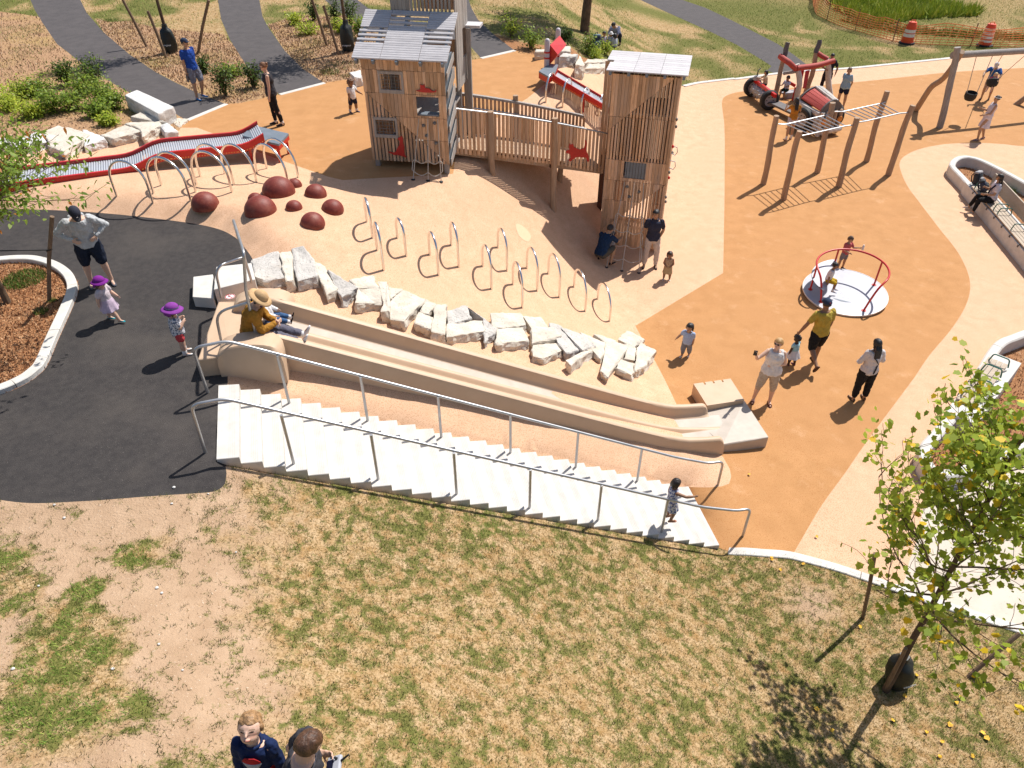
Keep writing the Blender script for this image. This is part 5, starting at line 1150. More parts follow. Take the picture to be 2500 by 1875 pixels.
# ------------------------------------------------------------------ log truck
TR = thing('play_truck', 'wooden play truck with red log cab, slatted bonnet and rubber wheels', 'play truck', (11.3, 31, 0))
tf = un(*P('zc', 1270, 1480), 0); tb = un(*P('zc', 330, 1030), 0)         # front middle and rear axle middle
td = Vector((tf.x - tb.x, tf.y - tb.y, 0)).normalized(); tn = Vector((-td.y, td.x, 0))
def tp(u, w, z): return Vector((tb.x, tb.y, 0)) + td * u + tn * w + Vector((0, 0, z))
def wheel(par, c, r_, wd, ax, nm='wheel'):
    Mx = Matrix((tuple(Vector((0, 0, 1)).cross(ax).normalized()), (0, 0, 1), tuple(ax))).transposed()
    b = MB(); b.lathe([(r_ * .62, -wd / 2), (r_ * .9, -wd / 2), (r_, -wd * .3), (r_, wd * .3), (r_ * .9, wd / 2), (r_ * .62, wd / 2)], c, 24, Mx); w = b.build(nm, M['dark'], par, True)
    b = MB(); b.lathe([(r_ * .64, -wd * .45), (r_ * .58, -wd * .3), (r_ * .25, -wd * .2), (.001, -wd * .22)], c, 24, Mx); b.lathe([(r_ * .64, wd * .45), (r_ * .58, wd * .3), (r_ * .25, wd * .2), (.001, wd * .22)], c, 24, Mx); hb = MB()
    for k in range(6):
        a = k * math.pi / 3
        for s_ in (-1, 1): hb.ell(c + Mx @ Vector((math.cos(a) * r_ * .36, math.sin(a) * r_ * .36, s_ * wd * .26)), (.03, .03, .02), 6, 4)
    b.build('rim', M['rim'], w, True, extra=[(hb, M['dark'])]); return w
M['rim'] = mat('grey wheel rim', (.34, .32, .33), rough=.5)
M['paintred'] = mat('worn red boards', (.42, .06, .045), (.32, .04, .03), 6, .7, bump=.2, stretch=(2, 6, 6), island=.15)
M['paintw'] = mat('whitewashed log', (.60, .55, .50), (.48, .43, .39), 6, .75, bump=.3)
M['dgrey'] = mat('dark grey board', (.13, .115, .115), (.10, .09, .09), 6, .7)
M['darkgrey'] = M['dgrey']
rw = un(*P('zc', 205, 930), 0); rw2 = un(*P('zc', 445, 1125), 0)
axr = (rw2 - rw).normalized(); rd = .40
for p in (rw, rw2): wheel(TR, Vector((p.x, p.y + .1, rd)), rd, .22, axr.cross(Vector((0, 0, 1))).cross(Vector((0, 0, 1))) * -1 if False else axr)
b = MB(); b.beam(rw + Vector((0, .1, rd + .30)) - axr * .1, rw2 + Vector((0, .1, rd + .30)) + axr * .45, .10, .14); b.build('red_rail', M['redrail'], TR)
sp = MB(); c0, c1_ = rw + Vector((0, .1, rd)), rw2 + Vector((0, .1, rd)); sp.tube([c0.lerp(c1_, .12), c0.lerp(c1_, .88)], .21, 12)
for i in range(40):
    a = i * 2.4; p = c0.lerp(c1_, .15 + .7 * (i / 40)); o_ = axr.orthogonal().normalized(); q2 = axr.cross(o_); dd = o_ * math.cos(a) + q2 * math.sin(a); sp.tube([p + dd * .2, p + dd * .29], [.03, .012], 5)
sp.build('spiked_drum', M['rim'], TR)
st_ = rw + (rw2 - rw) * .12 + Vector((0, .1, rd + .37)); sb_ = MB(); sb_.lathe([(.16, 0), (.15, .1), (.1, .16), (.001, .18)], st_, 12); ru = sb_.build('rear_hub', M['rim'], TR, True)
MB().tube([st_ + Vector((0, 0, .15)), st_ + Vector((0, 0, .38)), st_ + Vector((.12, .1, .44))], .025, 8).build('handlebar', M['dark'], ru, True)
# cab
def zcp(x, y, Y): return aty(*P('zc', x, y), Y)
p1 = un(*P('zc', 535, 955), 0); k1 = zcp(735, 140, p1.y + .35)
b = MB(); log(b, [p1 - Vector((0, 0, .1)), p1.lerp(zcp(680, 340, p1.y + .25), .5), zcp(680, 340, p1.y + .25)], .10, 10, 31); b.build('cab_post', M['log'], TR, True)
b = MB(); log(b, [zcp(678, 345, p1.y + .25), k1], .10, 10, 32); b.build('post_cap', M['dgrey'], TR, True)
p2 = un(*P('zc', 985, 880), 0); k2 = zcp(1195, 105, p2.y + .3)
b = MB(); log(b, [p2 - Vector((0, 0, .1)), p2.lerp(zcp(1140, 290, p2.y + .2), .45) + Vector((.06, 0, 0)), zcp(1140, 290, p2.y + .2)], .10, 10, 33); b.build('cab_post', M['log'], TR, True)
b = MB(); log(b, [zcp(1140, 290, p2.y + .2), k2], .10, 10, 34); b.build('post_cap', M['dgrey'], TR, True)
p3 = un(*P('zc', 850, 985), 0); q3 = zcp(862, 455, p3.y + .1)
b = MB(); log(b, [p3 - Vector((0, 0, .1)), zcp(895, 750, p3.y), q3], .115, 10, 35); b.build('cab_post', M['paintw'], TR, True)
p4 = un(*P('zc', 1350, 900), 0); q4 = zcp(1310, 385, p4.y + .1)
b = MB(); log(b, [p4 - Vector((0, 0, .1)), q4], .12, 10, 36); b.build('cab_post', M['paintw'], TR, True)
b = MB(); log(b, [zcp(620, 340, p1.y + .2), zcp(740, 430, p1.y - .3), zcp(850, 525, p3.y)], .115, 10, 37); b.build('roof_log', M['redlog'] if 'redlog' in M else M['paintred'], TR, True)
b = MB(); log(b, [zcp(855, 515, p3.y - .02), zcp(1130, 475, (p3.y + p4.y) / 2), zcp(1400, 405, p4.y)], .115, 10, 38); b.build('roof_log', M['paintred'], TR, True)
b = MB(); log(b, [zcp(1165, 300, p2.y + .2), zcp(1310, 385, p4.y + .15)], .10, 10, 39); b.build('roof_log', M['paintred'], TR, True)
b = MB(); log(b, [zcp(670, 590, p1.y), zcp(840, 560, p3.y)], .07, 10, 40); b.build('cross_log', M['logg'], TR, True)
b = MB()
for x0 in (905, 985): b.prism([zcp(x0, 555, p3.y + .9), zcp(x0 + 65, 540, p3.y + 1.0), zcp(x0 + 10, 800, p3.y + .75), zcp(x0 - 40, 810, p3.y + .65)], (.02, .05, 0))
b.build('red_screen', M['redrail'], TR)
b = MB(); b.beam(zcp(790, 1050, p3.y + .05), zcp(845, 790, p3.y + .1), .08, .10); b.build('red_door_frame', M['redrail'], TR)
seat_c = zcp(745, 860, (p1.y + p3.y) / 2 + .3)
b = MB(); b.box(seat_c, (.75, .35, .06), rz(math.atan2(tn.y, tn.x))); b.box(seat_c - Vector((0, 0, .2)), (.3, .25, .35), rz(math.atan2(tn.y, tn.x))); b.build('bench_seat', M['rim'], TR)
b = MB(); b.beam(zcp(700, 690, p1.y + .2), zcp(840, 770, p3.y + .3), .05, .12); b.build('seat_back', M['redrail'], TR)
# bonnet: curved top of boards between two end boards
bk = [un(*P('zc', 905, 1000), .55), un(*P('zc', 1380, 820), .55)]; bkz = 1.05
B0 = aty(*P('zc', 905, 835), 30.2); 
fl, fr_ = un(*P('zc', 1215, 1130), 1.0), un(*P('zc', 1505, 1075), 1.0); bl, br2 = un(*P('zc', 920, 960), 1.0), un(*P('zc', 1290, 900), 1.0)
def bon(t, s_, h_=0):                        # t 0 back .. 1 front, s across
    a = bl.lerp(fl, t); c = br2.lerp(fr_, t); p = a.lerp(c, s_); p.z = 1.0 + .30 * math.sin(math.pi * min(max(s_, 0), 1)) ** .8 + h_ + .06 * (1 - t); return p
nb = 9
red_b, pale = MB(), MB()
for i in range(nb):
    s0, s1 = i / nb, (i + 1) / nb; tgt = pale if i in (4, 6) or i == 5 and False else red_b
    q = [bon(0, s0 + .006), bon(0, s1 - .006), bon(1, s1 - .006), bon(1, s0 + .006)]
    if i in (4, 5, 6): log(pale, [bon(.0, (s0 + s1) / 2, .03), bon(.5, (s0 + s1) / 2, .03), bon(1, (s0 + s1) / 2, .02)], .055, 8, i)
    else: red_b.prism(q, (0, 0, -.05))
red_b.build('bonnet', M['paintred'], TR, extra=[(pale, M['paintw'])])
def endboard(t, drop, nm, off):
    pr = [bon(t, s_ / 12, .05) + td * off for s_ in range(13)]; lo = [Vector((p.x, p.y, max(p.z - drop if False else .62, .1))) for p in (pr[-1], pr[0])]
    b = MB(); b.prism(pr + lo, tuple(td * .06)); return b.build(nm, M['dgrey'], TR)
endboard(1, .4, 'bonnet_front', -.03); endboard(0, .4, 'dash_board', -.05)
for s_ in (0, 1):
    b = MB()
    for z in (.40, .62, .84): log(b, [Vector((bon(-.02, s_).x, bon(-.02, s_).y, z)), Vector((bon(1, s_).x, bon(1, s_).y, z))], .11, 8, int(z * 10))
    b.build('side_boards', M['paintw'], TR, True)
b = MB(); c0 = bon(1, 0); c1_ = bon(1, 1)
for s_ in (.04, .30, .68, .96): p = c0.lerp(c1_, s_) + td * .08; b = MB(); log(b, [(p.x, p.y, .05), (p.x, p.y, .95)], .08, 8, int(s_ * 50)); b.build('grille_log', M['paintw'] if s_ < .5 else M['log'], TR, True)
for s_ in (.1, .9):
    p = c0.lerp(c1_, s_) + td * .18; Mx = Matrix((tuple(tn), (0, 0, 1), tuple(td))).transposed(); MB().lathe([(.10, -.03), (.12, 0), (.10, .03), (.001, .05)], Vector((p.x, p.y, .62)), 14, Mx).build('headlight', M['amber'] if 'amber' in M else mat('amber lens', (.6, .2, .02), rough=.3), TR, True)
b = MB(); log(b, [Vector((c0.x, c0.y, .25)) + td * .22 - tn * -.1, Vector((c1_.x, c1_.y, .25)) + td * .22], .11, 10, 9); b.build('bumper', M['paintw'], TR, True)
fwp = un(*P('zc', 985, 1420), 0)
for s_, of in ((0, -.22), (1, .22)):
    p = bon(.55, s_) + tn * of; nn = (c1_ - c0); nn.z = 0; nn.normalize(); p = bon(.5, s_) + nn * of; wheel(TR, Vector((p.x, p.y, .46)), .46, .24, nn)
MB().box(tp(1.9, 0, .3), (2.6, .5, .08), rz(math.atan2(td.y, td.x))).build('chassis', M['dgrey'], TR)

# ------------------------------------------------------------------ planters with bench seats
def wall_loop(pts, w, h, label, name='planter_kerb', seg=2.4, m='concrete'):
    A = dense(pts, .18); b = MB(); cur = [A[0]]; L_ = 0
    for p, q in zip(A[:-1], A[1:]):
        L_ += (q - p).length; cur.append(q)
        if L_ > seg:
            sub = cur[:]; sub[-1] = sub[-1] + (sub[-2] - sub[-1]).normalized() * .014; r_ = ribbon(sub, w, -.1, h, None, name, 0, chamfer=.03); b.add(r_.v, r_.f); cur = [q]; L_ = 0
    if len(cur) > 1: r_ = ribbon(cur, w, -.1, h, None, name, 0, chamfer=.03); b.add(r_.v, r_.f)
    o = b.build(name, M[m], origin=A[len(A) // 2]); return tag(o, label, 'kerb wall', 'raised kerbs round the planting beds')
def off2(pts, d):
    out = []
    for i, p in enumerate(pts):
        t = (pts[min(i + 1, len(pts) - 1)] - pts[max(i - 1, 0)]); t = Vector((t.x, t.y, 0)).normalized(); out.append(p + Vector((-t.y, t.x, 0)) * d)
    return out
wall_loop(off2(bed_rt_out, -.10), .20, .36, 'rounded pale concrete kerb wall round the bed with the seated woman')
wall_loop(off2(bed_rb_out, .10), .22, .34, 'curved pale kerb wall round the bed beside the young tulip tree')
M['slat'] = mat('bench slats', (.46, .37, .28), (.37, .29, .21), 6, .7, bump=.15, stretch=(.6, 6, 6), island=.12)
def wall_bench(label, a, b_, into, back, zs_=.46, arms=(), back_h=.42, slats=4, grp='benches on the bed walls'):
    """a-b: front top edge of the concrete seat base; into: unit vector towards the bed."""
    d = (b_ - a); L_ = d.length; d.normalize(); t = thing('wall_bench', label, 'bench', Vector((a.x, a.y, 0)).lerp(Vector((b_.x, b_.y, 0)), .5), group=grp); ang = math.atan2(d.y, d.x)
    def q(u, w, z): return Vector((a.x, a.y, 0)) + d * u + into * w + Vector((0, 0, z))
    b = MB(); b.prism([q(-.5, 0, -.05), q(L_ + .4, 0, -.05), q(L_ + .4, 0, zs_ - .06), q(-.5, 0, zs_ - .06)], tuple(into * .62)); ba = b.build('concrete_base', M['concrete'], t)
    bv = ba.modifiers.new('b', 'BEVEL'); bv.width = .02; bv.segments = 2
    for k in range(slats):
        w = .02 + k * .105; b = MB(); b.beam(q(.0, w + .045, zs_ - .01), q(L_, w + .045, zs_ - .01), .09, .035); b.build('seat_slat', M['slat'], t)
    if back:
        for k in range(2): b = MB(); b.prism([q(-.05, .56, zs_ + .06 + k * .2), q(L_, .56, zs_ + .06 + k * .2), q(L_, .60, zs_ + .245 + k * .2), q(-.05, .60, zs_ + .245 + k * .2)], tuple(into * .035)); b.build('back_board', M['slat'], t)
    for u in arms:
        MB().tube(fillet([q(u, .06, zs_), q(u, .10, zs_ + .20), q(u, .42, zs_ + .20), q(u, .46, zs_)], .05, 3), .016, 6).build('armrest', M['teal'], t, True)
    n = int(L_ / .6)
    for k in range(n): MB().box(q(.3 + k * .6, .03, zs_ - .09), (.05, .10, .08), rz(ang)).build('bracket', M['dgrey'], t)
    return q
a_ = un(*P('zb', 575, 480), .46); b_ = un(*P('zb', 1450, 1500), .46); ln_ = (b_ - a_).normalized(); b_ = a_ + ln_ * 6.0
into = Vector((-ln_.y, ln_.x, 0)); into = into if into.x > 0 else -into
qRT = wall_bench('long slatted bench with backrest on the concrete wall under the seated woman', a_, b_, into, True, .47, (.15, 1.75, 2.05, 3.1, 4.2))
a_ = un(*P('cD', 1680, 385), .46); b_ = un(*P('cD', 1930, 70), .46); ln_ = (b_ - a_).normalized(); into = Vector((-ln_.y, ln_.x, 0)); into = into if into.x > 0 else -into
qRB = wall_bench('short backless slatted bench with teal armrests beside the young tulip tree', a_, b_, into, False, .47, (.15, .75, 1.4, 1.9), slats=4)
blkp = un(*P('cD', 1750, 440), .4)
# bags on the long bench
def backpack(label, c, yaw, mats, s=1.0, lean=.2, grp='bags lying about'):
    t = thing('backpack', label, 'backpack', c, yaw, grp); Mx = rz(yaw) @ Matrix.Rotation(-lean, 3, 'X')
    def W(p): return Vector(c) + Mx @ Vector(p) * s
    def blob(cx, cy, cz, a, b_, h, m, nm, e=.55):
        bb = MB(); rows = []
        for j in range(9):
            v = -1 + 2 * j / 8; rr = (1 - abs(v) ** 4) ** .5 * (1.06 - .12 * v); rr = max(rr, .02); rows.append([W((cx + a * rr * math.copysign(abs(math.cos(u)) ** e, math.cos(u)), cy + b_ * rr * math.copysign(abs(math.sin(u)) ** e, math.sin(u)), cz + v * h)) for u in [2 * math.pi * k / 16 for k in range(16)]])
        bb.grid(rows, True); return bb.build(nm, m, t, 'all')
    blob(0, 0, .24, .16, .11, .24, mats[0], 'main_bag'); blob(0, -.12, .17, .12, .05, .13, mats[1], 'front_pocket')
    blob(0, .0, .45, .13, .09, .05, mats[1], 'top_flap')
    MB().tube([W((-.03, .05, .48)), W((-.03, .05, .54)), W((.03, .05, .54)), W((.03, .05, .48))], .012 * s, 6).build('carry_loop', mats[0], t, True)
    for sx in (-1, 1): MB().tube([W((sx * .08, .10, .44)), W((sx * .10, .17, .34)), W((sx * .10, .16, .16)), W((sx * .09, .10, .06))], .018 * s, 6).build('strap', mats[0], t, True)
    return t
M['bagblk'] = mat('black nylon', (.014, .016, .022), (.022, .024, .03), 20, .7, bump=.3); M['baggrey'] = mat('pale grey nylon', (.42, .40, .40), (.30, .28, .28), 12, .7, bump=.3); M['bagnavy'] = mat('navy nylon', (.018, .024, .05), (.03, .035, .06), 12, .7, bump=.3); M['bagblue'] = mat('slate blue nylon', (.10, .17, .24), (.07, .12, .18), 10, .7)
backpack('black and pale grey backpack at the end of the long bench', qRT(-.25, .30, .41), R(35), (M['bagblk'], M['baggrey']), .95, .25)
backpack('dark navy backpack slumped on the slats nearer the seated woman', qRT(.42, .28, .475), R(60), (M['bagnavy'], M['bagblk']), .85, .5)
backpack('slate blue backpack on the shaded lawn beside the picnic family', GP('zs', 895, 375), R(10), (M['bagnavy'], M['bagblue']), 1.15, .1)

# ------------------------------------------------------------------ orange mesh fence and two drums
fpts = spline([GP('c4', *p) for p in ((575, -40), (600, 95), (660, 140), (760, 188), (860, 225), (960, 252), (1100, 292), (1260, 330), (1500, 347), (1860, 358), (2212, 368), (2700, 380))], 6)
fen = thing('mesh_fence', 'sagging orange plastic mesh barrier fence along the far lawn', 'fence', fpts[0])
M['mesh'] = mat('orange mesh', (.90, .30, .10), (.86, .24, .07), 3, .5)
b = MB(); A = dense(fpts, .22)
def ftop(i): s_ = i * .22; return 1.02 - .16 * abs(math.sin(s_ * 1.1)) + .05 * math.sin(s_ * 2.7)
def fpt(i, t): p = A[i]; return Vector((p.x + .05 * math.sin(i * .31) * t, p.y + .10 * math.sin(i * .23 + 1) * t, p.z + .03 + ftop(i) * t))
for i in range(len(A)):
    b.beam(fpt(i, 0), fpt(i, 1), .014, .02)
for k in range(9):
    t_ = k / 8
    for i in range(len(A) - 1): b.beam(fpt(i, t_), fpt(i + 1, t_), (.010), .032 if k not in (0, 8) else .04)
b.build('mesh_sheet', M['mesh'], fen)
for i in range(4, len(A), 13): MB().beam(A[i] - Vector((0, 0, .1)), A[i] + Vector((.0, .05, 1.12)), .04, .04).build('stake', M['stake'], fen)
for (x, y, lab) in ((1305, 335, 'orange and white striped traffic drum, left of the pair by the mesh fence'), (1905, 352, 'orange and white striped traffic drum, right of the pair by the mesh fence')):
    p = GP('c4', x, y); t = thing('traffic_drum', lab, 'traffic drum', p, group='traffic drums by the mesh fence')
    z = p.z; prof = [(.30, 0), (.30, .10), (.275, .12), (.27, .30), (.26, .31), (.255, .48), (.245, .49), (.24, .66), (.23, .67), (.225, .82), (.20, .86), (.19, .93), (.17, .95), (.001, .95)]
    MB().lathe([(r_ * 1.08, z + h_ * 1.12) for r_, h_ in prof], (p.x, p.y, 0), 24).build('drum_body', M['orangep'], t, True)
    for h0, h1, ra, rb in ((.32, .46, .262, .257), (.50, .64, .247, .242)) if x < 1500 else ((.19, .28, .276, .272), (.34, .45, .261, .258), (.51, .62, .2465, .243), (.69, .78, .231, .227)):
        MB().lathe([(ra * 1.09, z + h0 * 1.12), (rb * 1.09, z + h1 * 1.12)], (p.x, p.y, 0), 24).build('white_band', M['whitep'], t, True)
    MB().lathe([(.40, 0), (.40, .06), (.31, .09)], (p.x, p.y, z), 24).build('rubber_base', M['dark'], t, True)
    MB().tube([Vector((p.x - .12, p.y, z + 1.05)), Vector((p.x - .1, p.y, z + 1.15)), Vector((p.x + .1, p.y, z + 1.15)), Vector((p.x + .12, p.y, z + 1.05))], .02, 6).build('handle', M['orangep'], t, True)

# ------------------------------------------------------------------ trees and shrubs
def leaf_mat(nm, tr=.5):
    m = bpy.data.materials.new(nm); m.use_nodes = True; N = m.node_tree.nodes; L = m.node_tree.links; b = N['Principled BSDF']; b.inputs['Roughness'].default_value = .5; b.inputs['Specular IOR Level'].default_value = .3
    a = N.new('ShaderNodeAttribute'); a.attribute_name = 'tint'; L.new(a.outputs['Color'], b.inputs['Base Color'])
    t = N.new('ShaderNodeBsdfTranslucent'); L.new(a.outputs['Color'], t.inputs[0]); ad = N.new('ShaderNodeMixShader'); ad.inputs[0].default_value = tr; L.new(b.outputs[0], ad.inputs[1]); L.new(t.outputs[0], ad.inputs[2]); L.new(ad.outputs[0], N['Material Output'].inputs[0]); return m
M['leaf'] = leaf_mat('leaves')
TULIP = np.array([(0, 0), (.16, .04), (.46, .10), (.40, .36), (.50, .62), (.24, .78), (.10, 1.0), (0, .90), (-.10, 1.0), (-.24, .78), (-.50, .62), (-.40, .36), (-.46, .10), (-.16, .04)])
OVAL = np.array([(0, 0), (.22, .3), (.2, .65), (0, 1.0), (-.2, .65), (-.22, .3)])
def leaf_cloud(name, pts, size, tints, shape, parent, droop=.5, seed=1, m=None):
    """pts: leaf stalk points (N,3)."""
    r_ = np.random.default_rng(seed); n = len(pts); k = len(shape); P_ = np.asarray(pts, float) - np.array(pmat(parent).translation)
    az = r_.uniform(0, 2 * np.pi, n); tilt = r_.normal(-droop, .45, n); roll = r_.normal(0, .5, n); s = size * r_.uniform(.6, 1.2, n)
    fx, fy, fz = np.cos(az) * np.cos(tilt), np.sin(az) * np.cos(tilt), np.sin(tilt)
    rx, ry, rz_ = -np.sin(az) * np.cos(roll), np.cos(az) * np.cos(roll), np.sin(roll)
    V = np.zeros((n, k, 3))
    for i, (a, b_) in enumerate(shape):
        bend = -.18 * b_ * b_ + .22 * abs(a)
        V[:, i, 0] = P_[:, 0] + s * (a * rx + b_ * fx); V[:, i, 1] = P_[:, 1] + s * (a * ry + b_ * fy); V[:, i, 2] = P_[:, 2] + s * (a * rz_ + b_ * fz + bend)
    me = bpy.data.meshes.new(name); me.vertices.add(n * k); me.vertices.foreach_set('co', V.astype(np.float32).ravel()); me.loops.add(n * k); me.loops.foreach_set('vertex_index', np.arange(n * k, dtype=np.int32))
    me.polygons.add(n); me.polygons.foreach_set('loop_start', np.arange(0, n * k, k, dtype=np.int32)); me.update(calc_edges=True)
    c = np.ones((n, k, 4), np.float32); T_ = np.asarray(tints, np.float32); w = r_.integers(0, len(T_), n); c[:, :, :3] = (T_[w] * r_.uniform(.8, 1.2, (n, 1)))[:, None, :]
    at_ = me.color_attributes.new('tint', 'FLOAT_COLOR', 'POINT'); at_.data.foreach_set('color', c.ravel()); me.materials.append(m or M['leaf'])
    o = bpy.data.objects.new(name, me); COL.objects.link(o); o.parent = parent; return o
TG = [(.34, .42, .045), (.40, .47, .055), (.24, .33, .035), (.42, .48, .06), (.29, .37, .04), (.33, .41, .045)]
TGY = TG * 2 + [(.78, .55, .03)]
def tree(label, base, top, r0, limbs, leaf, tints, seed, shape=OVAL, crown=(.35, 1.0), spread=1.6, nl=3000, group=None, extra_limbs=(), droop=.5, up=.45, low_r=1.0, cat='tree', lean_r=None):
    r_ = random.Random(seed); base = Vector(base); top = Vector(top); H = (top - base).length
    t = thing('young_tree' if H < 9 else 'tree', label, cat, base, group=group)
    b = MB(); path = [base - Vector((0, 0, .15))]
    for k in range(1, 13):
        f = k / 12; p = base.lerp(top, f) + Vector((r_.uniform(-1, 1), r_.uniform(-1, 1), 0)) * .035 * H * .05; path.append(p)
    path = spline(path, 3); rad = [r0 * (1.35 if i == 0 else 1) * (1 - .9 * i / (len(path) - 1)) + .006 for i in range(len(path))]
    b.tube(path, rad, 10); pts = []
    def limb(p, d, L_, r1, depth):
        q = [p]; dd = d.copy(); n = 5
        for k in range(n):
            dd = (dd + Vector((r_.uniform(-.25, .25), r_.uniform(-.25, .25), r_.uniform(-.08, .2)))).normalized(); q.append(q[-1] + dd * L_ / n)
        b.tube(q, [max(r1 * (1 - .8 * k / n), .003) for k in range(n + 1)], 6)
        for k in range(1, n + 1):
            if depth < 2 and r_.random() < .9:
                sd_ = (dd + Vector((r_.uniform(-1, 1), r_.uniform(-1, 1), r_.uniform(-.3, .5)))).normalized(); limb(q[k], sd_, L_ * r_.uniform(.35, .55), r1 * .45, depth + 1)
            if depth >= 1:
                for _ in range(2): pts.append(q[k] + Vector((r_.gauss(0, .05), r_.gauss(0, .05), r_.gauss(0, .05))) * (leaf / .12))
    for k in range(limbs):
        f = crown[0] + (crown[1] - crown[0]) * ((k + r_.random()) / limbs) ** .9; p = base.lerp(top, min(f, .98)); a = k * 2.4 + r_.uniform(-.5, .5)
        L_ = spread * (1.0 - .70 * ((f - crown[0]) / (1.001 - crown[0]))) * r_.uniform(.75, 1.15) * (low_r if k < 3 else 1)
        limb(p, Vector((math.cos(a), math.sin(a), up + .5 * (f - crown[0]))).normalized(), L_, r0 * .32 * (1.1 - f) + .006, 0)
    for (p, d, L_) in extra_limbs: limb(Vector(p), Vector(d).normalized(), L_, r0 * .25, 0)
    b.build('trunk', M['bark'], t, True)
    if len(pts) > nl: pts = r_.sample(pts, nl)
    out = []
    while len(out) < nl: p = r_.choice(pts); out.append(p + Vector((r_.gauss(0, .09), r_.gauss(0, .09), r_.gauss(0, .09))) * (leaf / .10))
    leaf_cloud('crown', [tuple(p) for p in out], leaf, tints, shape, t, droop, seed)
    return t
def stake(c, foot, top, label, group, r_=.03, lean_y=None, L_=None):
    p = GP(c, *foot); q = aty(*P(c, *top), p.y + (lean_y or 0)); b = MB()
    b.tube([p - Vector((0, 0, .15)), p.lerp(q, .5), q], r_, 8); o = b.build('tree_stake', M['stake'], None, True, origin=p); tag(o, label, 'stake', group); return p, q
def wbag(c, x, y, label, h, r_, lean=(0, 0), yaw=0, word='treegator'):
    p = GP(c, x, y); b = MB(); rows = []
    rg_ = random.Random(int(x)); ph = [rg_.uniform(0, 6) for _ in range(4)]
    for j in range(15):
        v = j / 14; rr = r_ * (.42 + .58 * math.sin(math.pi * min(.18 + (1 - v) * .62, 1)) ** 1.2) * (1 if v < .85 else .6); rr *= .72 + .28 * (1 - v)
        rows.append([Vector((p.x + lean[0] * v + math.cos(a) * rr * (1 + .10 * math.sin(3 * a + ph[0] + v * 5) + .05 * math.sin(7 * a + ph[1] + v * 9)), p.y + lean[1] * v + math.sin(a) * rr * (1 + .10 * math.sin(3 * a + ph[0] + v * 5)), p.z + .02 + v * h)) for a in [2 * math.pi * k / 24 for k in range(24)]])
    b.grid(rows, True); b.add(rows[0], [tuple(range(24))]); b.add(rows[-1], [tuple(range(24))]); o = b.build('watering_bag', M['bag'], None, 'all', origin=p); tag(o, label, 'watering bag', 'black watering bags round young trees')
    return p
def word(txt, loc, size, rotm, m, par, name='lettering', ext=.002):
    cu = bpy.data.curves.new(name, 'FONT'); cu.body = txt; cu.size = size; cu.align_x = 'CENTER'; cu.extrude = ext; tmp = bpy.data.objects.new(name, cu); COL.objects.link(tmp)
    dg = bpy.context.evaluated_depsgraph_get(); me = bpy.data.meshes.new_from_object(tmp.evaluated_get(dg)); bpy.data.objects.remove(tmp); me.name = name
    me.materials.clear(); me.materials.append(m); o = bpy.data.objects.new(name, me); COL.objects.link(o); o.parent = par
    o.matrix_basis = pmat(par).inverted() @ (Matrix.Translation(loc) @ rotm.to_4x4()); return o
# bottom right tulip tree
tb_ = GP('cE', 1145, 1060); kk = aty(*P('cD', 2110, 850), tb_.y + .1); tt = tb_ + (kk - tb_) * 1.06
print('tulip', tb_, kk)
ttree = tree('young tulip tree with lobed green and yellow leaves in the near lawn', tb_, tt, .050, 30, .085, TGY, 4, TULIP, (.33, .97), 1.75, 3700, None, droop=.3, up=.42, low_r=1.25)
stake('cE', (1145, 1060), (1300, 735), 'leaning wooden stake tied right against the tulip tree trunk', 'stakes of the tulip tree', .026, -.1)
stake('cE', (980, 500), (1062, 5), 'upright wooden stake on the kerb side of the tulip tree', 'stakes of the tulip tree', .03)
stake('cE', (1745, 975), (2180, 620), 'leaning wooden stake to the right of the tulip tree', 'stakes of the tulip tree', .032, .3)
wb = wbag('cE', 1225, 1000, 'black watering bag slumped round the tulip tree in the near lawn', .62, .22, (-.06, .05))
o_ = [o for o in bpy.data.objects if o.name.startswith('watering_bag')][-1]
word('treegator', Vector((wb.x + .06, wb.y - .185, wb.z + .2)), .055, Matrix.Rotation(R(15), 3, 'Z') @ Matrix.Rotation(R(70), 3, 'X'), M['white'], o_)
# left edge tree
tl_ = GP('c5', 62, 915); tlt = tl_ + Vector((-.30, .25, 4.2))
ltree = tree('young tree in the left planter with pale green leaves at the photo edge', tl_, tlt, .06, 20, .10, [(.20, .31, .035), (.25, .36, .045), (.16, .26, .03), (.28, .37, .06), (.23, .33, .04), (.20, .30, .04)] * 3 + [(.55, .20, .03)], 8, OVAL, (.38, .98), 1.25, 7500, None, droop=.4,
             extra_limbs=[(tl_ + Vector((-.05, .05, z_ - .25)), tuple(un(a_, b_, UPZ + z_) - (tl_ + Vector((-.05, .05, z_ - .25)))), (un(a_, b_, UPZ + z_) - (tl_ + Vector((-.05, .05, z_ - .25)))).length) for a_, b_, z_ in ((40, 450, 2.7), (75, 520, 2.2), (30, 565, 1.9), (92, 470, 2.5), (20, 425, 2.9), (55, 500, 2.4), (10, 500, 2.3))] + [(tl_ + Vector((-.1, .1, 2.3)), (.95, -.1, -.05), .9), (tl_ + Vector((-.1, .1, 2.6)), (.9, .4, -.1), 1.0), (tl_ + Vector((-.1, .1, 2.0)), (1, .3, 0), 1.0), (tl_ + Vector((-.08, .1, 1.75)), (.85, .35, .25), 1.15), (tl_ + Vector((-.1, .1, 2.1)), (.6, .6, .2), 1.1), (tl_ + Vector((-.1, .1, 1.55)), (.9, .1, .12), .95)])
p_, q_ = stake('c5', (355, 895), (402, 248), 'upright wooden stake in the left planter with a black tie strap', 'stake of the left planter tree', .036)
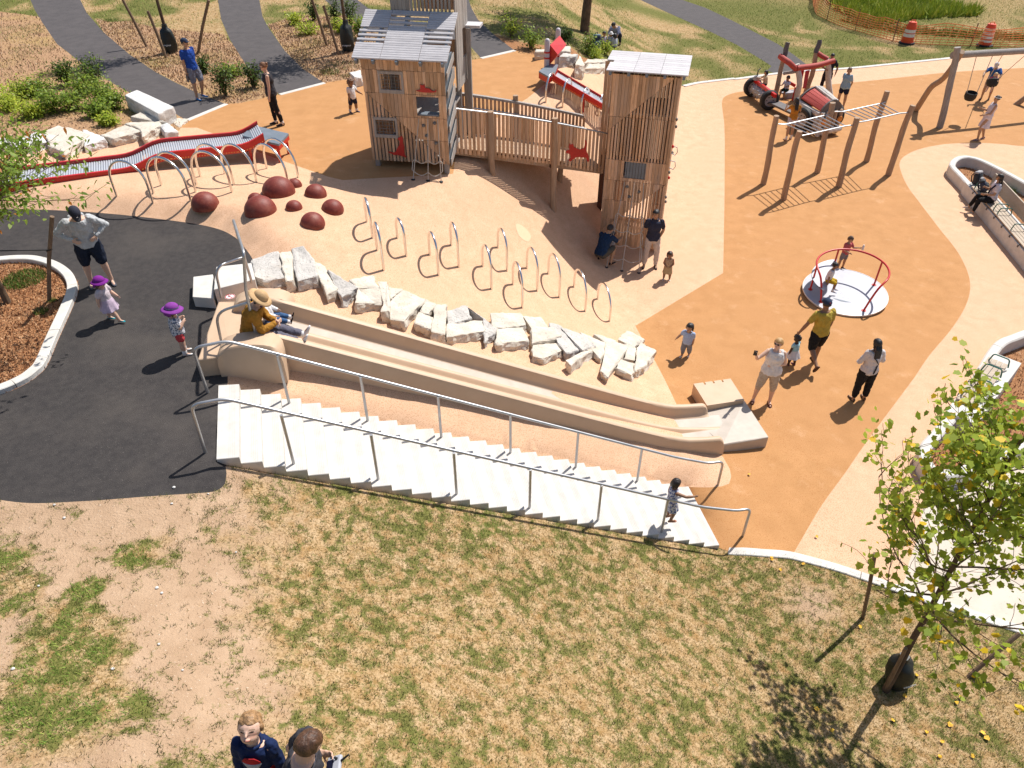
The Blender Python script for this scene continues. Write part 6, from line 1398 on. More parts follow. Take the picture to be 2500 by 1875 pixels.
mid_ = p_.lerp(q_, .62); b = MB(); b.tube([mid_, tl_ + Vector((-.1, .08, mid_.z - tl_.z - .02))], .01, 5); b.tube([mid_ + Vector((-.04, -.03, 0)), mid_ + Vector((.04, -.03, .02)), mid_ + Vector((.03, .04, 0)), mid_ + Vector((-.04, .04, 0)), mid_ + Vector((-.04, -.03, -.02))], .012, 5)
tag(b.build('tie_strap', M['dark'], None, True, origin=mid_), 'black strap tying the left planter tree to its stake', 'strap')
# upper left trees
u1 = GP('c1', 1325, 405); tree('young staked tree between the two black paths with trunk rising out of the photo', u1, u1 + Vector((-.1, .15, 5.6)), .06, 22, .11, TG[:6], 12, OVAL, (.42, .98), 1.6, 3200, 'young trees in the upper beds')
wbag('c1', 1325, 405, 'black watering bag round the tree behind the man in blue', .92, .27)
o_ = [o for o in bpy.data.objects if o.name.startswith('watering_bag')][-1]; word('treegator', Vector((u1.x + .0, u1.y - .265, u1.z + .28)), .085, Matrix.Rotation(R(80), 3, 'X'), M['white'], o_)
for f_, t_, n_ in (((1138, 360), (945, -5), 'left'), ((1285, 445), (1140, 85), 'middle'), ((1515, 410), (1610, 0), 'right')): stake('c1', f_, t_, 'slanting %s wooden stake of the tree behind the man in blue' % n_, 'stakes of the tree behind the man in blue', .05)
u2 = GP('c2', 795, 392); tree('young tree beside the left play tower with leaves dangling into the photo top', u2, u2 + Vector((-.1, .1, 5.4)), .06, 24, .12, TG[:6], 15, OVAL, (.40, .98), 1.6, 3600, 'young trees in the upper beds',
    extra_limbs=[(u2 + Vector((0, 0, 2.35)), (.9, -.1, -.12), 1.3), (u2 + Vector((0, 0, 2.4)), (-.85, .1, -.1), 1.15), (u2 + Vector((0, 0, 2.5)), (.6, -.5, -.1), 1.0)])
wbag('c2', 795, 392, 'black watering bag round the tree beside the left play tower', 1.0, .27)
o_ = [o for o in bpy.data.objects if o.name.startswith('watering_bag')][-1]; word('treegator', Vector((u2.x + .0, u2.y - .265, u2.z + .22)), .085, Matrix.Rotation(R(80), 3, 'X'), M['white'], o_)
for f_, t_, n_ in (((630, 350), (510, -5), 'left'), ((722, 422), (600, 45), 'right')): stake('c2', f_, t_, 'slanting %s wooden stake of the tree beside the left tower' % n_, 'stakes of the tree beside the left tower', .05)
u3 = GP('c3', 715, 255); tree('dark trunked shade tree over the picnic family on the far lawn', u3, u3 + Vector((.5, .3, 8.2)), .21, 26, .20, TG[:6], 18, OVAL, (.44, .98), 3.2, 7000, None)
# shrubs
SH_T = [(.20, .29, .035), (.27, .37, .05), (.34, .43, .06), (.13, .21, .03)]; SH_D = [(.08, .13, .025), (.12, .18, .04), (.055, .09, .02)]; SH_L = [(.42, .50, .05), (.50, .55, .07), (.32, .42, .05)]
def shrub(c, x, y, r_, h, label, tints, seed, group, n=420, leaf=.07, stems=9):
    p = GP(c, x, y); rr = random.Random(seed); t = thing('shrub', label, 'shrub', p, group=group); b = MB(); pts = []
    for k in range(stems):
        a = rr.uniform(0, 6.28); o = Vector((math.cos(a), math.sin(a), 0)) * r_ * rr.uniform(.2, 1); top = p + o + Vector((0, 0, h * rr.uniform(.6, 1.05))); q = spline([p + o * .08 - Vector((0, 0, .05)), p + o * .5 + Vector((0, 0, h * .45)), top], 4); b.tube(q, [.012 * (1 - i / len(q)) + .004 for i in range(len(q))], 5)
        for i in range(n // stems): f = rr.uniform(.25, 1.0); j = f * (len(q) - 1); i0 = min(int(j), len(q) - 2); w = q[i0].lerp(q[i0 + 1], j - i0); s_ = r_ * .26; pts.append(tuple(w + Vector((rr.gauss(0, s_), rr.gauss(0, s_), rr.gauss(0, s_ * .7)))))
    pts = [(a, b_, max(c_, hz(a, b_) + .03)) for a, b_, c_ in pts]
    b.build('stems', M['bark'], t, True); leaf_cloud('foliage', pts, leaf, tints, OVAL, t, .1, seed); return t
GB = [(520, 660, .42, .75, 'tall dark shrub at the back of the green bed'), (740, 670, .45, .85, 'upright dark shrub beside the black path in the green bed'), (120, 760, .60, .45, 'wide bright green shrub at the left end of the green bed'), (300, 740, .55, .5, 'mid green shrub behind the front row of the green bed'), (80, 840, .55, .35, 'low lime shrub at the photo edge of the green bed'),
      (650, 730, .5, .6, 'bushy green shrub in the middle of the green bed'), (420, 860, .55, .6, 'full green shrub in front centre of the green bed'), (260, 900, .5, .4, 'lime green shrub lowest in the green bed near the rocks'), (560, 850, .5, .55, 'spreading green shrub right of centre in the green bed'), (800, 790, .5, .65, 'round green shrub near the slab bench'), (880, 840, .42, .5, 'leafy shrub right behind the white slab bench'), (750, 900, .45, .45, 'front shrub of the green bed above the tan fronted rock'), (850, 960, .3, .25, 'small lime shrub just above the rocks of the green bed')]
for i, (x, y, r_, h, l) in enumerate(GB): shrub('c1', x, y, r_, h, l, SH_D + SH_T[:1] if i in (0, 1) else (SH_L if i in (2, 4, 7, 12) else SH_T), 300 + i, 'shrubs of the green planting bed', 950, .095, 14)
for i, (c, x, y, r_, h, l, tn_) in enumerate([('c1', 1740, 740, .38, .95, 'small dark shrub by the path end near the man in blue', SH_D), ('c1', 1800, 590, .45, .35, 'low straggly shrub between the two paths', SH_T), ('c1', 1960, 680, .3, .75, 'thin upright shrub just left of the woman in black', SH_D), ('c1', 1570, 570, .3, .5, 'shrub half hidden behind the man in blue', SH_D),
     ('c2', 525, 160, .3, .8, 'thin shrub behind the slanting stakes near the top', SH_D), ('c2', 385, 185, .35, .4, 'small bright shrub at the lawn edge near the top', SH_L), ('c2', 485, 265, .5, .45, 'round bright green shrub in the bed right of the path', SH_L), ('c2', 690, 190, .35, .9, 'dark shrub left of the bagged tree by the tower', SH_D), ('c2', 815, 200, .4, 1.0, 'dark shrub right of the bagged tree by the tower', SH_D),
     ('c2', 730, 260, .4, .5, 'bright shrub at the foot of the bagged tree by the tower', SH_L), ('c2', 875, 300, .35, .8, 'reddish green shrub touching the left tower roof', SH_T), ('c3', 155, 285, .55, .8, 'bright green shrub beside the right end of the upper path', SH_L), ('c3', 300, 375, .45, .7, 'grey green shrub behind the long flat slab', SH_T), ('c3', 735, 430, .45, .75, 'pale shrub in front of the slate blue backpack', SH_T), ('c3', 880, 420, .4, .5, 'low shrub at the feet of the picnic children', SH_L), ('c3', 780, 445, .5, .25, 'lime ground shrub above the pale stones', SH_L), ('c3', 560, 330, .35, .6, 'shrub in tree shade behind the red diamond panel', SH_D)]):
    shrub(c, x, y, r_, h, l, tn_, 340 + i, 'shrubs of the upper beds', 480, .11, 10)
# overgrown weeds behind the mesh fence
def tall_weeds(c, pts, n, ln, cols):
    poly = xy([GP(c, *p) for p in pts]); A_ = np.asarray(poly); X = nrg.uniform(A_[:, 0].min(), A_[:, 0].max(), n * 4); Y = nrg.uniform(A_[:, 1].min(), A_[:, 1].max(), n * 4); k = inpoly(poly, X, Y); X, Y = X[k][:n], Y[k][:n]; n = X.size
    k = fbm(X, Y, .8, 31) > .36; X, Y = X[k], Y[k]; n = X.size
    tri_cloud('undergrowth', X, Y, height(X, Y), nrg.uniform(ln * .4, ln, n), nrg.uniform(.06, .14, n), palette(nrg.integers(0, len(cols), n), cols) * nrg.uniform(.8, 1.2, (n, 1)), M['blade'], 1.0)
tall_weeds('c4', [(660, -60), (700, 40), (800, 100), (950, 170), (1150, 200), (1350, 150), (1850, 130), (1900, 80), (1500, 30), (1150, -40)], 9000, .75, [(.36, .42, .05), (.44, .48, .06), (.28, .35, .045), (.50, .48, .09), (.18, .25, .03)])
tall_weeds('c4', [(760, 150), (1000, 220), (1250, 260), (2212, 320), (2600, 330), (2600, 290), (1400, 230), (950, 170)], 1800, .35, [(.30, .28, .05), (.36, .30, .08), (.24, .24, .04)])
# fallen yellow leaves on the lawn and court
fl_ = [('cE', 510, 100), ('cE', 340, 135), ('cE', 260, 50), ('cE', 935, 580), ('cE', 620, 1225), ('cE', 1645, 1320), ('cE', 1870, 1380), ('cE', 1915, 1450), ('cE', 1470, 1395), ('cE', 1575, 1450), ('cE', 1795, 1570), ('cE', 1560, 1590), ('cE', 1300, 1110), ('cE', 1190, 1285), ('cE', 1675, 1165), ('cE', 1390, 960), ('cB', 2020, 855), ('cD', 600, 1455), ('cB', 2160, 1425), ('cE', 740, 1385), ('cE', 1720, 1110)]
for i, (c, x, y) in enumerate(fl_):
    p = GP(c, x, y); a = i * 1.7; b = MB(); s_ = .055 if i not in (4, 5, 6, 7) else .075
    v = [p + Vector((math.cos(a) * u * s_ - math.sin(a) * w * s_, math.sin(a) * u * s_ + math.cos(a) * w * s_, .035 + .012 * math.sin(u * 5 + i))) for u, w in TULIP]
    b.add(v, [tuple(range(len(v)))]); o = b.build('fallen_leaf', M['yl'] if 'yl' in M else M.setdefault('yl', mat('yellow leaf', (.80, .50, .04), (.70, .36, .03), 20, .6)), origin=p); tag(o, 'small fallen yellow leaf lying loose on the ground', 'leaf', 'fallen yellow leaves on lawn and court')

for i, (c, x, y) in enumerate([('cF', 1820, 630), ('cF', 420, 265), ('cF', 1345, 130), ('cF', 1230, 1340), ('cF', 875, 1530), ('cF', 1410, 1540), ('cF', 1325, 255), ('cF', 1210, 905), ('cF', 1250, 945), ('cF', 500, 365), ('cF', 1610, 180), ('cF', 300, 890), ('cF', 100, 1530)]):
    p = GP(c, x, y, .012); r_ = .012 + .006 * ((i * 7) % 5) / 4; bm = bmesh.new(); bmesh.ops.create_icosphere(bm, subdivisions=2, radius=r_)
    for v in bm.verts: v.co = Vector((v.co.x * 1.2, v.co.y, v.co.z * .7)) * (1 + .25 * math.sin(v.co.x * 90 + i) * math.cos(v.co.y * 70))
    me = bpy.data.meshes.new('pebble'); bm.to_mesh(me); bm.free(); me.materials.append(M['stonew']); o = bpy.data.objects.new('pebble', me); COL.objects.link(o); o.location = p; tag(o, 'small pale pebble lying loose on the bare dirt and dry grass', 'pebble', 'loose pebbles on the near ground')
# ------------------------------------------------------------------ people
from mathutils import noise as mnoise
DG = None
def skin_mat():
    m = bpy.data.materials.new('skin'); m.use_nodes = True; N = m.node_tree.nodes; L = m.node_tree.links; b = N['Principled BSDF']; b.inputs['Roughness'].default_value = .55; b.inputs['Specular IOR Level'].default_value = .35
    a = N.new('ShaderNodeAttribute'); a.attribute_name = 'tint'; L.new(a.outputs['Color'], b.inputs['Base Color']); b.inputs['Subsurface Weight'].default_value = .08; b.inputs['Subsurface Radius'].default_value = (.02, .008, .004); return m
M['skin'] = skin_mat()
TONE = dict(light=(.60, .375, .27), fair=(.66, .43, .32), tan=(.42, .245, .15), brown=(.27, .145, .085), dark=(.085, .045, .03))
_CL = {}
def cloth(c, c2=None, scale=30, name=None):
    k = (c, c2, scale)
    if k not in _CL: _CL[k] = mat(name or 'cloth', c, c2 or tuple(x * .82 for x in c), scale if c2 else 14, .85, bump=.25, bscale=45, spec=.2, fac=(.48, .54) if c2 else (.35, .65), coords='Object')
    return _CL[k]
def solid(name, mb, m, parent, voxel, it=2, tint_fn=None, wr=0.0, xf=None):
    """One continuous surface from overlapping closed shapes."""
    me = bpy.data.meshes.new(name); me.from_pydata(mb.v, [], mb.f); me.update()
    bm = bmesh.new(); bm.from_mesh(me); bmesh.ops.recalc_face_normals(bm, faces=bm.faces[:]); bm.to_mesh(me); bm.free()
    tmp = bpy.data.objects.new('tmp', me); COL.objects.link(tmp)
    r_ = tmp.modifiers.new('r', 'REMESH'); r_.mode = 'VOXEL'; r_.voxel_size = voxel; r_.use_smooth_shade = True
    s_ = tmp.modifiers.new('s', 'SMOOTH'); s_.factor = .5; s_.iterations = it
    dg = bpy.context.evaluated_depsgraph_get(); out = bpy.data.meshes.new_from_object(tmp.evaluated_get(dg)); bpy.data.objects.remove(tmp); bpy.data.meshes.remove(me); out.name = name
    n = len(out.vertices); co = np.empty(n * 3, np.float32); out.vertices.foreach_get('co', co); co = co.reshape(-1, 3)
    if wr:
        no = np.empty(n * 3, np.float32); out.vertices.foreach_get('normal', no); no = no.reshape(-1, 3)
        d = np.array([mnoise.noise(Vector((p[0] * 16, p[1] * 16, p[2] * 11))) + .5 * mnoise.noise(Vector((p[0] * 34, p[1] * 34, p[2] * 22))) for p in co]); co = co + no * (d * wr)[:, None]; out.vertices.foreach_set('co', co.astype(np.float32).ravel()); out.update()
    if tint_fn is not None:
        c = np.ones((n, 4), np.float32); c[:, :3] = tint_fn(co); at_ = out.color_attributes.new('tint', 'FLOAT_COLOR', 'POINT'); at_.data.foreach_set('color', c.ravel())
    for p in out.polygons: p.use_smooth = True
    out.materials.clear(); out.materials.append(m); o = bpy.data.objects.new(name, out); COL.objects.link(o); o.parent = parent; return o
def capsule(b, pts, rs, n=10):
    """Tube with round ends."""
    A = [Vector(p) for p in pts]; d0 = (A[0] - A[1]).normalized(); d1 = (A[-1] - A[-2]).normalized(); r0, r1 = rs[0], rs[-1]
    P_ = [A[0] + d0 * r0 * .92, A[0] + d0 * r0 * .6] + A + [A[-1] + d1 * r1 * .6, A[-1] + d1 * r1 * .92]; R_ = [r0 * .38, r0 * .8] + list(rs) + [r1 * .8, r1 * .38]
    return b.tube(P_, R_, n)
def eball(b, c, rad, fr, n=14, m=10):
    M3 = Matrix(tuple(tuple(v) for v in fr)).transposed(); c = Vector(c); k0 = len(b.v)
    b.ell(c, rad, n, m, M3); b.f.append(tuple(range(k0, k0 + n))); b.f.append(tuple(range(k0 + m * n, k0 + m * n + n))[::-1]); return b
PRO = dict(adult=dict(head=.130, sh=.818, hip=.505, knee=.285, ank=.045, sw=.104, hw=.052, ua=.172, fa=.148, hand=.098, foot=.148, arm=(.029, .024, .0155), leg=(.052, .034, .022), tor=((.094, .070), (.082, .064), (.096, .072), (.088, .056), (.036, .036)), neck=.034),
           woman=dict(head=.130, sh=.815, hip=.51, knee=.285, ank=.045, sw=.092, hw=.052, ua=.168, fa=.145, hand=.092, foot=.142, arm=(.026, .021, .0145), leg=(.054, .034, .021), tor=((.098, .072), (.076, .058), (.088, .070), (.076, .050), (.032, .032)), neck=.030),
           kid=dict(head=.165, sh=.775, hip=.475, knee=.27, ank=.045, sw=.098, hw=.05, ua=.16, fa=.14, hand=.095, foot=.150, arm=(.029, .025, .018), leg=(.052, .037, .025), tor=((.092, .072), (.085, .068), (.092, .070), (.082, .056), (.036, .036)), neck=.034),
           toddler=dict(head=.205, sh=.725, hip=.425, knee=.24, ank=.05, sw=.105, hw=.055, ua=.145, fa=.125, hand=.092, foot=.150, arm=(.034, .031, .023), leg=(.062, .047, .032), tor=((.105, .088), (.104, .090), (.102, .082), (.088, .062), (.042, .042)), neck=.038))
def V3(t): return Vector(t).normalized()
def person(label, base, yaw, H, kind, pose=None, top=None, bottom=None, shoes=None, tone='light', hair=None, hat=None, extra=None, seat=None, voxel=None, group=None, seed=1, fat=1.0, solve=None):
    """Local axes: x to the person's right, y ahead, z up. Directions are given in that frame."""
    pose = pose or {}; q = PRO[kind]; g = lambda k, d: pose.get(k, d); vx = voxel or max(.009, .0068 * H)
    t = thing('person', label, 'person', base, R(yaw), group)
    up = V3(g('lean', (0, .02, 1))); rt = Vector((1, 0, 0)); rt = (rt - up * rt.dot(up)).normalized(); tw = R(g('twist', 0)); fw = up.cross(rt)
    rt, fw = rt * math.cos(tw) + fw * math.sin(tw), fw * math.cos(tw) - rt * math.sin(tw)
    hz_ = q['hip'] * H; L_ = (q['sh'] - q['hip']) * H; tl, sl_ = (q['hip'] - q['knee']) * H, (q['knee'] - q['ank']) * H
    P_ = Vector((0, 0, hz_)); th = {}; jn = {}
    for s_, nm in ((-1, 'l'), (1, 'r')):
        hip = P_ + Vector((s_ * q['hw'] * H, 0, 0)); a = V3(g('thigh_' + nm, (s_ * .05, .02, -1))); c = V3(g('shin_' + nm, (s_ * .02, -.04, -1))); kn = hip + a * tl; an = kn + c * sl_; jn[nm] = [hip, kn, an]
    if seat is None: dz = -min(jn['l'][2].z, jn['r'][2].z) + q['ank'] * H
    else: dz = seat + q['tor'][0][1] * H * 1.0 - hz_
    off = Vector((0, 0, dz)) + Vector(g('shift', (0, 0, 0)))
    P_ += off
    for k in jn: jn[k] = [v + off for v in jn[k]]
    bend = g('bend', 0.0)                     # rounds the upper back forwards
    def spine(f): return P_ + up * (L_ * f) + fw * (bend * H * f * f)
    SC = spine(1.0); upc = (spine(1.02) - spine(.9)).normalized()
    hy, hp, hr = R(g('hyaw', 0)), R(g('hpitch', 0)), R(g('hroll', 0)); hu = V3(upc * .6 + Vector((0, 0, 1)) * .4); hrt = (rt - hu * rt.dot(hu)).normalized(); hf = hu.cross(hrt)
    hrt, hf = hrt * math.cos(hy) + hf * math.sin(hy), hf * math.cos(hy) - hrt * math.sin(hy); hf, hu = hf * math.cos(hp) + hu * math.sin(hp), hu * math.cos(hp) - hf * math.sin(hp); hrt, hu = hrt * math.cos(hr) + hu * math.sin(hr), hu * math.cos(hr) - hrt * math.sin(hr)
    hh = q['head'] * H / 2; nk = .035 * H; HC = SC + upc * (.012 * H) + (upc * .55 + hu * .45).normalized() * (nk + hh * .86) + hf * hh * .12
    fr = (hrt, hf, hu); hwd, hdp = hh * (.74 if kind in ('adult', 'woman') else .82), hh * (.90 if kind != 'toddler' else .92)
    def HP(x, y, z): return HC + hrt * (x * hwd) + hf * (y * hdp) + hu * (z * hh)
    arms = {}
    for s_, nm in ((-1, 'l'), (1, 'r')):
        sh = SC + rt * (s_ * q['sw'] * H) - upc * (.022 * H); a = g('ua_' + nm, (s_ * .16, .02, -1)); c = g('fa_' + nm, (s_ * .06, .16, -1)); a, c = V3(a), V3(c); el = sh + a * (q['ua'] * H); wr = el + c * (q['fa'] * H); arms[nm] = [sh, el, wr, c]
    # --- body, one surface
    b = MB(); tor = [(w * H * fat, d * H * fat) for w, d in q['tor']]
    def torso(b, infl, f0, f1, add=0.0):
        rows = []; ks = [(-.12, .8), (-.02, 1.0), (.10, 1.0)]; prof = [(-.16, tor[0][0] * .55, tor[0][1] * .6), (-.06, tor[0][0] * .96, tor[0][1]), (.08, tor[0][0], tor[0][1]), (.38, tor[1][0], tor[1][1]), (.70, tor[2][0], tor[2][1]), (.90, tor[3][0] * 1.06, tor[3][1] * 1.08), (.985, tor[3][0] * .82, tor[3][1] * .86), (1.03, tor[4][0] * 1.25, tor[4][1] * 1.2)]
        for f, w, d in prof:
            if f < f0 - 1e-6 or f > f1 + 1e-6: continue
            c = spine(f); rows.append([c + rt * ((w * infl + add) * math.cos(u)) + fw * ((d * infl + add) * math.sin(u)) for u in [2 * math.pi * k / 18 for k in range(18)]])
        k0 = len(b.v); b.grid(rows, True); b.f.append(tuple(range(k0, k0 + 18))); k1 = len(b.v); b.f.append(tuple(range(k1 - 18, k1))[::-1])
    torso(b, 1.0, -.2, 1.1); capsule(b, [SC - upc * .02 * H, HC - hu * hh * .35], [q['neck'] * H * 1.12, q['neck'] * H])
    eball(b, HC + hu * hh * .12 - hf * hdp * .04, (hwd, hdp * .98, hh * .88), fr); eball(b, HP(0, .22, -.42), (hwd * .74, hdp * .66, hh * .56), fr); capsule(b, [HP(0, .93, .10), HP(0, 1.05, -.17)], [hh * .055, hh * .095], 8)
    for s_ in (-1, 1): eball(b, HP(s_ * 1.0, -.05, -.05), (hwd * .12, hdp * .17, hh * .22), fr, 8, 6)
    eball(b, HP(0, .92, -.50), (hwd * .32, hdp * .10, hh * .09), fr, 8, 6)
    ra, rl = [x * H * (.5 + .5 * fat) for x in q['arm']], [x * H * (.4 + .6 * fat) for x in q['leg']]
    hs = q['hand'] * H
    for s_, nm in ((-1, 'l'), (1, 'r')):
        sh, el, wr, f = arms[nm]; capsule(b, [sh, sh.lerp(el, .45), el], [ra[0] * 1.1, ra[0], ra[1]]); capsule(b, [el, el.lerp(wr, .3), wr], [ra[1], ra[1] * 1.03, ra[2]])
        pn = Vector(g('palm_' + nm, (-s_, .15, -.1))); pn = (pn - f * pn.dot(f)); pn = pn.normalized() if pn.length > 1e-3 else f.orthogonal().normalized(); w = f.cross(pn)
        if w.y * 1.0 + w.z * .3 < 0 and abs(w.y) > .2: w = -w
        pc = wr + f * hs * .24; eball(b, pc, (hs * .215, hs * .32, hs * .085), (w, f, pn), 10, 8); capsule(b, [wr - f * hs * .08, wr + f * hs * .1], [ra[2], ra[2] * .9], 8)
        cu = g('curl_' + nm, .5)
        for i, (ox, ln) in enumerate(((-.15, .36), (-.05, .44), (.055, .42), (.155, .33))):
            p0 = pc + f * hs * .22 + w * (-ox * hs * 1.05); d1 = (f * math.cos(cu * .7) + pn * math.sin(cu * .7) - w * ox * .35).normalized(); d2 = (f * math.cos(cu * 1.7) + pn * math.sin(cu * 1.7)).normalized(); p1 = p0 + d1 * hs * ln * .52; p2 = p1 + d2 * hs * ln * .48; capsule(b, [p0, p1, p2], [hs * .052, hs * .048, hs * .040], 7)
        tb0 = pc - f * hs * .12 + w * hs * .17; tdv = (f * .55 + w * .75 + pn * (.25 + .3 * cu)).normalized(); p1 = tb0 + tdv * hs * .22; capsule(b, [tb0, p1, p1 + (f * .8 + w * .25 + pn * (.3 + .3 * cu)).normalized() * hs * .2], [hs * .066, hs * .056, hs * .046], 7)
    foots = {}
    for s_, nm in ((-1, 'l'), (1, 'r')):
        hip, kn, an = jn[nm]; mid_ = kn.lerp(an, .30) - fw * rl[1] * .12; capsule(b, [hip, hip.lerp(kn, .5), kn], [rl[0] * 1.02, rl[0] * .86, rl[1]], 12); capsule(b, [kn, mid_, kn.lerp(an, .7), an], [rl[1] * .98, rl[1] * 1.02, rl[2] * 1.15, rl[2]], 12)
        fd = V3(g('foot_' + nm, (s_ * .15, 1, 0))); shn = (an - kn).normalized(); fu = Vector((0, 0, 1)) - fd * fd.z; fu.normalize(); fs = fd.cross(fu); ah = q['ank'] * H; fl_ = q['foot'] * H
        foots[nm] = (an, fd, fu, fs, ah, fl_)
        capsule(b, [an - fd * fl_ * .12 - fu * ah * .55, an + fd * fl_ * .25 - fu * ah * .5, an + fd * fl_ * .58 - fu * ah * .70], [ah * .44, ah * .44, ah * .28], 8); capsule(b, [an, an - fu * ah * .5], [rl[2], ah * .45], 8)
    tc = np.array(TONE[tone] if isinstance(tone, str) else tone)
    hairc = np.array((hair or {}).get('col', (.05, .03, .02)))
    HCn = np.array(HC); Fr = np.array([np.array(hrt) / hwd, np.array(hf) / hdp, np.array(hu) / hh])
    def tint(co):
        c = np.tile(tc, (len(co), 1)).astype(np.float32); l = (co - HCn) @ Fr.T; inh = (np.abs(l[:, 0]) < 1.3) & (np.abs(l[:, 1]) < 1.4) & (np.abs(l[:, 2]) < 1.25)
        fz = inh & (l[:, 1] > .45)
        ck = fz & (np.abs(np.abs(l[:, 0]) - .5) < .25) & (np.abs(l[:, 2] + .22) < .2); c[ck] *= np.array((1.06, .92, .9))
        for s_ in (-1, 1):
            ey = fz & (((l[:, 0] - s_ * .40) / .20) ** 2 + ((l[:, 2] - .04) / .065) ** 2 < 1); c[ey] = (.05, .03, .025)
            br = fz & (np.abs(l[:, 0] - s_ * .42) < .24) & (np.abs(l[:, 2] - .22 + .1 * np.abs(l[:, 0] - s_ * .36)) < .045); c[br] = hairc * .7 + tc * .3
        mo = fz & (((l[:, 0]) / .30) ** 2 + ((l[:, 2] + .50) / .075) ** 2 < 1); c[mo] = tc * np.array((.80, .48, .48))
        return np.clip(c, 0, 1)
    solid('body', b, M['skin'], t, vx * (.85 if kind in ('adult', 'woman') else .9), 1, tint)
    # --- clothes
    def sleeve(b, nm, upto, infl, flare=1.0):
        sh, el, wr, f = arms[nm]; r0, r1, r2 = ra[0] * 1.1 * infl, ra[1] * infl, ra[2] * infl
        if upto <= 1: e = sh.lerp(el, upto); capsule(b, [sh, sh.lerp(e, .5), e], [r0 * 1.05, r0 * flare, (r0 + (r1 - r0) * upto) * flare])
        else: e = el.lerp(wr, upto - 1); capsule(b, [sh, sh.lerp(el, .5), el], [r0, (r0 + r1) / 2, r1 * 1.05]); capsule(b, [el, el.lerp(e, .6), e], [r1 * 1.05, (r1 + r2) / 2 * 1.05, (r1 + (r2 - r1) * (upto - 1)) * 1.12])
    def legs(b, upto, infl, flare=1.0, add=0.0):
        for nm in ('l', 'r'):
            hip, kn, an = jn[nm]
            if upto <= 1: e = hip.lerp(kn, upto); capsule(b, [hip, hip.lerp(e, .5), e], [rl[0] * infl + add, (rl[0] * .9 * infl + add) * flare, ((rl[0] + (rl[1] - rl[0]) * upto) * infl + add) * flare], 12)
            else: e = kn.lerp(an, upto - 1); capsule(b, [hip, hip.lerp(kn, .5), kn], [rl[0] * infl + add, rl[0] * .88 * infl + add, rl[1] * infl * 1.05 + add], 12); capsule(b, [kn, kn.lerp(e, .5), e], [rl[1] * infl * 1.05 + add, rl[1] * infl * .98 + add, (rl[1] * .8 * infl + add) * flare], 12)
    if bottom:
        b = MB(); ln = bottom.get('len', 1.9); ifl = bottom.get('infl', 1.18)
        if bottom.get('skirt'):
            n = 26; rows = []; bot = bottom['skirt'] * H; dirn = V3(Vector((0, 0, -1)) + ((jn['l'][1] + jn['r'][1]) / 2 - P_).normalized() * .7)
            for k in range(9):
                f = k / 8; c = spine(.30) + dirn * bot * f; w = (tor[1][0] * 1.12) * (1 - f) + (tor[0][0] * bottom.get('flare', 1.55)) * f; d = (tor[1][1] * 1.15) * (1 - f) + (tor[0][1] * bottom.get('flare', 1.55) * 1.1) * f
                if f < .3: w = max(w, tor[0][0] * 1.12); d = max(d, tor[0][1] * 1.12)
                rows.append([c + rt * (w * (1 + .09 * f * math.sin(7 * u + seed))) * math.cos(u) + fw * (d * (1 + .09 * f * math.sin(7 * u + seed))) * math.sin(u) for u in [2 * math.pi * j / n for j in range(n)]])
            k0 = len(b.v); b.grid(rows, True); b.f.append(tuple(range(k0, k0 + n))); k1 = len(b.v); b.f.append(tuple(range(k1 - n, k1))[::-1])
            solid('skirt', b, bottom['m'], t, vx, 1, None, .004 * H)
        else:
            torso(b, 1.05, -.2, .42, .004 * H); legs(b, ln, ifl, bottom.get('flare', 1.0), .002 * H); solid('trousers' if ln > 1.2 else 'shorts', b, bottom['m'], t, vx, 2, None, .008 * H)
    if top:
        b = MB(); torso(b, top.get('infl', 1.10), top.get('f0', -.06), .99, .004 * H); slv = top.get('slv', .55)
        if slv: 
            for nm in ('l', 'r'): sleeve(b, nm, slv, top.get('sinfl', 1.22 if slv <= 1 else 1.30), 1.08 if slv <= 1 else 1.0)
        else:
            for nm in ('l', 'r'): sh = arms[nm][0]; eball(b, sh.lerp(SC, .35), (ra[0] * 1.25,) * 3, ((1, 0, 0), (0, 1, 0), (0, 0, 1)), 8, 6)
        if top.get('hood'): capsule(b, [SC - fw * .05 * H - rt * .05 * H, SC - fw * .07 * H - upc * .02 * H, SC - fw * .05 * H + rt * .05 * H], [.025 * H] * 3)
        if top.get('collar'): b.tube([SC + upc * .012 * H + rt * (math.cos(u) * .05 * H) + fw * (math.sin(u) * .048 * H) for u in [2 * math.pi * j / 12 for j in range(12)]], .011 * H, 6, True)
        solid(top.get('name', 'shirt'), b, top['m'], t, vx, 2, None, .009 * H)
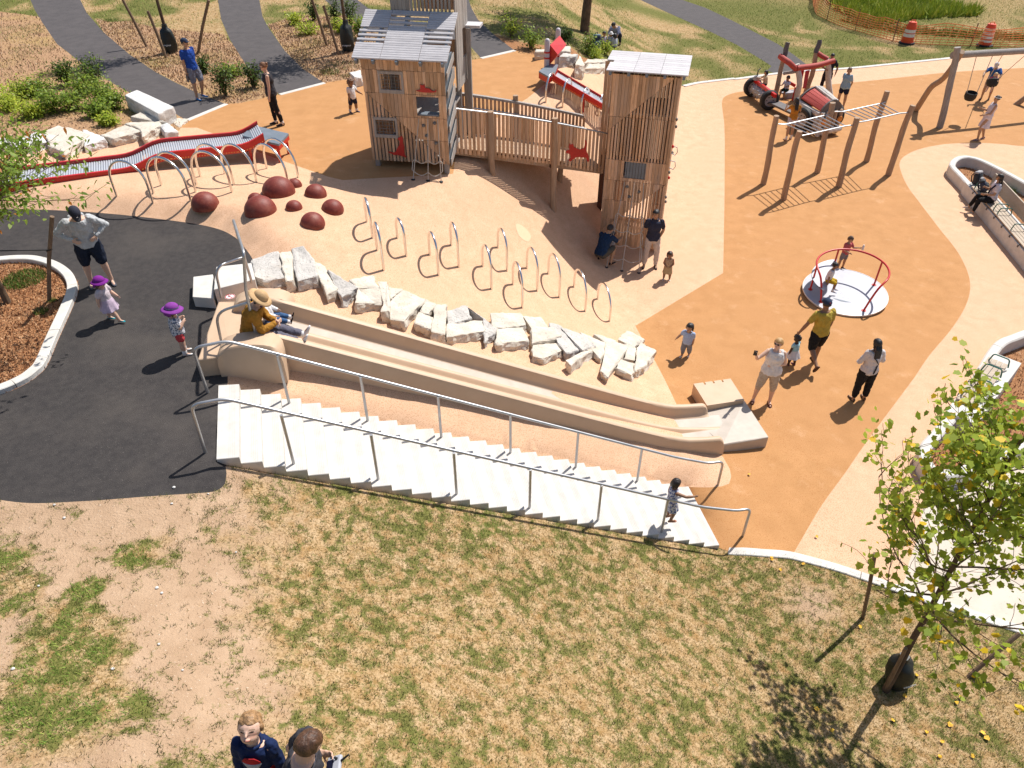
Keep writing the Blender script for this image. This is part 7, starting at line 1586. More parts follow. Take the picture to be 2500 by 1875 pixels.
    if shoes:
        b = MB(); sb = MB()
        for nm in ('l', 'r'):
            an, fd, fu, fs, ah, fl_ = foots[nm]; bb = MB()
            rows = []
            for f, w, h0, h1 in ((-.24, .15, .1, .75), (-.18, .22, .0, .95), (.0, .25, .0, 1.05), (.22, .27, .0, .85), (.45, .29, .0, .60), (.64, .25, .02, .46), (.74, .13, .08, .34)):
                c = an + fd * fl_ * f - fu * ah; w_ = w * fl_ * 1.02; ht = h1 * ah * 1.0; h0_ = h0 * ah
                rows.append([c + fs * (w_ * .5 * math.copysign(abs(math.cos(u)) ** .7, math.cos(u))) + fu * (h0_ + (ht - h0_) * (.5 + .5 * math.copysign(abs(math.sin(u)) ** .7, math.sin(u)))) for u in [2 * math.pi * j / 14 for j in range(14)]])
            k0 = len(bb.v); bb.grid(rows, True); bb.f.append(tuple(range(14))); k1 = len(bb.v); bb.f.append(tuple(range(k1 - 14, k1))[::-1])
            if shoes.get('sandal'):
                bb = MB(); c = an - fu * ah * .96; rows = []
                bb.prism([c + fd * fl_ * f + fs * fl_ * w for f, w in ((-.26, -.12), (.3, -.17), (.62, -.15), (.74, 0), (.62, .15), (.3, .17), (-.26, .12), (-.3, 0))], fu * ah * .22); bb.tube([an + fd * fl_ * .5 + fs * fl_ * .15 - fu * ah * .7, an + fd * fl_ * .45 - fu * ah * .25, an + fd * fl_ * .5 - fs * fl_ * .15 - fu * ah * .7], .008 * H, 6)
            elif shoes.get('sock'): cs = MB(); capsule(cs, [an + (jn[nm][1] - an).normalized() * .055 * H, an], [rl[2] * 1.2, rl[2] * 1.25], 10); cs.build('sock', shoes['sock'], None, True).parent = t
            o = bb.build('shoe', shoes['m'], None, 'all' if not shoes.get('sandal') else False); o.parent = t
    # --- hair and hats
    def shell(k, cover, m, nm, amp=.0, seed_=1, wr=0.0):
        n, mm = 30, 20; rows = []
        for j in range(mm + 1):
            th_ = math.pi * j / mm; row = []
            for i in range(n):
                u = 2 * math.pi * i / n; x, y, z = math.sin(th_) * math.cos(u), math.sin(th_) * math.sin(u), math.cos(th_); s_ = k if cover(x, y, z) else .80
                s_ += amp * mnoise.noise(Vector((x * 6 + seed_, y * 6, z * 6))) if s_ > .9 else 0
                row.append(HC + hu * hh * .12 - hf * hdp * .06 + hrt * x * hwd * s_ + hf * y * hdp * s_ + hu * z * hh * .92 * s_)
            rows.append(row)
        bb = MB(); bb.grid(rows, True); return bb
    if hair:
        st = hair.get('style', 'short'); fl2 = hair.get('line', .30)
        cov = {'short': lambda x, y, z: z > fl2 + .0 if y > .35 else (z > -.40 - .2 * (y < -.2)), 'buzz': lambda x, y, z: z > .34 if y > .3 else z > -.42,
               'bob': lambda x, y, z: (z > fl2 if y > .45 else z > -.98), 'long': lambda x, y, z: (z > fl2 if y > .4 else z > -.98), 'curly': lambda x, y, z: (z > .30 if y > .4 else z > -.5), 'bun': lambda x, y, z: z > .32 if y > .35 else z > -.45}[st]
        bb = shell(hair.get('k', 1.09), cov, None, 'hair', {'curly': .16}.get(st, .045), seed)
        if st == 'long':
            ln = hair.get('len', .22) * H; p0 = HP(0, -.75, -.2); p1 = HP(0, -.98, -1.0); p2 = p1 - Vector((0, 0, 1)) * ln * .55 - fw * .02 * H; p3 = p2 - Vector((0, 0, 1)) * ln * .45 + fw * .012 * H
            for ox in (-.5, -.17, .17, .5): capsule(bb, [p0 + hrt * ox * hwd * .9, p1 + hrt * ox * hwd * 1.2, p2 + hrt * ox * hwd * 1.2, p3 + hrt * ox * hwd * .95], [hwd * .36, hwd * .36, hwd * .32, hwd * .16], 8)
            for s_ in (-1, 1): capsule(bb, [HP(s_ * .92, -.1, .1), HP(s_ * 1.0, -.25, -.7), HP(s_ * .9, -.45, -1.25)], [hwd * .16, hwd * .2, hwd * .14], 8)
        if st == 'bun' or hair.get('bun'): eball(bb, HP(0, -1.05, .55), (hh * .36, hh * .34, hh * .34), fr, 10, 8)
        if st == 'curly':
            r_ = random.Random(seed)
            for k in range(60):
                u, z = r_.uniform(0, 6.28), r_.uniform(-.4, 1); rr = math.sqrt(max(1 - z * z, 0)); y = math.sin(u) * rr
                if y > .45 and z < .35: continue
                eball(bb, HP(math.cos(u) * rr * 1.1, y * 1.08, z * 1.02 + .12), (hh * .15,) * 3, fr, 6, 5)
        if st == 'bob':
            for s_ in (-1, 1): capsule(bb, [HP(s_ * .95, 0, .2), HP(s_ * 1.02, -.1, -.45), HP(s_ * .9, -.2, -.85)], [hwd * .2, hwd * .24, hwd * .14], 8)
            for ox in (-.5, 0, .5): capsule(bb, [HP(ox, -.8, .2), HP(ox, -.92, -.5), HP(ox, -.75, -.95)], [hwd * .3, hwd * .32, hwd * .2], 8)
        hm = mat('hair', hair['col'], tuple(min(1, c * hair.get('hi', 1.7)) for c in hair['col']), 40, .5, bump=.4, bscale=70, coords='Object', stretch=(1, 1, .35)) if hair['col'] not in _CL else _CL[hair['col']]; _CL[hair['col']] = hm
        solid('hair', bb, hm, t, max(vx * .8, .007), 1, None, hair.get('rough', .007))
    if hat:
        bb = MB(); ty = hat['type']
        rows = []; k = 1.13
        for j in range(9):
            th_ = math.pi / 2 * j / 8; rows.append([HC + hu * hh * (.30 + .86 * math.sin(th_)) - hf * hdp * .04 + hrt * (hwd * k * max(math.cos(th_), .01) * math.cos(u)) + hf * (hdp * k * max(math.cos(th_), .01) * math.sin(u)) for u in [2 * math.pi * i / 24 for i in range(24)]])
        if ty == 'sun': rows = [[p - hu * 0 for p in r_] for r_ in rows]
        bb.grid(rows, True); hb = bb.build('cap' if ty == 'cap' else 'sun_hat', hat['m'], None, 'all'); hb.parent = t
        bl = MB()
        if ty == 'cap':
            sg = -1 if hat.get('back') else 1; rows = []
            for f in (0, .35, .7, 1.0):
                rows.append([HP(x * 1.0 * (1 - .18 * f), sg * (1.02 * math.sqrt(max(1 - (x * .92) ** 2, 0)) + .72 * f * math.sqrt(max(1 - (x * .8) ** 2, 0))), .34 - .16 * f - .12 * x * x) for x in [-.95 + 1.9 * i / 10 for i in range(11)]])
            bl.grid(rows); bm_ = bl.build('visor', hat.get('m2', hat['m']), None, 'all'); sm_ = bm_.modifiers.new('t', 'SOLIDIFY'); sm_.thickness = .004; bm_.parent = hb
            if hat.get('logo'): lg = MB(); eball(lg, HP(0, 1.08 * (1 if not hat.get('logo_back') else -1), .62), (hwd * .2, hdp * .05, hh * .14), fr, 8, 6); lo_ = lg.build('emblem', hat['logo'], None, True); lo_.parent = hb
        else:
            rows = []
            for f in (0, .33, .66, 1.0):
                e = hat.get('brim', .75) * f; rows.append([HC + hu * hh * (.32 - .22 * f - .10 * f * f * hat.get('drop', 1) + .06 * f * math.sin(3 * u + seed)) - hf * hdp * .04 + hrt * (hwd * (1.12 + e) * math.cos(u)) + hf * (hdp * (1.12 + e * .9) * math.sin(u)) for u in [2 * math.pi * i / 28 for i in range(28)]])
            bl.grid(rows, True); bm_ = bl.build('brim', hat['m'], None, 'all'); sm_ = bm_.modifiers.new('t', 'SOLIDIFY'); sm_.thickness = .004; bm_.parent = hb
            if hat.get('neck'):
                rows = []
                for f in (0, .5, 1.0): rows.append([HC + hu * hh * (.3 - .95 * f) + hrt * (hwd * (1.16 + .3 * f) * math.cos(u)) + hf * (hdp * (1.16 + .3 * f) * math.sin(u)) for u in [math.pi * (1.1 + .8 * i / 12) for i in range(13)]])
                nb_ = MB().grid(rows).build('neck_flap', hat['m'], None, 'all'); nb_.modifiers.new('t', 'SOLIDIFY').thickness = .004; nb_.parent = hb
            if hat.get('band'): 
                bd_ = MB().grid([[HC + hu * hh * (z + .02) - hf * hdp * .04 + hrt * (hwd * 1.15 * math.cos(u)) + hf * (hdp * 1.15 * math.sin(u)) for u in [2 * math.pi * i / 24 for i in range(24)]] for z in (.34, .58)], True).build('hat_band', hat['band'], None, 'all'); bd_.parent = hb
    ctx = dict(t=t, HP=HP, HC=HC, fr=fr, hh=hh, hwd=hwd, hdp=hdp, spine=spine, rt=rt, fw=fw, up=upc, arms=arms, jn=jn, tor=tor, H=H, P=P_, SC=SC)
    if solve:                                 # shift the whole figure on the ground so that the head is where the photo shows it
        bpy.context.view_layer.update(); hw = pmat(t) @ HC; tgt = un(*solve, hw.z); t.location.x += tgt.x - hw.x; t.location.y += tgt.y - hw.y
        t.location.z += hz(t.location.x, t.location.y) - base[2]; hw = pmat(t) @ HC; tgt = un(*solve, hw.z); t.location.x += tgt.x - hw.x; t.location.y += tgt.y - hw.y
    if extra: extra(ctx)
    return ctx
def W_(ctx, p): return pmat(ctx['t']) @ Vector(p)
def attach(ctx, b, nm, m, smooth=True): o = b.build(nm, m, None, smooth); o.parent = ctx['t']; return o
def sunglasses(ctx):
    HP, b = ctx['HP'], MB()
    for s_ in (-1, 1): eball(b, HP(s_ * .40, .90, .04), (ctx['hwd'] * .30, ctx['hdp'] * .10, ctx['hh'] * .16), ctx['fr'], 10, 6); b.tube([HP(s_ * .70, .78, .08), HP(s_ * 1.0, .1, .06)], ctx['hh'] * .035, 5)
    b.tube([HP(-.2, .98, .08), HP(.2, .98, .08)], ctx['hh'] * .035, 5); attach(ctx, b, 'sunglasses', M['dark'])
def strap_line(ctx, pts, r_, m, nm='strap'): attach(ctx, MB().tube(spline(pts, 5), r_, 6), nm, m)
def around(ctx, f, a, k=1.14):                # a point on the clothed torso
    i = min(range(5), key=lambda j: abs((-.06, .38, .7, .9, 1.0)[j] - f)); w, d = ctx['tor'][min(i, 3)]; return ctx['spine'](f) + ctx['rt'] * (w * k * math.cos(a)) + ctx['fw'] * (d * k * math.sin(a))
def gp(c, x, y): return GP(c, x, y)
def fit(c, foot, ytop, z=None):               # standing height of a figure whose top is seen at that row
    p = GP(c, *foot) if z is None else un(*P(c, *foot), z); return p, aty(*P(c, foot[0], ytop), p.y).z - p.z
K = lambda c, c2=None, s=30: cloth(c, c2, s)
BLK = (.012, .011, .012); HBR = (.035, .02, .012)
white = K((.72, .70, .70)); navy = K((.018, .022, .05)); black = K((.014, .014, .016))
# 1 man in grey
p, h = fit('c5', (800, 775), 150); print('grey', h)
person('tall man in pale grey hoodie and navy shorts with hands on hips on the asphalt', p, -150, 1.76, 'adult', dict(lean=(0, .16, 1), bend=.03, hpitch=-38, hyaw=8, thigh_l=(-.10, .12, -1), thigh_r=(.16, -.05, -1), shin_l=(-.06, -.10, -1), shin_r=(.08, -.14, -1),
       ua_l=(-.75, -.25, -.72), fa_l=(.72, .42, -.45), ua_r=(.75, -.25, -.72), fa_r=(-.72, .42, -.45), palm_l=(.2, -.9, 0), palm_r=(-.2, -.9, 0)),
       dict(m=K((.50, .51, .52)), slv=1.92, hood=True, f0=-.06), dict(m=K((.016, .022, .04)), len=.92, infl=1.28, flare=1.12), dict(m=K((.10, .10, .12))), 'light', dict(col=HBR, style='buzz'), dict(type='cap', m=K((.035, .038, .055)), m2=K((.06, .06, .07)), logo=white), fat=1.08, seed=2)
# 2, 3 toddlers in purple hats
purple = K((.20, .02, .25)); purple2 = K((.24, .05, .30))
p, h = fit('c5', (880, 1050), 690); print('t1', h)
person('toddler in purple sun hat and lavender dress striding in turquoise shoes', p, -95, .93, 'toddler', dict(thigh_r=(.05, .62, -1), shin_r=(.02, .35, -1), foot_r=(.1, 1, .12), thigh_l=(-.05, -.35, -1), shin_l=(0, -.30, -1), foot_l=(-.1, 1, -.15), ua_l=(-.3, .35, -1), fa_l=(-.1, .7, -.8), ua_r=(.3, -.4, -1), fa_r=(.1, -.1, -1)),
       dict(m=K((.58, .50, .53)), slv=.6, sinfl=1.45), dict(m=K((.56, .44, .55)), skirt=.24, flare=1.65), dict(m=K((.02, .36, .42))), 'light', dict(col=(.10, .06, .03), style='bob'), dict(type='sun', m=purple, brim=.62, neck=True), seed=3)
p, h = fit('c5', (1430, 1305), 848); print('t2', h)
person('toddler in purple sun hat, white print tee and red shorts holding hands up', p, -62, 1.0, 'toddler', dict(thigh_l=(-.05, .1, -1), shin_l=(0, -.05, -1), ua_l=(-.2, .25, -1), fa_l=(.45, .75, .65), ua_r=(.2, .3, -1), fa_r=(-.45, .75, .75), hpitch=-8, curl_l=1.2, curl_r=1.2),
       dict(m=K((.66, .65, .68), (.10, .13, .20), 34), slv=.6, sinfl=1.35, infl=1.14), dict(m=K((.58, .07, .08)), len=.5, infl=1.2), dict(m=white, sock=white), 'light', dict(col=(.12, .07, .035), style='bob'), dict(type='sun', m=purple2, brim=.80, band=K((.25, .23, .36)), neck=True), seed=4)
# 4 man in blue
p, h = fit('c1', (1545, 760), 325); print('blue', h)
def bottle(ctx): pass
c4_ = person('man in blue tee, grey shorts and blue shoes walking with a black bottle', p, -118, 1.72, 'adult', dict(lean=(0, -.10, 1), thigh_l=(-.04, .36, -1), shin_l=(0, -.28, -1), thigh_r=(.06, .06, -1), shin_r=(.02, -.02, -1), ua_r=(.16, -.06, -1), fa_r=(.04, .12, -1), ua_l=(-.2, -.2, -1), fa_l=(-.05, .1, -1), curl_r=1.3, hyaw=12),
       dict(m=K((.015, .06, .30)), slv=.6), dict(m=K((.17, .18, .23)), len=.85, infl=1.24, flare=1.1), dict(m=K((.03, .20, .50))), 'tan', dict(col=BLK, style='buzz'), dict(type='cap', m=K((.03, .045, .085))), extra=sunglasses, seed=5)
wr = c4_['arms']['r'][2]; q = W_(c4_, wr) + Vector((0, 0, -.05)); t = thing('water_bottle', 'black drinking bottle hanging from the hand of the man in blue', 'bottle', q + Vector((0, 0, -.22)))
MB().lathe([(.001, 0), (.036, 0), (.038, .02), (.038, .15), (.025, .18)], q + Vector((0, 0, -.22)), 14).build('flask', M['dgrey'], t, True); MB().lathe([(.027, .18), (.027, .215), (.001, .22)], q + Vector((0, 0, -.22)), 14).build('lid', M['dark'], t, True)
# 5 woman in black
p, h = fit('c1', (2140, 965), 498); print('woman', h)
person('woman in dark sleeveless top and black leggings standing by the grey slide platform', p, 108, 1.70, 'woman', dict(lean=(0, .04, 1), thigh_l=(-.05, -.14, -1), shin_l=(0, -.22, -1), thigh_r=(.05, .10, -1), hpitch=-14, ua_l=(-.12, .04, -1), ua_r=(.14, -.08, -1), hyaw=-10),
       dict(m=K((.035, .033, .04)), slv=0, infl=1.12, f0=-.2), dict(m=black, len=1.88, infl=1.05), dict(m=K((.03, .03, .035)), sock=white), 'light', dict(col=(.16, .07, .03), style='bun', rough=.008), extra=sunglasses, fat=1.05, seed=6)
# 6 toddler near the left tower
p, h = fit('c2', (835, 868), 632); print('t6', h)
person('curly haired toddler in white tee and dark shorts left of the wooden tower', p, -125, 1.0, 'toddler', dict(thigh_l=(-.12, .25, -1), shin_l=(-.1, -.1, -1), thigh_r=(.1, -.15, -1), shin_r=(.05, -.2, -1), ua_l=(-.45, .4, -.9), fa_l=(-.3, .7, -.4), ua_r=(.2, .1, -1)),
       dict(m=white, slv=.55, sinfl=1.35), dict(m=navy, len=.75, infl=1.25), dict(m=K((.08, .10, .2)), sock=white), 'brown', dict(col=(.12, .06, .03), style='curly'), seed=7)
# 7, 8 on the slide
sz = 3.43
def on_slide(u, w): q_ = spt(u, w, sz); return q_
sy = math.degrees(math.atan2(sd.y, sd.x)) - 90
pb = on_slide(-.28, .26)
def mask(ctx): b = MB(); HP = ctx['HP']; b.grid([[HP(x, 1.12 * math.sqrt(max(1 - (x * .8) ** 2, 0)) - .0, z) for x in [-1 + 2 * i / 8 for i in range(9)]] for z in (-.1, -.45, -.8)]); attach(ctx, b, 'face_mask', K((.06, .025, .10))).modifiers.new('t', 'SOLIDIFY').thickness = .004
person('adult in mustard sweater and tan bucket hat sitting at the top of the slide', pb, sy, 1.80, 'adult', dict(lean=(.05, .16, 1), bend=.06, hpitch=-22, hyaw=-12, thigh_l=(-.10, 1, -.02), shin_l=(.05, 1, -.36), thigh_r=(.10, 1, .06), shin_r=(-.02, 1, -.42), foot_l=(0, .45, 1), foot_r=(.1, .45, 1), ua_l=(-.05, .28, -1), fa_l=(.75, .75, .0), ua_r=(.08, .28, -1), fa_r=(-.75, .75, .0)),
       dict(m=K((.36, .17, .025)), slv=1.92, sinfl=1.4, infl=1.14), dict(m=K((.13, .125, .16)), len=1.85, infl=1.22), dict(m=white, sock=white), 'light', dict(col=BLK, style='bob'), dict(type='sun', m=K((.58, .38, .20)), brim=.85, drop=1.1), extra=mask, seat=.0, fat=1.06, seed=8)
pb = spt(-.06, SW - .42, sl_bed(0) + .01)
person('small child in blue jeans and black shoes sitting beside the adult on the slide', pb, sy, .92, 'toddler', dict(lean=(0, -.05, 1), thigh_l=(-.15, 1, 0), shin_l=(0, 1, -.25), thigh_r=(.15, 1, 0), shin_r=(0, 1, -.25), foot_l=(0, .4, 1), foot_r=(0, .4, 1), ua_l=(-.3, .5, -1), fa_l=(.2, .8, -.3), ua_r=(.3, .5, -1), fa_r=(-.2, .8, -.3)),
       dict(m=white, slv=1.8), dict(m=K((.05, .11, .23)), len=1.7, infl=1.2), dict(m=black, sock=white), 'light', dict(col=BLK, style='bob'), seat=0, seed=9)
# 9, 10, 11, 12 at the right tower
p = GP('zu', 440, 1340); 
person('man in navy polo squatting in the shade at the foot of the right tower', p, -42, 1.74, 'adult', dict(lean=(-.05, .42, 1), bend=.05, thigh_l=(-.25, .85, .42), shin_l=(.05, -.38, -1), thigh_r=(.30, .85, .36), shin_r=(.05, -.36, -1), ua_l=(-.1, .6, -.8), fa_l=(.3, .9, .1), ua_r=(.15, .8, -.7), fa_r=(-.2, 1, .05), hyaw=5, hpitch=-6, shift=(0, -.1, 0)),
       dict(m=K((.013, .035, .085)), slv=.75, infl=1.14, collar=True), dict(m=K((.10, .09, .07)), len=.9, infl=1.2), dict(m=black), 'tan', dict(col=BLK, style='short'), seed=10)
p = GP('zu', 555, 1240)
person('baby in white outfit held upright against the wall by the squatting man', p, -62, .78, 'toddler', dict(lean=(0, .1, 1), thigh_l=(-.12, .1, -1), thigh_r=(.12, .1, -1), ua_l=(-.3, .7, .1), fa_l=(0, 1, .4), ua_r=(.3, .7, -.2), fa_r=(0, 1, .3)),
       dict(m=K((.50, .53, .62)), slv=1.5), dict(m=white, len=1.7, infl=1.25), dict(m=white), 'tan', dict(col=BLK, style='short', k=1.06), seed=11)
p, h = fit('zu', (1080, 1385), 620); print('navy man', h)
person('young man in navy polo and cream trousers leaning by the climbing net', p, 172, 1.74, 'adult', dict(lean=(0, -.04, 1), thigh_l=(-.16, .03, -1), thigh_r=(.12, .10, -1), shin_r=(.05, -.05, -1), ua_l=(-.28, -.3, -1), fa_l=(.30, -.1, -1), ua_r=(.25, -.25, -1), fa_r=(-.2, .0, -1), hpitch=-2, hyaw=-22),
       dict(m=K((.032, .036, .062)), slv=.7, collar=True, infl=1.12), dict(m=K((.55, .47, .42)), len=1.9, infl=1.2), dict(m=K((.02, .02, .022))), 'tan', dict(col=BLK, style='short', k=1.13), seed=12)
p, h = fit('zu', (1310, 1560), 1185); print('dress girl', h)
person('toddler girl in beige dress holding a yellow toy in front of her', p, 165, .90, 'toddler', dict(ua_l=(-.25, .1, -1), fa_l=(.55, .6, -.45), ua_r=(.25, .1, -1), fa_r=(-.55, .6, -.45), hroll=-6, thigh_l=(-.16, 0, -1), thigh_r=(.16, 0, -1), hyaw=12),
       dict(m=K((.45, .35, .25), (.30, .20, .12), 60), slv=0), dict(m=K((.36, .26, .14), (.46, .36, .22), 50), skirt=.27, flare=1.4), dict(m=white), 'brown', dict(col=(.03, .014, .008), style='bob'), seed=13)
# 13 boy in light blue
p, h = fit('c7', (1492, 1485), 1243); print('lb', h)
def tee_print(txt, size, zf, dz=0):
    def f(ctx): 
        c = around(ctx, zf, math.pi / 2, 1.24); o = word(txt, Vector((0, 0, 0)), size, Matrix.Identity(3), M['dark'], ctx['t'], 'lettering'); o.matrix_basis = Matrix.Translation(c) @ (Matrix((tuple(-ctx['rt']), tuple(ctx['up']), tuple(ctx['fw']))).transposed().to_4x4())
    return f
person('dark haired toddler in light blue tee and grey trousers walking alone on orange ground', p, 148, .98, 'toddler', dict(thigh_l=(-.06, -.2, -1), shin_l=(0, -.25, -1), thigh_r=(.06, .15, -1), ua_r=(.55, .15, -.8), fa_r=(.45, .5, -.6), ua_l=(-.15, -.1, -1), hyaw=-10),
       dict(m=K((.38, .48, .68)), slv=.65, infl=1.16), dict(m=K((.22, .24, .29)), len=1.7, infl=1.2), dict(m=white), 'tan', dict(col=BLK, style='bob', line=.2), seed=14)
# 14 woman with phone
p, h = fit('cD', (195, 415), -12); print('phone', h)
c14 = person('blonde woman in white sleeveless top taking a photo with her phone', p, 165, 1.70, 'woman', dict(lean=(0, -.05, 1), thigh_l=(-.10, .05, -1), thigh_r=(.20, .10, -1), shin_r=(.1, -.08, -1), ua_r=(.62, .45, -.45), fa_r=(.25, .55, .8), palm_r=(-.3, -.8, .2), curl_r=1.2, ua_l=(-.30, .0, -1), fa_l=(.92, .42, -.05), hyaw=-28, hpitch=6),
       dict(m=K((.74, .71, .69)), slv=0, infl=1.16, f0=-.2), dict(m=K((.50, .42, .33), (.40, .32, .24), 40), len=1.25, infl=1.2), dict(m=K((.10, .03, .03)), sandal=True), 'fair', dict(col=(.34, .20, .08), style='short', k=1.13, line=.25), extra=sunglasses, fat=1.1, seed=15)
wr, fd = c14['arms']['r'][2], c14['arms']['r'][3]; q = W_(c14, wr + fd * .11 + Vector((0, .02, .0))); t = thing('mobile_phone', 'dark mobile phone held up by the blonde woman in white', 'phone', q)
Mx = rz(R(165)) @ Matrix.Rotation(R(-15), 3, 'X'); MB().cbox(q, (.075, .010, .155), Mx, .003).build('case', M['dark'], t)
for dx, dz in ((-.02, .05), (.005, .05), (-.02, .028)): MB().box(q + Mx @ Vector((dx, .006, dz)), (.015, .004, .015), Mx).build('lens', M['rim'], t)
# 15, 16 father and small girl
p, h = fit('c8', (410, 1550), 1325); print('g15', h)
person('small dark haired girl in pale blue top and white tulle skirt beside her father', p, 35, .86, 'toddler', dict(thigh_l=(-.08, .15, -1), thigh_r=(.08, -.15, -1), shin_r=(0, -.2, -1), ua_l=(-.3, .1, -1), ua_r=(.3, .2, -1)),
       dict(m=K((.36, .60, .68)), slv=.35), dict(m=K((.66, .66, .69)), skirt=.24, flare=1.95), dict(m=K((.18, .05, .16))), 'dark', dict(col=(.012, .009, .008), style='curly'), seed=16)
p, h = fit('c8', (565, 1545), 1060); print('yellow', h)
person('man in yellow tee, black shorts and navy cap walking away with a small girl', p, 12, 1.80, 'adult', dict(lean=(-.05, .05, 1), thigh_r=(.08, .22, -1), shin_r=(0, -.06, -1), thigh_l=(-.10, -.10, -1), shin_l=(-.08, -1, -.62), foot_l=(0, .5, -1), ua_l=(-.55, .12, -1), fa_l=(-.42, .2, -1), ua_r=(.22, .05, -1), fa_r=(.0, .22, -1), hyaw=0),
       dict(m=K((.46, .34, .06)), slv=.75, infl=1.14), dict(m=black, len=.95, infl=1.28, flare=1.1), dict(m=K((.06, .03, .02)), sandal=True), 'brown', dict(col=BLK, style='buzz'), dict(type='cap', m=K((.03, .045, .085)), logo=K((.40, .05, .07)), logo_back=True), seed=17)
# 17 woman from behind
p, h = fit('cD', (928, 398), -25); print('w17', h)
def xstrap(ctx): strap_line(ctx, [around(ctx, .92, 2.2, 1.25), around(ctx, .75, -1.75, 1.3), around(ctx, .45, -1.0, 1.3), around(ctx, .30, -.2, 1.25)], .012, M['dark']); strap_line(ctx, [around(ctx, .40, -1.1, 1.3), around(ctx, .15, -1.4, 1.3), around(ctx, .0, -1.5, 1.3)], .014, M['dark'])
person('woman with long black hair, white blouse and black trousers seen from behind', p, 6, 1.62, 'woman', dict(lean=(0, .03, 1), thigh_l=(-.08, 0, -1), thigh_r=(.12, .02, -1), ua_l=(-.42, .12, -1), fa_l=(.85, .6, -.15), ua_r=(.45, .1, -1), fa_r=(-.85, .6, -.1), hpitch=-15),
       dict(m=K((.62, .58, .57), (.52, .48, .48), 120), slv=1.1, sinfl=1.5, infl=1.2, f0=-.2), dict(m=black, len=1.8, infl=1.35), dict(m=K((.10, .06, .04))), 'tan', dict(col=(.006, .005, .006), style='long', len=.20, k=1.12), extra=xstrap, seed=18)
# 18 girl on the stairs
tz = UPZ - 22 * RISE; p = un(*P('cB', 1468, 1158), tz); _, h = fit('cB', (1468, 1158), 885, tz); print('stair girl', h)
person('girl in white and blue dress stepping down the staircase holding the handrail', p, -78, 1.02, 'kid', dict(thigh_l=(-.06, .12, -1), thigh_r=(.06, .35, -1), shin_r=(0, -.25, -1), ua_r=(.55, .75, -.1), fa_r=(.2, 1, .1), ua_l=(-.2, -.1, -1), curl_r=1.3),
       dict(m=K((.62, .62, .66), (.06, .09, .28), 36), slv=0), dict(m=K((.62, .62, .66), (.06, .10, .30), 30), skirt=.30, flare=1.35), dict(m=K((.45, .20, .13)), sandal=True), 'brown', dict(col=(.012, .007, .006), style='bob', k=1.14), seed=19)
# 19, 20 carousel children
p, h = fit('zm', (420, 360), 65, .0); print('c19', h)
c19 = person('boy in salmon tee and grey shorts standing behind the carousel ring', p, -150, 1.04, 'kid', dict(thigh_l=(-.05, .1, -1), thigh_r=(.1, -.1, -1), ua_l=(-.3, .5, -.7), fa_l=(-.5, .75, .2), ua_r=(.15, .3, -1), fa_r=(-.1, 1, -.1), hyaw=10, hpitch=-14),
       dict(m=K((.50, .11, .11)), slv=.7, sinfl=1.35, infl=1.14), dict(m=K((.22, .20, .22)), len=.8, infl=1.28), dict(m=navy), 'tan', dict(col=(.06, .03, .015), style='short'), seed=20)
wr, fd = c19['arms']['l'][2], c19['arms']['l'][3]; q = W_(c19, wr + fd * .09); MBb = MB().lathe([(.001, -.06), (.03, -.06), (.032, .04), (.018, .07), (.018, .09), (.001, .09)], q, 12); o = MBb.build('drink_cup', M['whitep'], None, True, origin=q); tag(o, 'small clear white cup held by the boy in the salmon tee', 'cup')
p = un(*P('zm', 305, 470), .52); p = Vector((p.x, p.y, .14))
person('boy in white tee and mustard shorts sitting on the carousel seat', p, -112, 1.02, 'kid', dict(lean=(0, .15, 1), thigh_l=(-.12, 1, -.22), shin_l=(0, .05, -1), thigh_r=(.14, 1, -.15), shin_r=(0, -.1, -1), ua_l=(-.25, -.1, -1), fa_l=(-.1, .1, -1), ua_r=(.3, -.25, -1), fa_r=(.1, .0, -1), hyaw=-12),
       dict(m=white, slv=.65, sinfl=1.3), dict(m=K((.50, .32, .02)), len=.9, infl=1.25), dict(m=K((.42, .45, .55)), sock=white), 'brown', dict(col=BLK, style='short'), seat=.34, seed=21)
# 21 woman on the bench
bp_ = qRT(1.18, .20, 0); byaw = math.degrees(math.atan2(-into.y, -into.x)) - 90
fdir = -into if False else None
dRT = (un(*P('zb', 575, 480), .46) - un(*P('zb', 1450, 1500), .46)); yb = math.degrees(math.atan2(-Vector((dRT.y, -dRT.x, 0)).y, -Vector((dRT.y, -dRT.x, 0)).x)) - 90
fv = Vector((-math.sin(R(yb)), math.cos(R(yb)), 0)); yb = yb if fv.x < 0 else yb + 180
person('woman in white tee and black trousers sitting on the long bench with a dark braid', bp_, yb - 8, 1.66, 'woman', dict(lean=(0, .02, 1), thigh_l=(-.12, 1, -.10), shin_l=(-.02, .10, -1), thigh_r=(.06, 1, .0), shin_r=(.05, .30, -1), ua_l=(-.20, .15, -1), fa_l=(.30, .95, -.15), ua_r=(.2, .3, -1), fa_r=(-.4, .7, .35), hyaw=-18, shift=(0, .02, 0)),
       dict(m=K((.66, .62, .68)), slv=.6, sinfl=1.35), dict(m=black, len=1.85, infl=1.1), dict(m=K((.50, .46, .42))), 'tan', dict(col=(.012, .008, .007), style='long', len=.12), extra=lambda c: (sunglasses(c), strap_line(c, [around(c, .92, 2.3, 1.25), around(c, .6, 1.9, 1.4), around(c, .15, 1.6, 1.5)], .026, navy, 'braid')), seat=.47, seed=22)
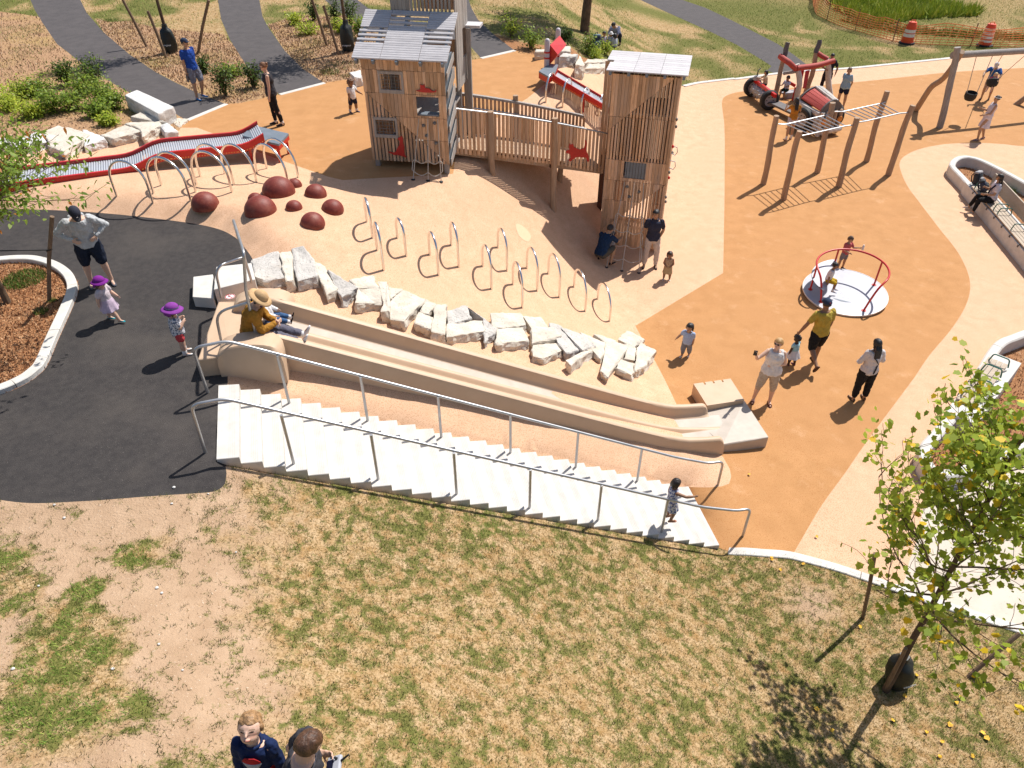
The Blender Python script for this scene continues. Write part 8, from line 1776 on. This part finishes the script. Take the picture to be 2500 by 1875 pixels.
# 22-26 round the truck
p = un(*P('zc', 392, 790), .55); p = Vector((p.x, p.y, 0))
person('child in pale yellow tee riding the back axle of the wooden truck', p, 96, 1.12, 'kid', dict(lean=(0, .12, 1), thigh_l=(-.3, .6, -.8), shin_l=(0, -.1, -1), thigh_r=(.3, .6, -.8), shin_r=(0, -.1, -1), ua_l=(-.15, .75, -.6), fa_l=(.1, 1, .1), ua_r=(.15, .75, -.6), fa_r=(-.1, 1, .1)),
       dict(m=K((.62, .50, .33)), slv=.6), dict(m=black, len=.9, infl=1.2), dict(m=black), 'tan', dict(col=BLK, style='bob'), seat=.62, seed=23)
p = un(*P('zc', 705, 830), .5); p = Vector((p.x, p.y, 0))
person('child in white shirt and dark green shorts sitting inside the truck cab', p, 130, 1.15, 'kid', dict(lean=(0, .08, 1), thigh_l=(-.12, 1, -.15), shin_l=(0, .0, -1), thigh_r=(.12, 1, -.1), shin_r=(0, .1, -1), ua_l=(-.2, .6, -.8), fa_l=(.1, 1, .1), ua_r=(.2, .6, -.8), fa_r=(-.1, 1, .1)),
       dict(m=K((.60, .58, .66)), slv=.6), dict(m=K((.012, .03, .02)), len=.9, infl=1.25), dict(m=black), 'brown', dict(col=BLK, style='short'), seat=.45, seed=24)
p = un(*P('zc', 1240, 880), 0)
person('adult in black tee and dark trousers standing behind the truck cab', p, 155, 1.72, 'adult', dict(thigh_l=(-.10, .05, -1), thigh_r=(.14, .05, -1), ua_l=(-.5, -.2, -.9), fa_l=(.1, .35, -1), ua_r=(.4, .0, -.9), fa_r=(-.6, .7, -.1), hpitch=-10),
       dict(m=K((.02, .022, .035)), slv=.7), dict(m=K((.028, .018, .026)), len=1.9, infl=1.25), dict(m=black), 'tan', dict(col=BLK, style='short'), seed=25)
p = un(*P('zc', 1480, 1080), 0); _, h = fit('zc', (1480, 1080), 515, 0); print('bluewoman', h)
person('short haired woman in patterned blue shirt and navy shorts standing by the truck', p, 128, 1.66, 'woman', dict(thigh_l=(-.14, .0, -1), thigh_r=(.14, .05, -1), ua_l=(-.25, -.3, -1), fa_l=(.35, -.35, -.8), ua_r=(.2, -.35, -1), fa_r=(-.4, -.3, -.7), hyaw=25),
       dict(m=K((.22, .36, .46), (.34, .45, .52), 50), slv=.65, infl=1.2, f0=-.2), dict(m=navy, len=.55, infl=1.3), dict(m=black), 'tan', dict(col=(.10, .06, .045), style='bob'), fat=1.1, seed=26)
p, h = fit('zc', (735, 1545), 935, 0); print('orange girl', h)
person('girl with long black hair and orange top standing behind the monkey bars', p, 4, 1.60, 'woman', dict(thigh_l=(-.12, -.2, -1), shin_l=(-.05, -.15, -1), thigh_r=(.05, .12, -1), ua_l=(-.55, .35, -.55), fa_l=(.35, .5, .8), ua_r=(.4, .35, -.7), fa_r=(-.2, .6, .75), hpitch=-4),
       dict(m=K((.46, .20, .03)), slv=.35), dict(m=K((.48, .48, .58)), len=.42, infl=1.25), dict(m=K((.55, .42, .38)), sock=white), 'tan', dict(col=(.006, .005, .006), style='long', len=.22, k=1.1), seed=27)
# 27-29 by the swings
p = un(*P('c4', 1905, 770), 0); _, h = fit('c4', (1905, 770), 432, 0); print('swing man', h)
person('man in blue tee and white cap pushing a child in the second swing', p, 140, 1.72, 'adult', dict(lean=(0, .30, 1), bend=.02, thigh_l=(-.1, -.15, -1), shin_l=(0, -.3, -1), thigh_r=(.1, .45, -1), shin_r=(0, -.15, -1), ua_l=(-.45, .6, -.6), fa_l=(.1, .8, -.5), ua_r=(.45, .6, -.5), fa_r=(-.1, .9, -.2), hpitch=-18),
       dict(m=K((.03, .12, .38)), slv=.65), dict(m=K((.46, .32, .25)), len=.6, infl=1.22), dict(m=K((.05, .03, .03))), 'tan', dict(col=BLK, style='buzz'), dict(type='cap', m=white), seed=28)
sc = un(*P('c4', 1968, 640), .95); sc = Vector((sc.x, sc.y, .95))
toddler_seat('black bucket swing with a small child being pushed by the man in blue', sc, [bm0.lerp(bm1, (aty(*P('c4', 2105, 420), 30.5).x - bm0.x) / (bm1.x - bm0.x)) + Vector((-.3, 0, -.1)), bm0.lerp(bm1, (aty(*P('c4', 2240, 405), 30.7).x - bm0.x) / (bm1.x - bm0.x)) + Vector((0, 0, -.1))], -.45)
person('blond small child in red top sitting in the pushed bucket swing', Vector((sc.x, sc.y, sc.z - .12)), 140, .84, 'toddler', dict(lean=(0, -.2, 1), thigh_l=(-.2, .8, -.5), shin_l=(0, .35, -1), thigh_r=(.2, .8, -.5), shin_r=(0, .35, -1), ua_l=(-.5, .3, -.5), fa_l=(-.1, .8, .2), ua_r=(.5, .3, -.5), fa_r=(.1, .8, .2)),
       dict(m=K((.42, .04, .05)), slv=.5), dict(m=navy, len=.8, infl=1.25), dict(m=K((.30, .10, .30))), 'fair', dict(col=(.42, .26, .11), style='bob'), seat=0, seed=29)
p, h = fit('c4', (1862, 1078), 735, 0); print('white dress', h)
c29 = person('woman in short white dress with dark bun walking past the swings', p, 84, 1.72, 'woman', dict(lean=(0, -.12, 1), thigh_l=(-.03, .42, -1), shin_l=(0, -.12, -1), thigh_r=(.05, -.12, -1), shin_r=(0, -.35, -1), ua_l=(-.15, .35, -1), fa_l=(-.05, 1, -.25), ua_r=(.1, .3, -1), fa_r=(0, 1, .3), hpitch=2, foot_r=(0, 1, -.4)),
       dict(m=K((.70, .62, .66)), slv=0, infl=1.12), dict(m=K((.70, .62, .66)), skirt=.30, flare=1.4), dict(m=K((.28, .20, .26))), 'tan', dict(col=(.02, .012, .01), style='bun'), extra=lambda c: attach(c, MB().tube([c['HP'](math.cos(u) * 1.12, math.sin(u) * 1.1, .42) for u in [2 * math.pi * i / 20 for i in range(20)]], c['hh'] * .09, 6, True), 'headband', white), seed=30)
# 30-33 picnic in the shade
p = GP('zs', 1170, 300)
person('man in pale blue shirt crouching in the tree shade over two toddlers', p, 152, 1.75, 'adult', dict(lean=(.1, .55, 1), bend=.05, thigh_l=(-.3, .85, .4), shin_l=(0, -.38, -1), thigh_r=(.3, .85, .4), shin_r=(0, -.38, -1), ua_l=(-.1, .6, -.9), fa_l=(.1, .7, -.7), ua_r=(.2, .6, -.9), fa_r=(-.3, .8, -.5), hpitch=-20, hyaw=-20),
       dict(m=K((.30, .32, .46)), slv=.9, infl=1.14), dict(m=K((.03, .032, .05)), len=1.8, infl=1.2), dict(m=black), 'tan', dict(col=BLK, style='short'), seed=31)
p = GP('zs', 985, 335)
person('dark haired toddler in striped white tee sitting beside the slate blue backpack', p, 200, .95, 'toddler', dict(lean=(0, .05, 1), thigh_l=(-.3, 1, .0), shin_l=(0, 1, -.1), thigh_r=(.3, 1, 0), shin_r=(0, 1, -.1), foot_l=(0, .3, 1), foot_r=(0, .3, 1)), dict(m=K((.50, .48, .54), (.16, .17, .24), 20), slv=.6), dict(m=navy, len=.9, infl=1.2), dict(m=K((.4, .5, .1))), 'tan', dict(col=BLK, style='short'), seat=0, seed=32)
p = GP('zs', 1135, 362)
person('toddler in white tee with back turned sitting on the lawn before the crouching man', p, 20, .95, 'toddler', dict(lean=(0, .15, 1), thigh_l=(-.4, 1, 0), shin_l=(0, 1, -.1), thigh_r=(.3, 1, 0), shin_r=(0, 1, -.1), foot_l=(0, .3, 1), foot_r=(0, .3, 1)), dict(m=K((.52, .56, .62)), slv=.6, infl=1.2), dict(m=K((.2, .2, .25)), len=.9, infl=1.2), dict(m=white), 'tan', dict(col=BLK, style='bob'), seat=0, seed=33)
p = GP('zs', 1080, 318)
person('toddler in white sun hat between the knees of the crouching man', p, 170, .86, 'toddler', dict(thigh_l=(-.3, 1, 0), shin_l=(0, 1, -.1), thigh_r=(.3, 1, 0), shin_r=(0, 1, -.1), foot_l=(0, .3, 1), foot_r=(0, .3, 1), ua_l=(-.3, .5, -.8), ua_r=(.3, .5, -.8)), dict(m=K((.50, .55, .66)), slv=.6), dict(m=K((.45, .48, .55)), len=1.0, infl=1.25), dict(m=white), 'tan', dict(col=BLK, style='short'), dict(type='sun', m=white, brim=.5), seat=0, seed=34)
# 34 boy looking up
def under_head(c, x, y, up_):                 # ground point under a head seen at a pixel, up_ above the ground
    px, py = P(c, x, y); z = UPZ + .6
    for _ in range(8): q_ = un(px, py, z + up_); z = hz(q_.x, q_.y)
    return Vector((q_.x, q_.y, z))
p = under_head('cG', 612, 700, 1.20); print('boy at', p)
def emblem(ctx):
    for (za, zb, m, nm) in ((.72, .92, K((.40, .02, .025)), 'emblem_top'), (.54, .71, K((.40, .42, .47)), 'emblem_base')):
        rows = []
        for j in range(5):
            f = za + (zb - za) * j / 4; wd = 1.0 - .5 * abs((f - .715) / .205) ** 1.6 if f > .715 else 1.0 - .5 * ((.715 - f) / .18) ** 1.4
            rows.append([ctx['spine'](f) + ctx['rt'] * (ctx['tor'][2][0] * .62 * wd * x) + ctx['fw'] * (ctx['tor'][2][1] * 1.10 * math.sqrt(max(1 - (.62 * wd * x / 1.12) ** 2, 0)) + .016) for x in [-1 + i / 4 for i in range(9)]])
        b = MB(); b.grid(rows); o = attach(ctx, b, nm, m); o.modifiers.new('t', 'SOLIDIFY').thickness = .006
person('blond boy in navy and red sweater looking straight up at the camera', p, 176, 1.36, 'kid', dict(lean=(0, -.05, 1), hpitch=36, hyaw=6, ua_l=(-.18, .10, -1), fa_l=(-.08, .3, -1), ua_r=(.18, .10, -1), fa_r=(.08, .3, -1)),
       dict(m=K((.010, .022, .075)), slv=1.95, infl=1.14, collar=True, f0=.3), dict(m=K((.35, .012, .018)), len=1.8, infl=1.2), dict(m=white), 'fair', dict(col=(.17, .095, .042), style='short', k=1.065, line=.34, rough=.016, hi=2.6), extra=emblem, voxel=.008, seed=35, solve=P('cG', 612, 705))
# 35 man flying a drone
p = under_head('cG', 1395, 930, 1.62); print('pilot at', p)
c35 = person('man in charcoal tee seen from above holding a grey drone remote controller', p, -88, 1.80, 'adult', dict(lean=(0, .08, 1), bend=.02, hpitch=-24, hyaw=34, ua_l=(-.14, -.72, -1), fa_l=(.26, 1, .14), ua_r=(.16, -.72, -1), fa_r=(-.26, 1, .14), palm_l=(1, 0, .4), palm_r=(-1, 0, .4), curl_l=.7, curl_r=.7),
       dict(m=K((.05, .048, .056)), slv=.7, infl=1.1), dict(m=K((.05, .05, .07)), len=.9, infl=1.2), dict(m=black), 'light', dict(col=(.045, .02, .010), style='buzz', k=1.06, rough=.006, hi=2.6), voxel=.0085, seed=36, solve=P('cG', 1400, 925))
a_, b_ = c35['arms']['l'], c35['arms']['r']; hl, hr_ = W_(c35, a_[2] + a_[3] * .10), W_(c35, b_[2] + b_[3] * .10); mid_ = (hl + hr_) / 2; ax_ = (hr_ - hl); ax_.z = 0; ax_.normalize(); fy = Vector((0, 0, 1)).cross(ax_); tiltm = Matrix((tuple(ax_), tuple(fy), (0, 0, 1))).transposed() @ Matrix.Rotation(R(28), 3, 'X'); ctr = mid_ + fy * .03 + Vector((0, 0, .02))
wid = max((hr_ - hl).length - .045, .15)
t = thing('drone_controller', 'grey drone remote controller with dark screen and two antennas in the hands of the pilot', 'controller', ctr)
M['ctl'] = mat('grey plastic', (.42, .43, .47), rough=.5)
MB().cbox(ctr, (wid, .125, .035), tiltm, .01).build('case', M['ctl'], t); MB().box(ctr + tiltm @ Vector((0, -.03, .0185)), (wid * .74, .062, .003), tiltm).build('screen', mat('dark glass', (.01, .012, .03), rough=.12), t)
for sx in (-1, 1):
    MB().tube([ctr + tiltm @ Vector((sx * wid * .28, .06, .0)), ctr + tiltm @ Vector((sx * wid * .34, .15, .03))], [.010, .007], 8).build('antenna', M['dark'], t, True)
    MB().lathe([(.012, .017), (.012, .021), (.005, .022), (.005, .036), (.010, .038), (.010, .042), (.001, .043)], ctr + tiltm @ Vector((sx * wid * .36, .028, 0)), 10, tiltm).build('thumb_stick', M['dark'], t, True)
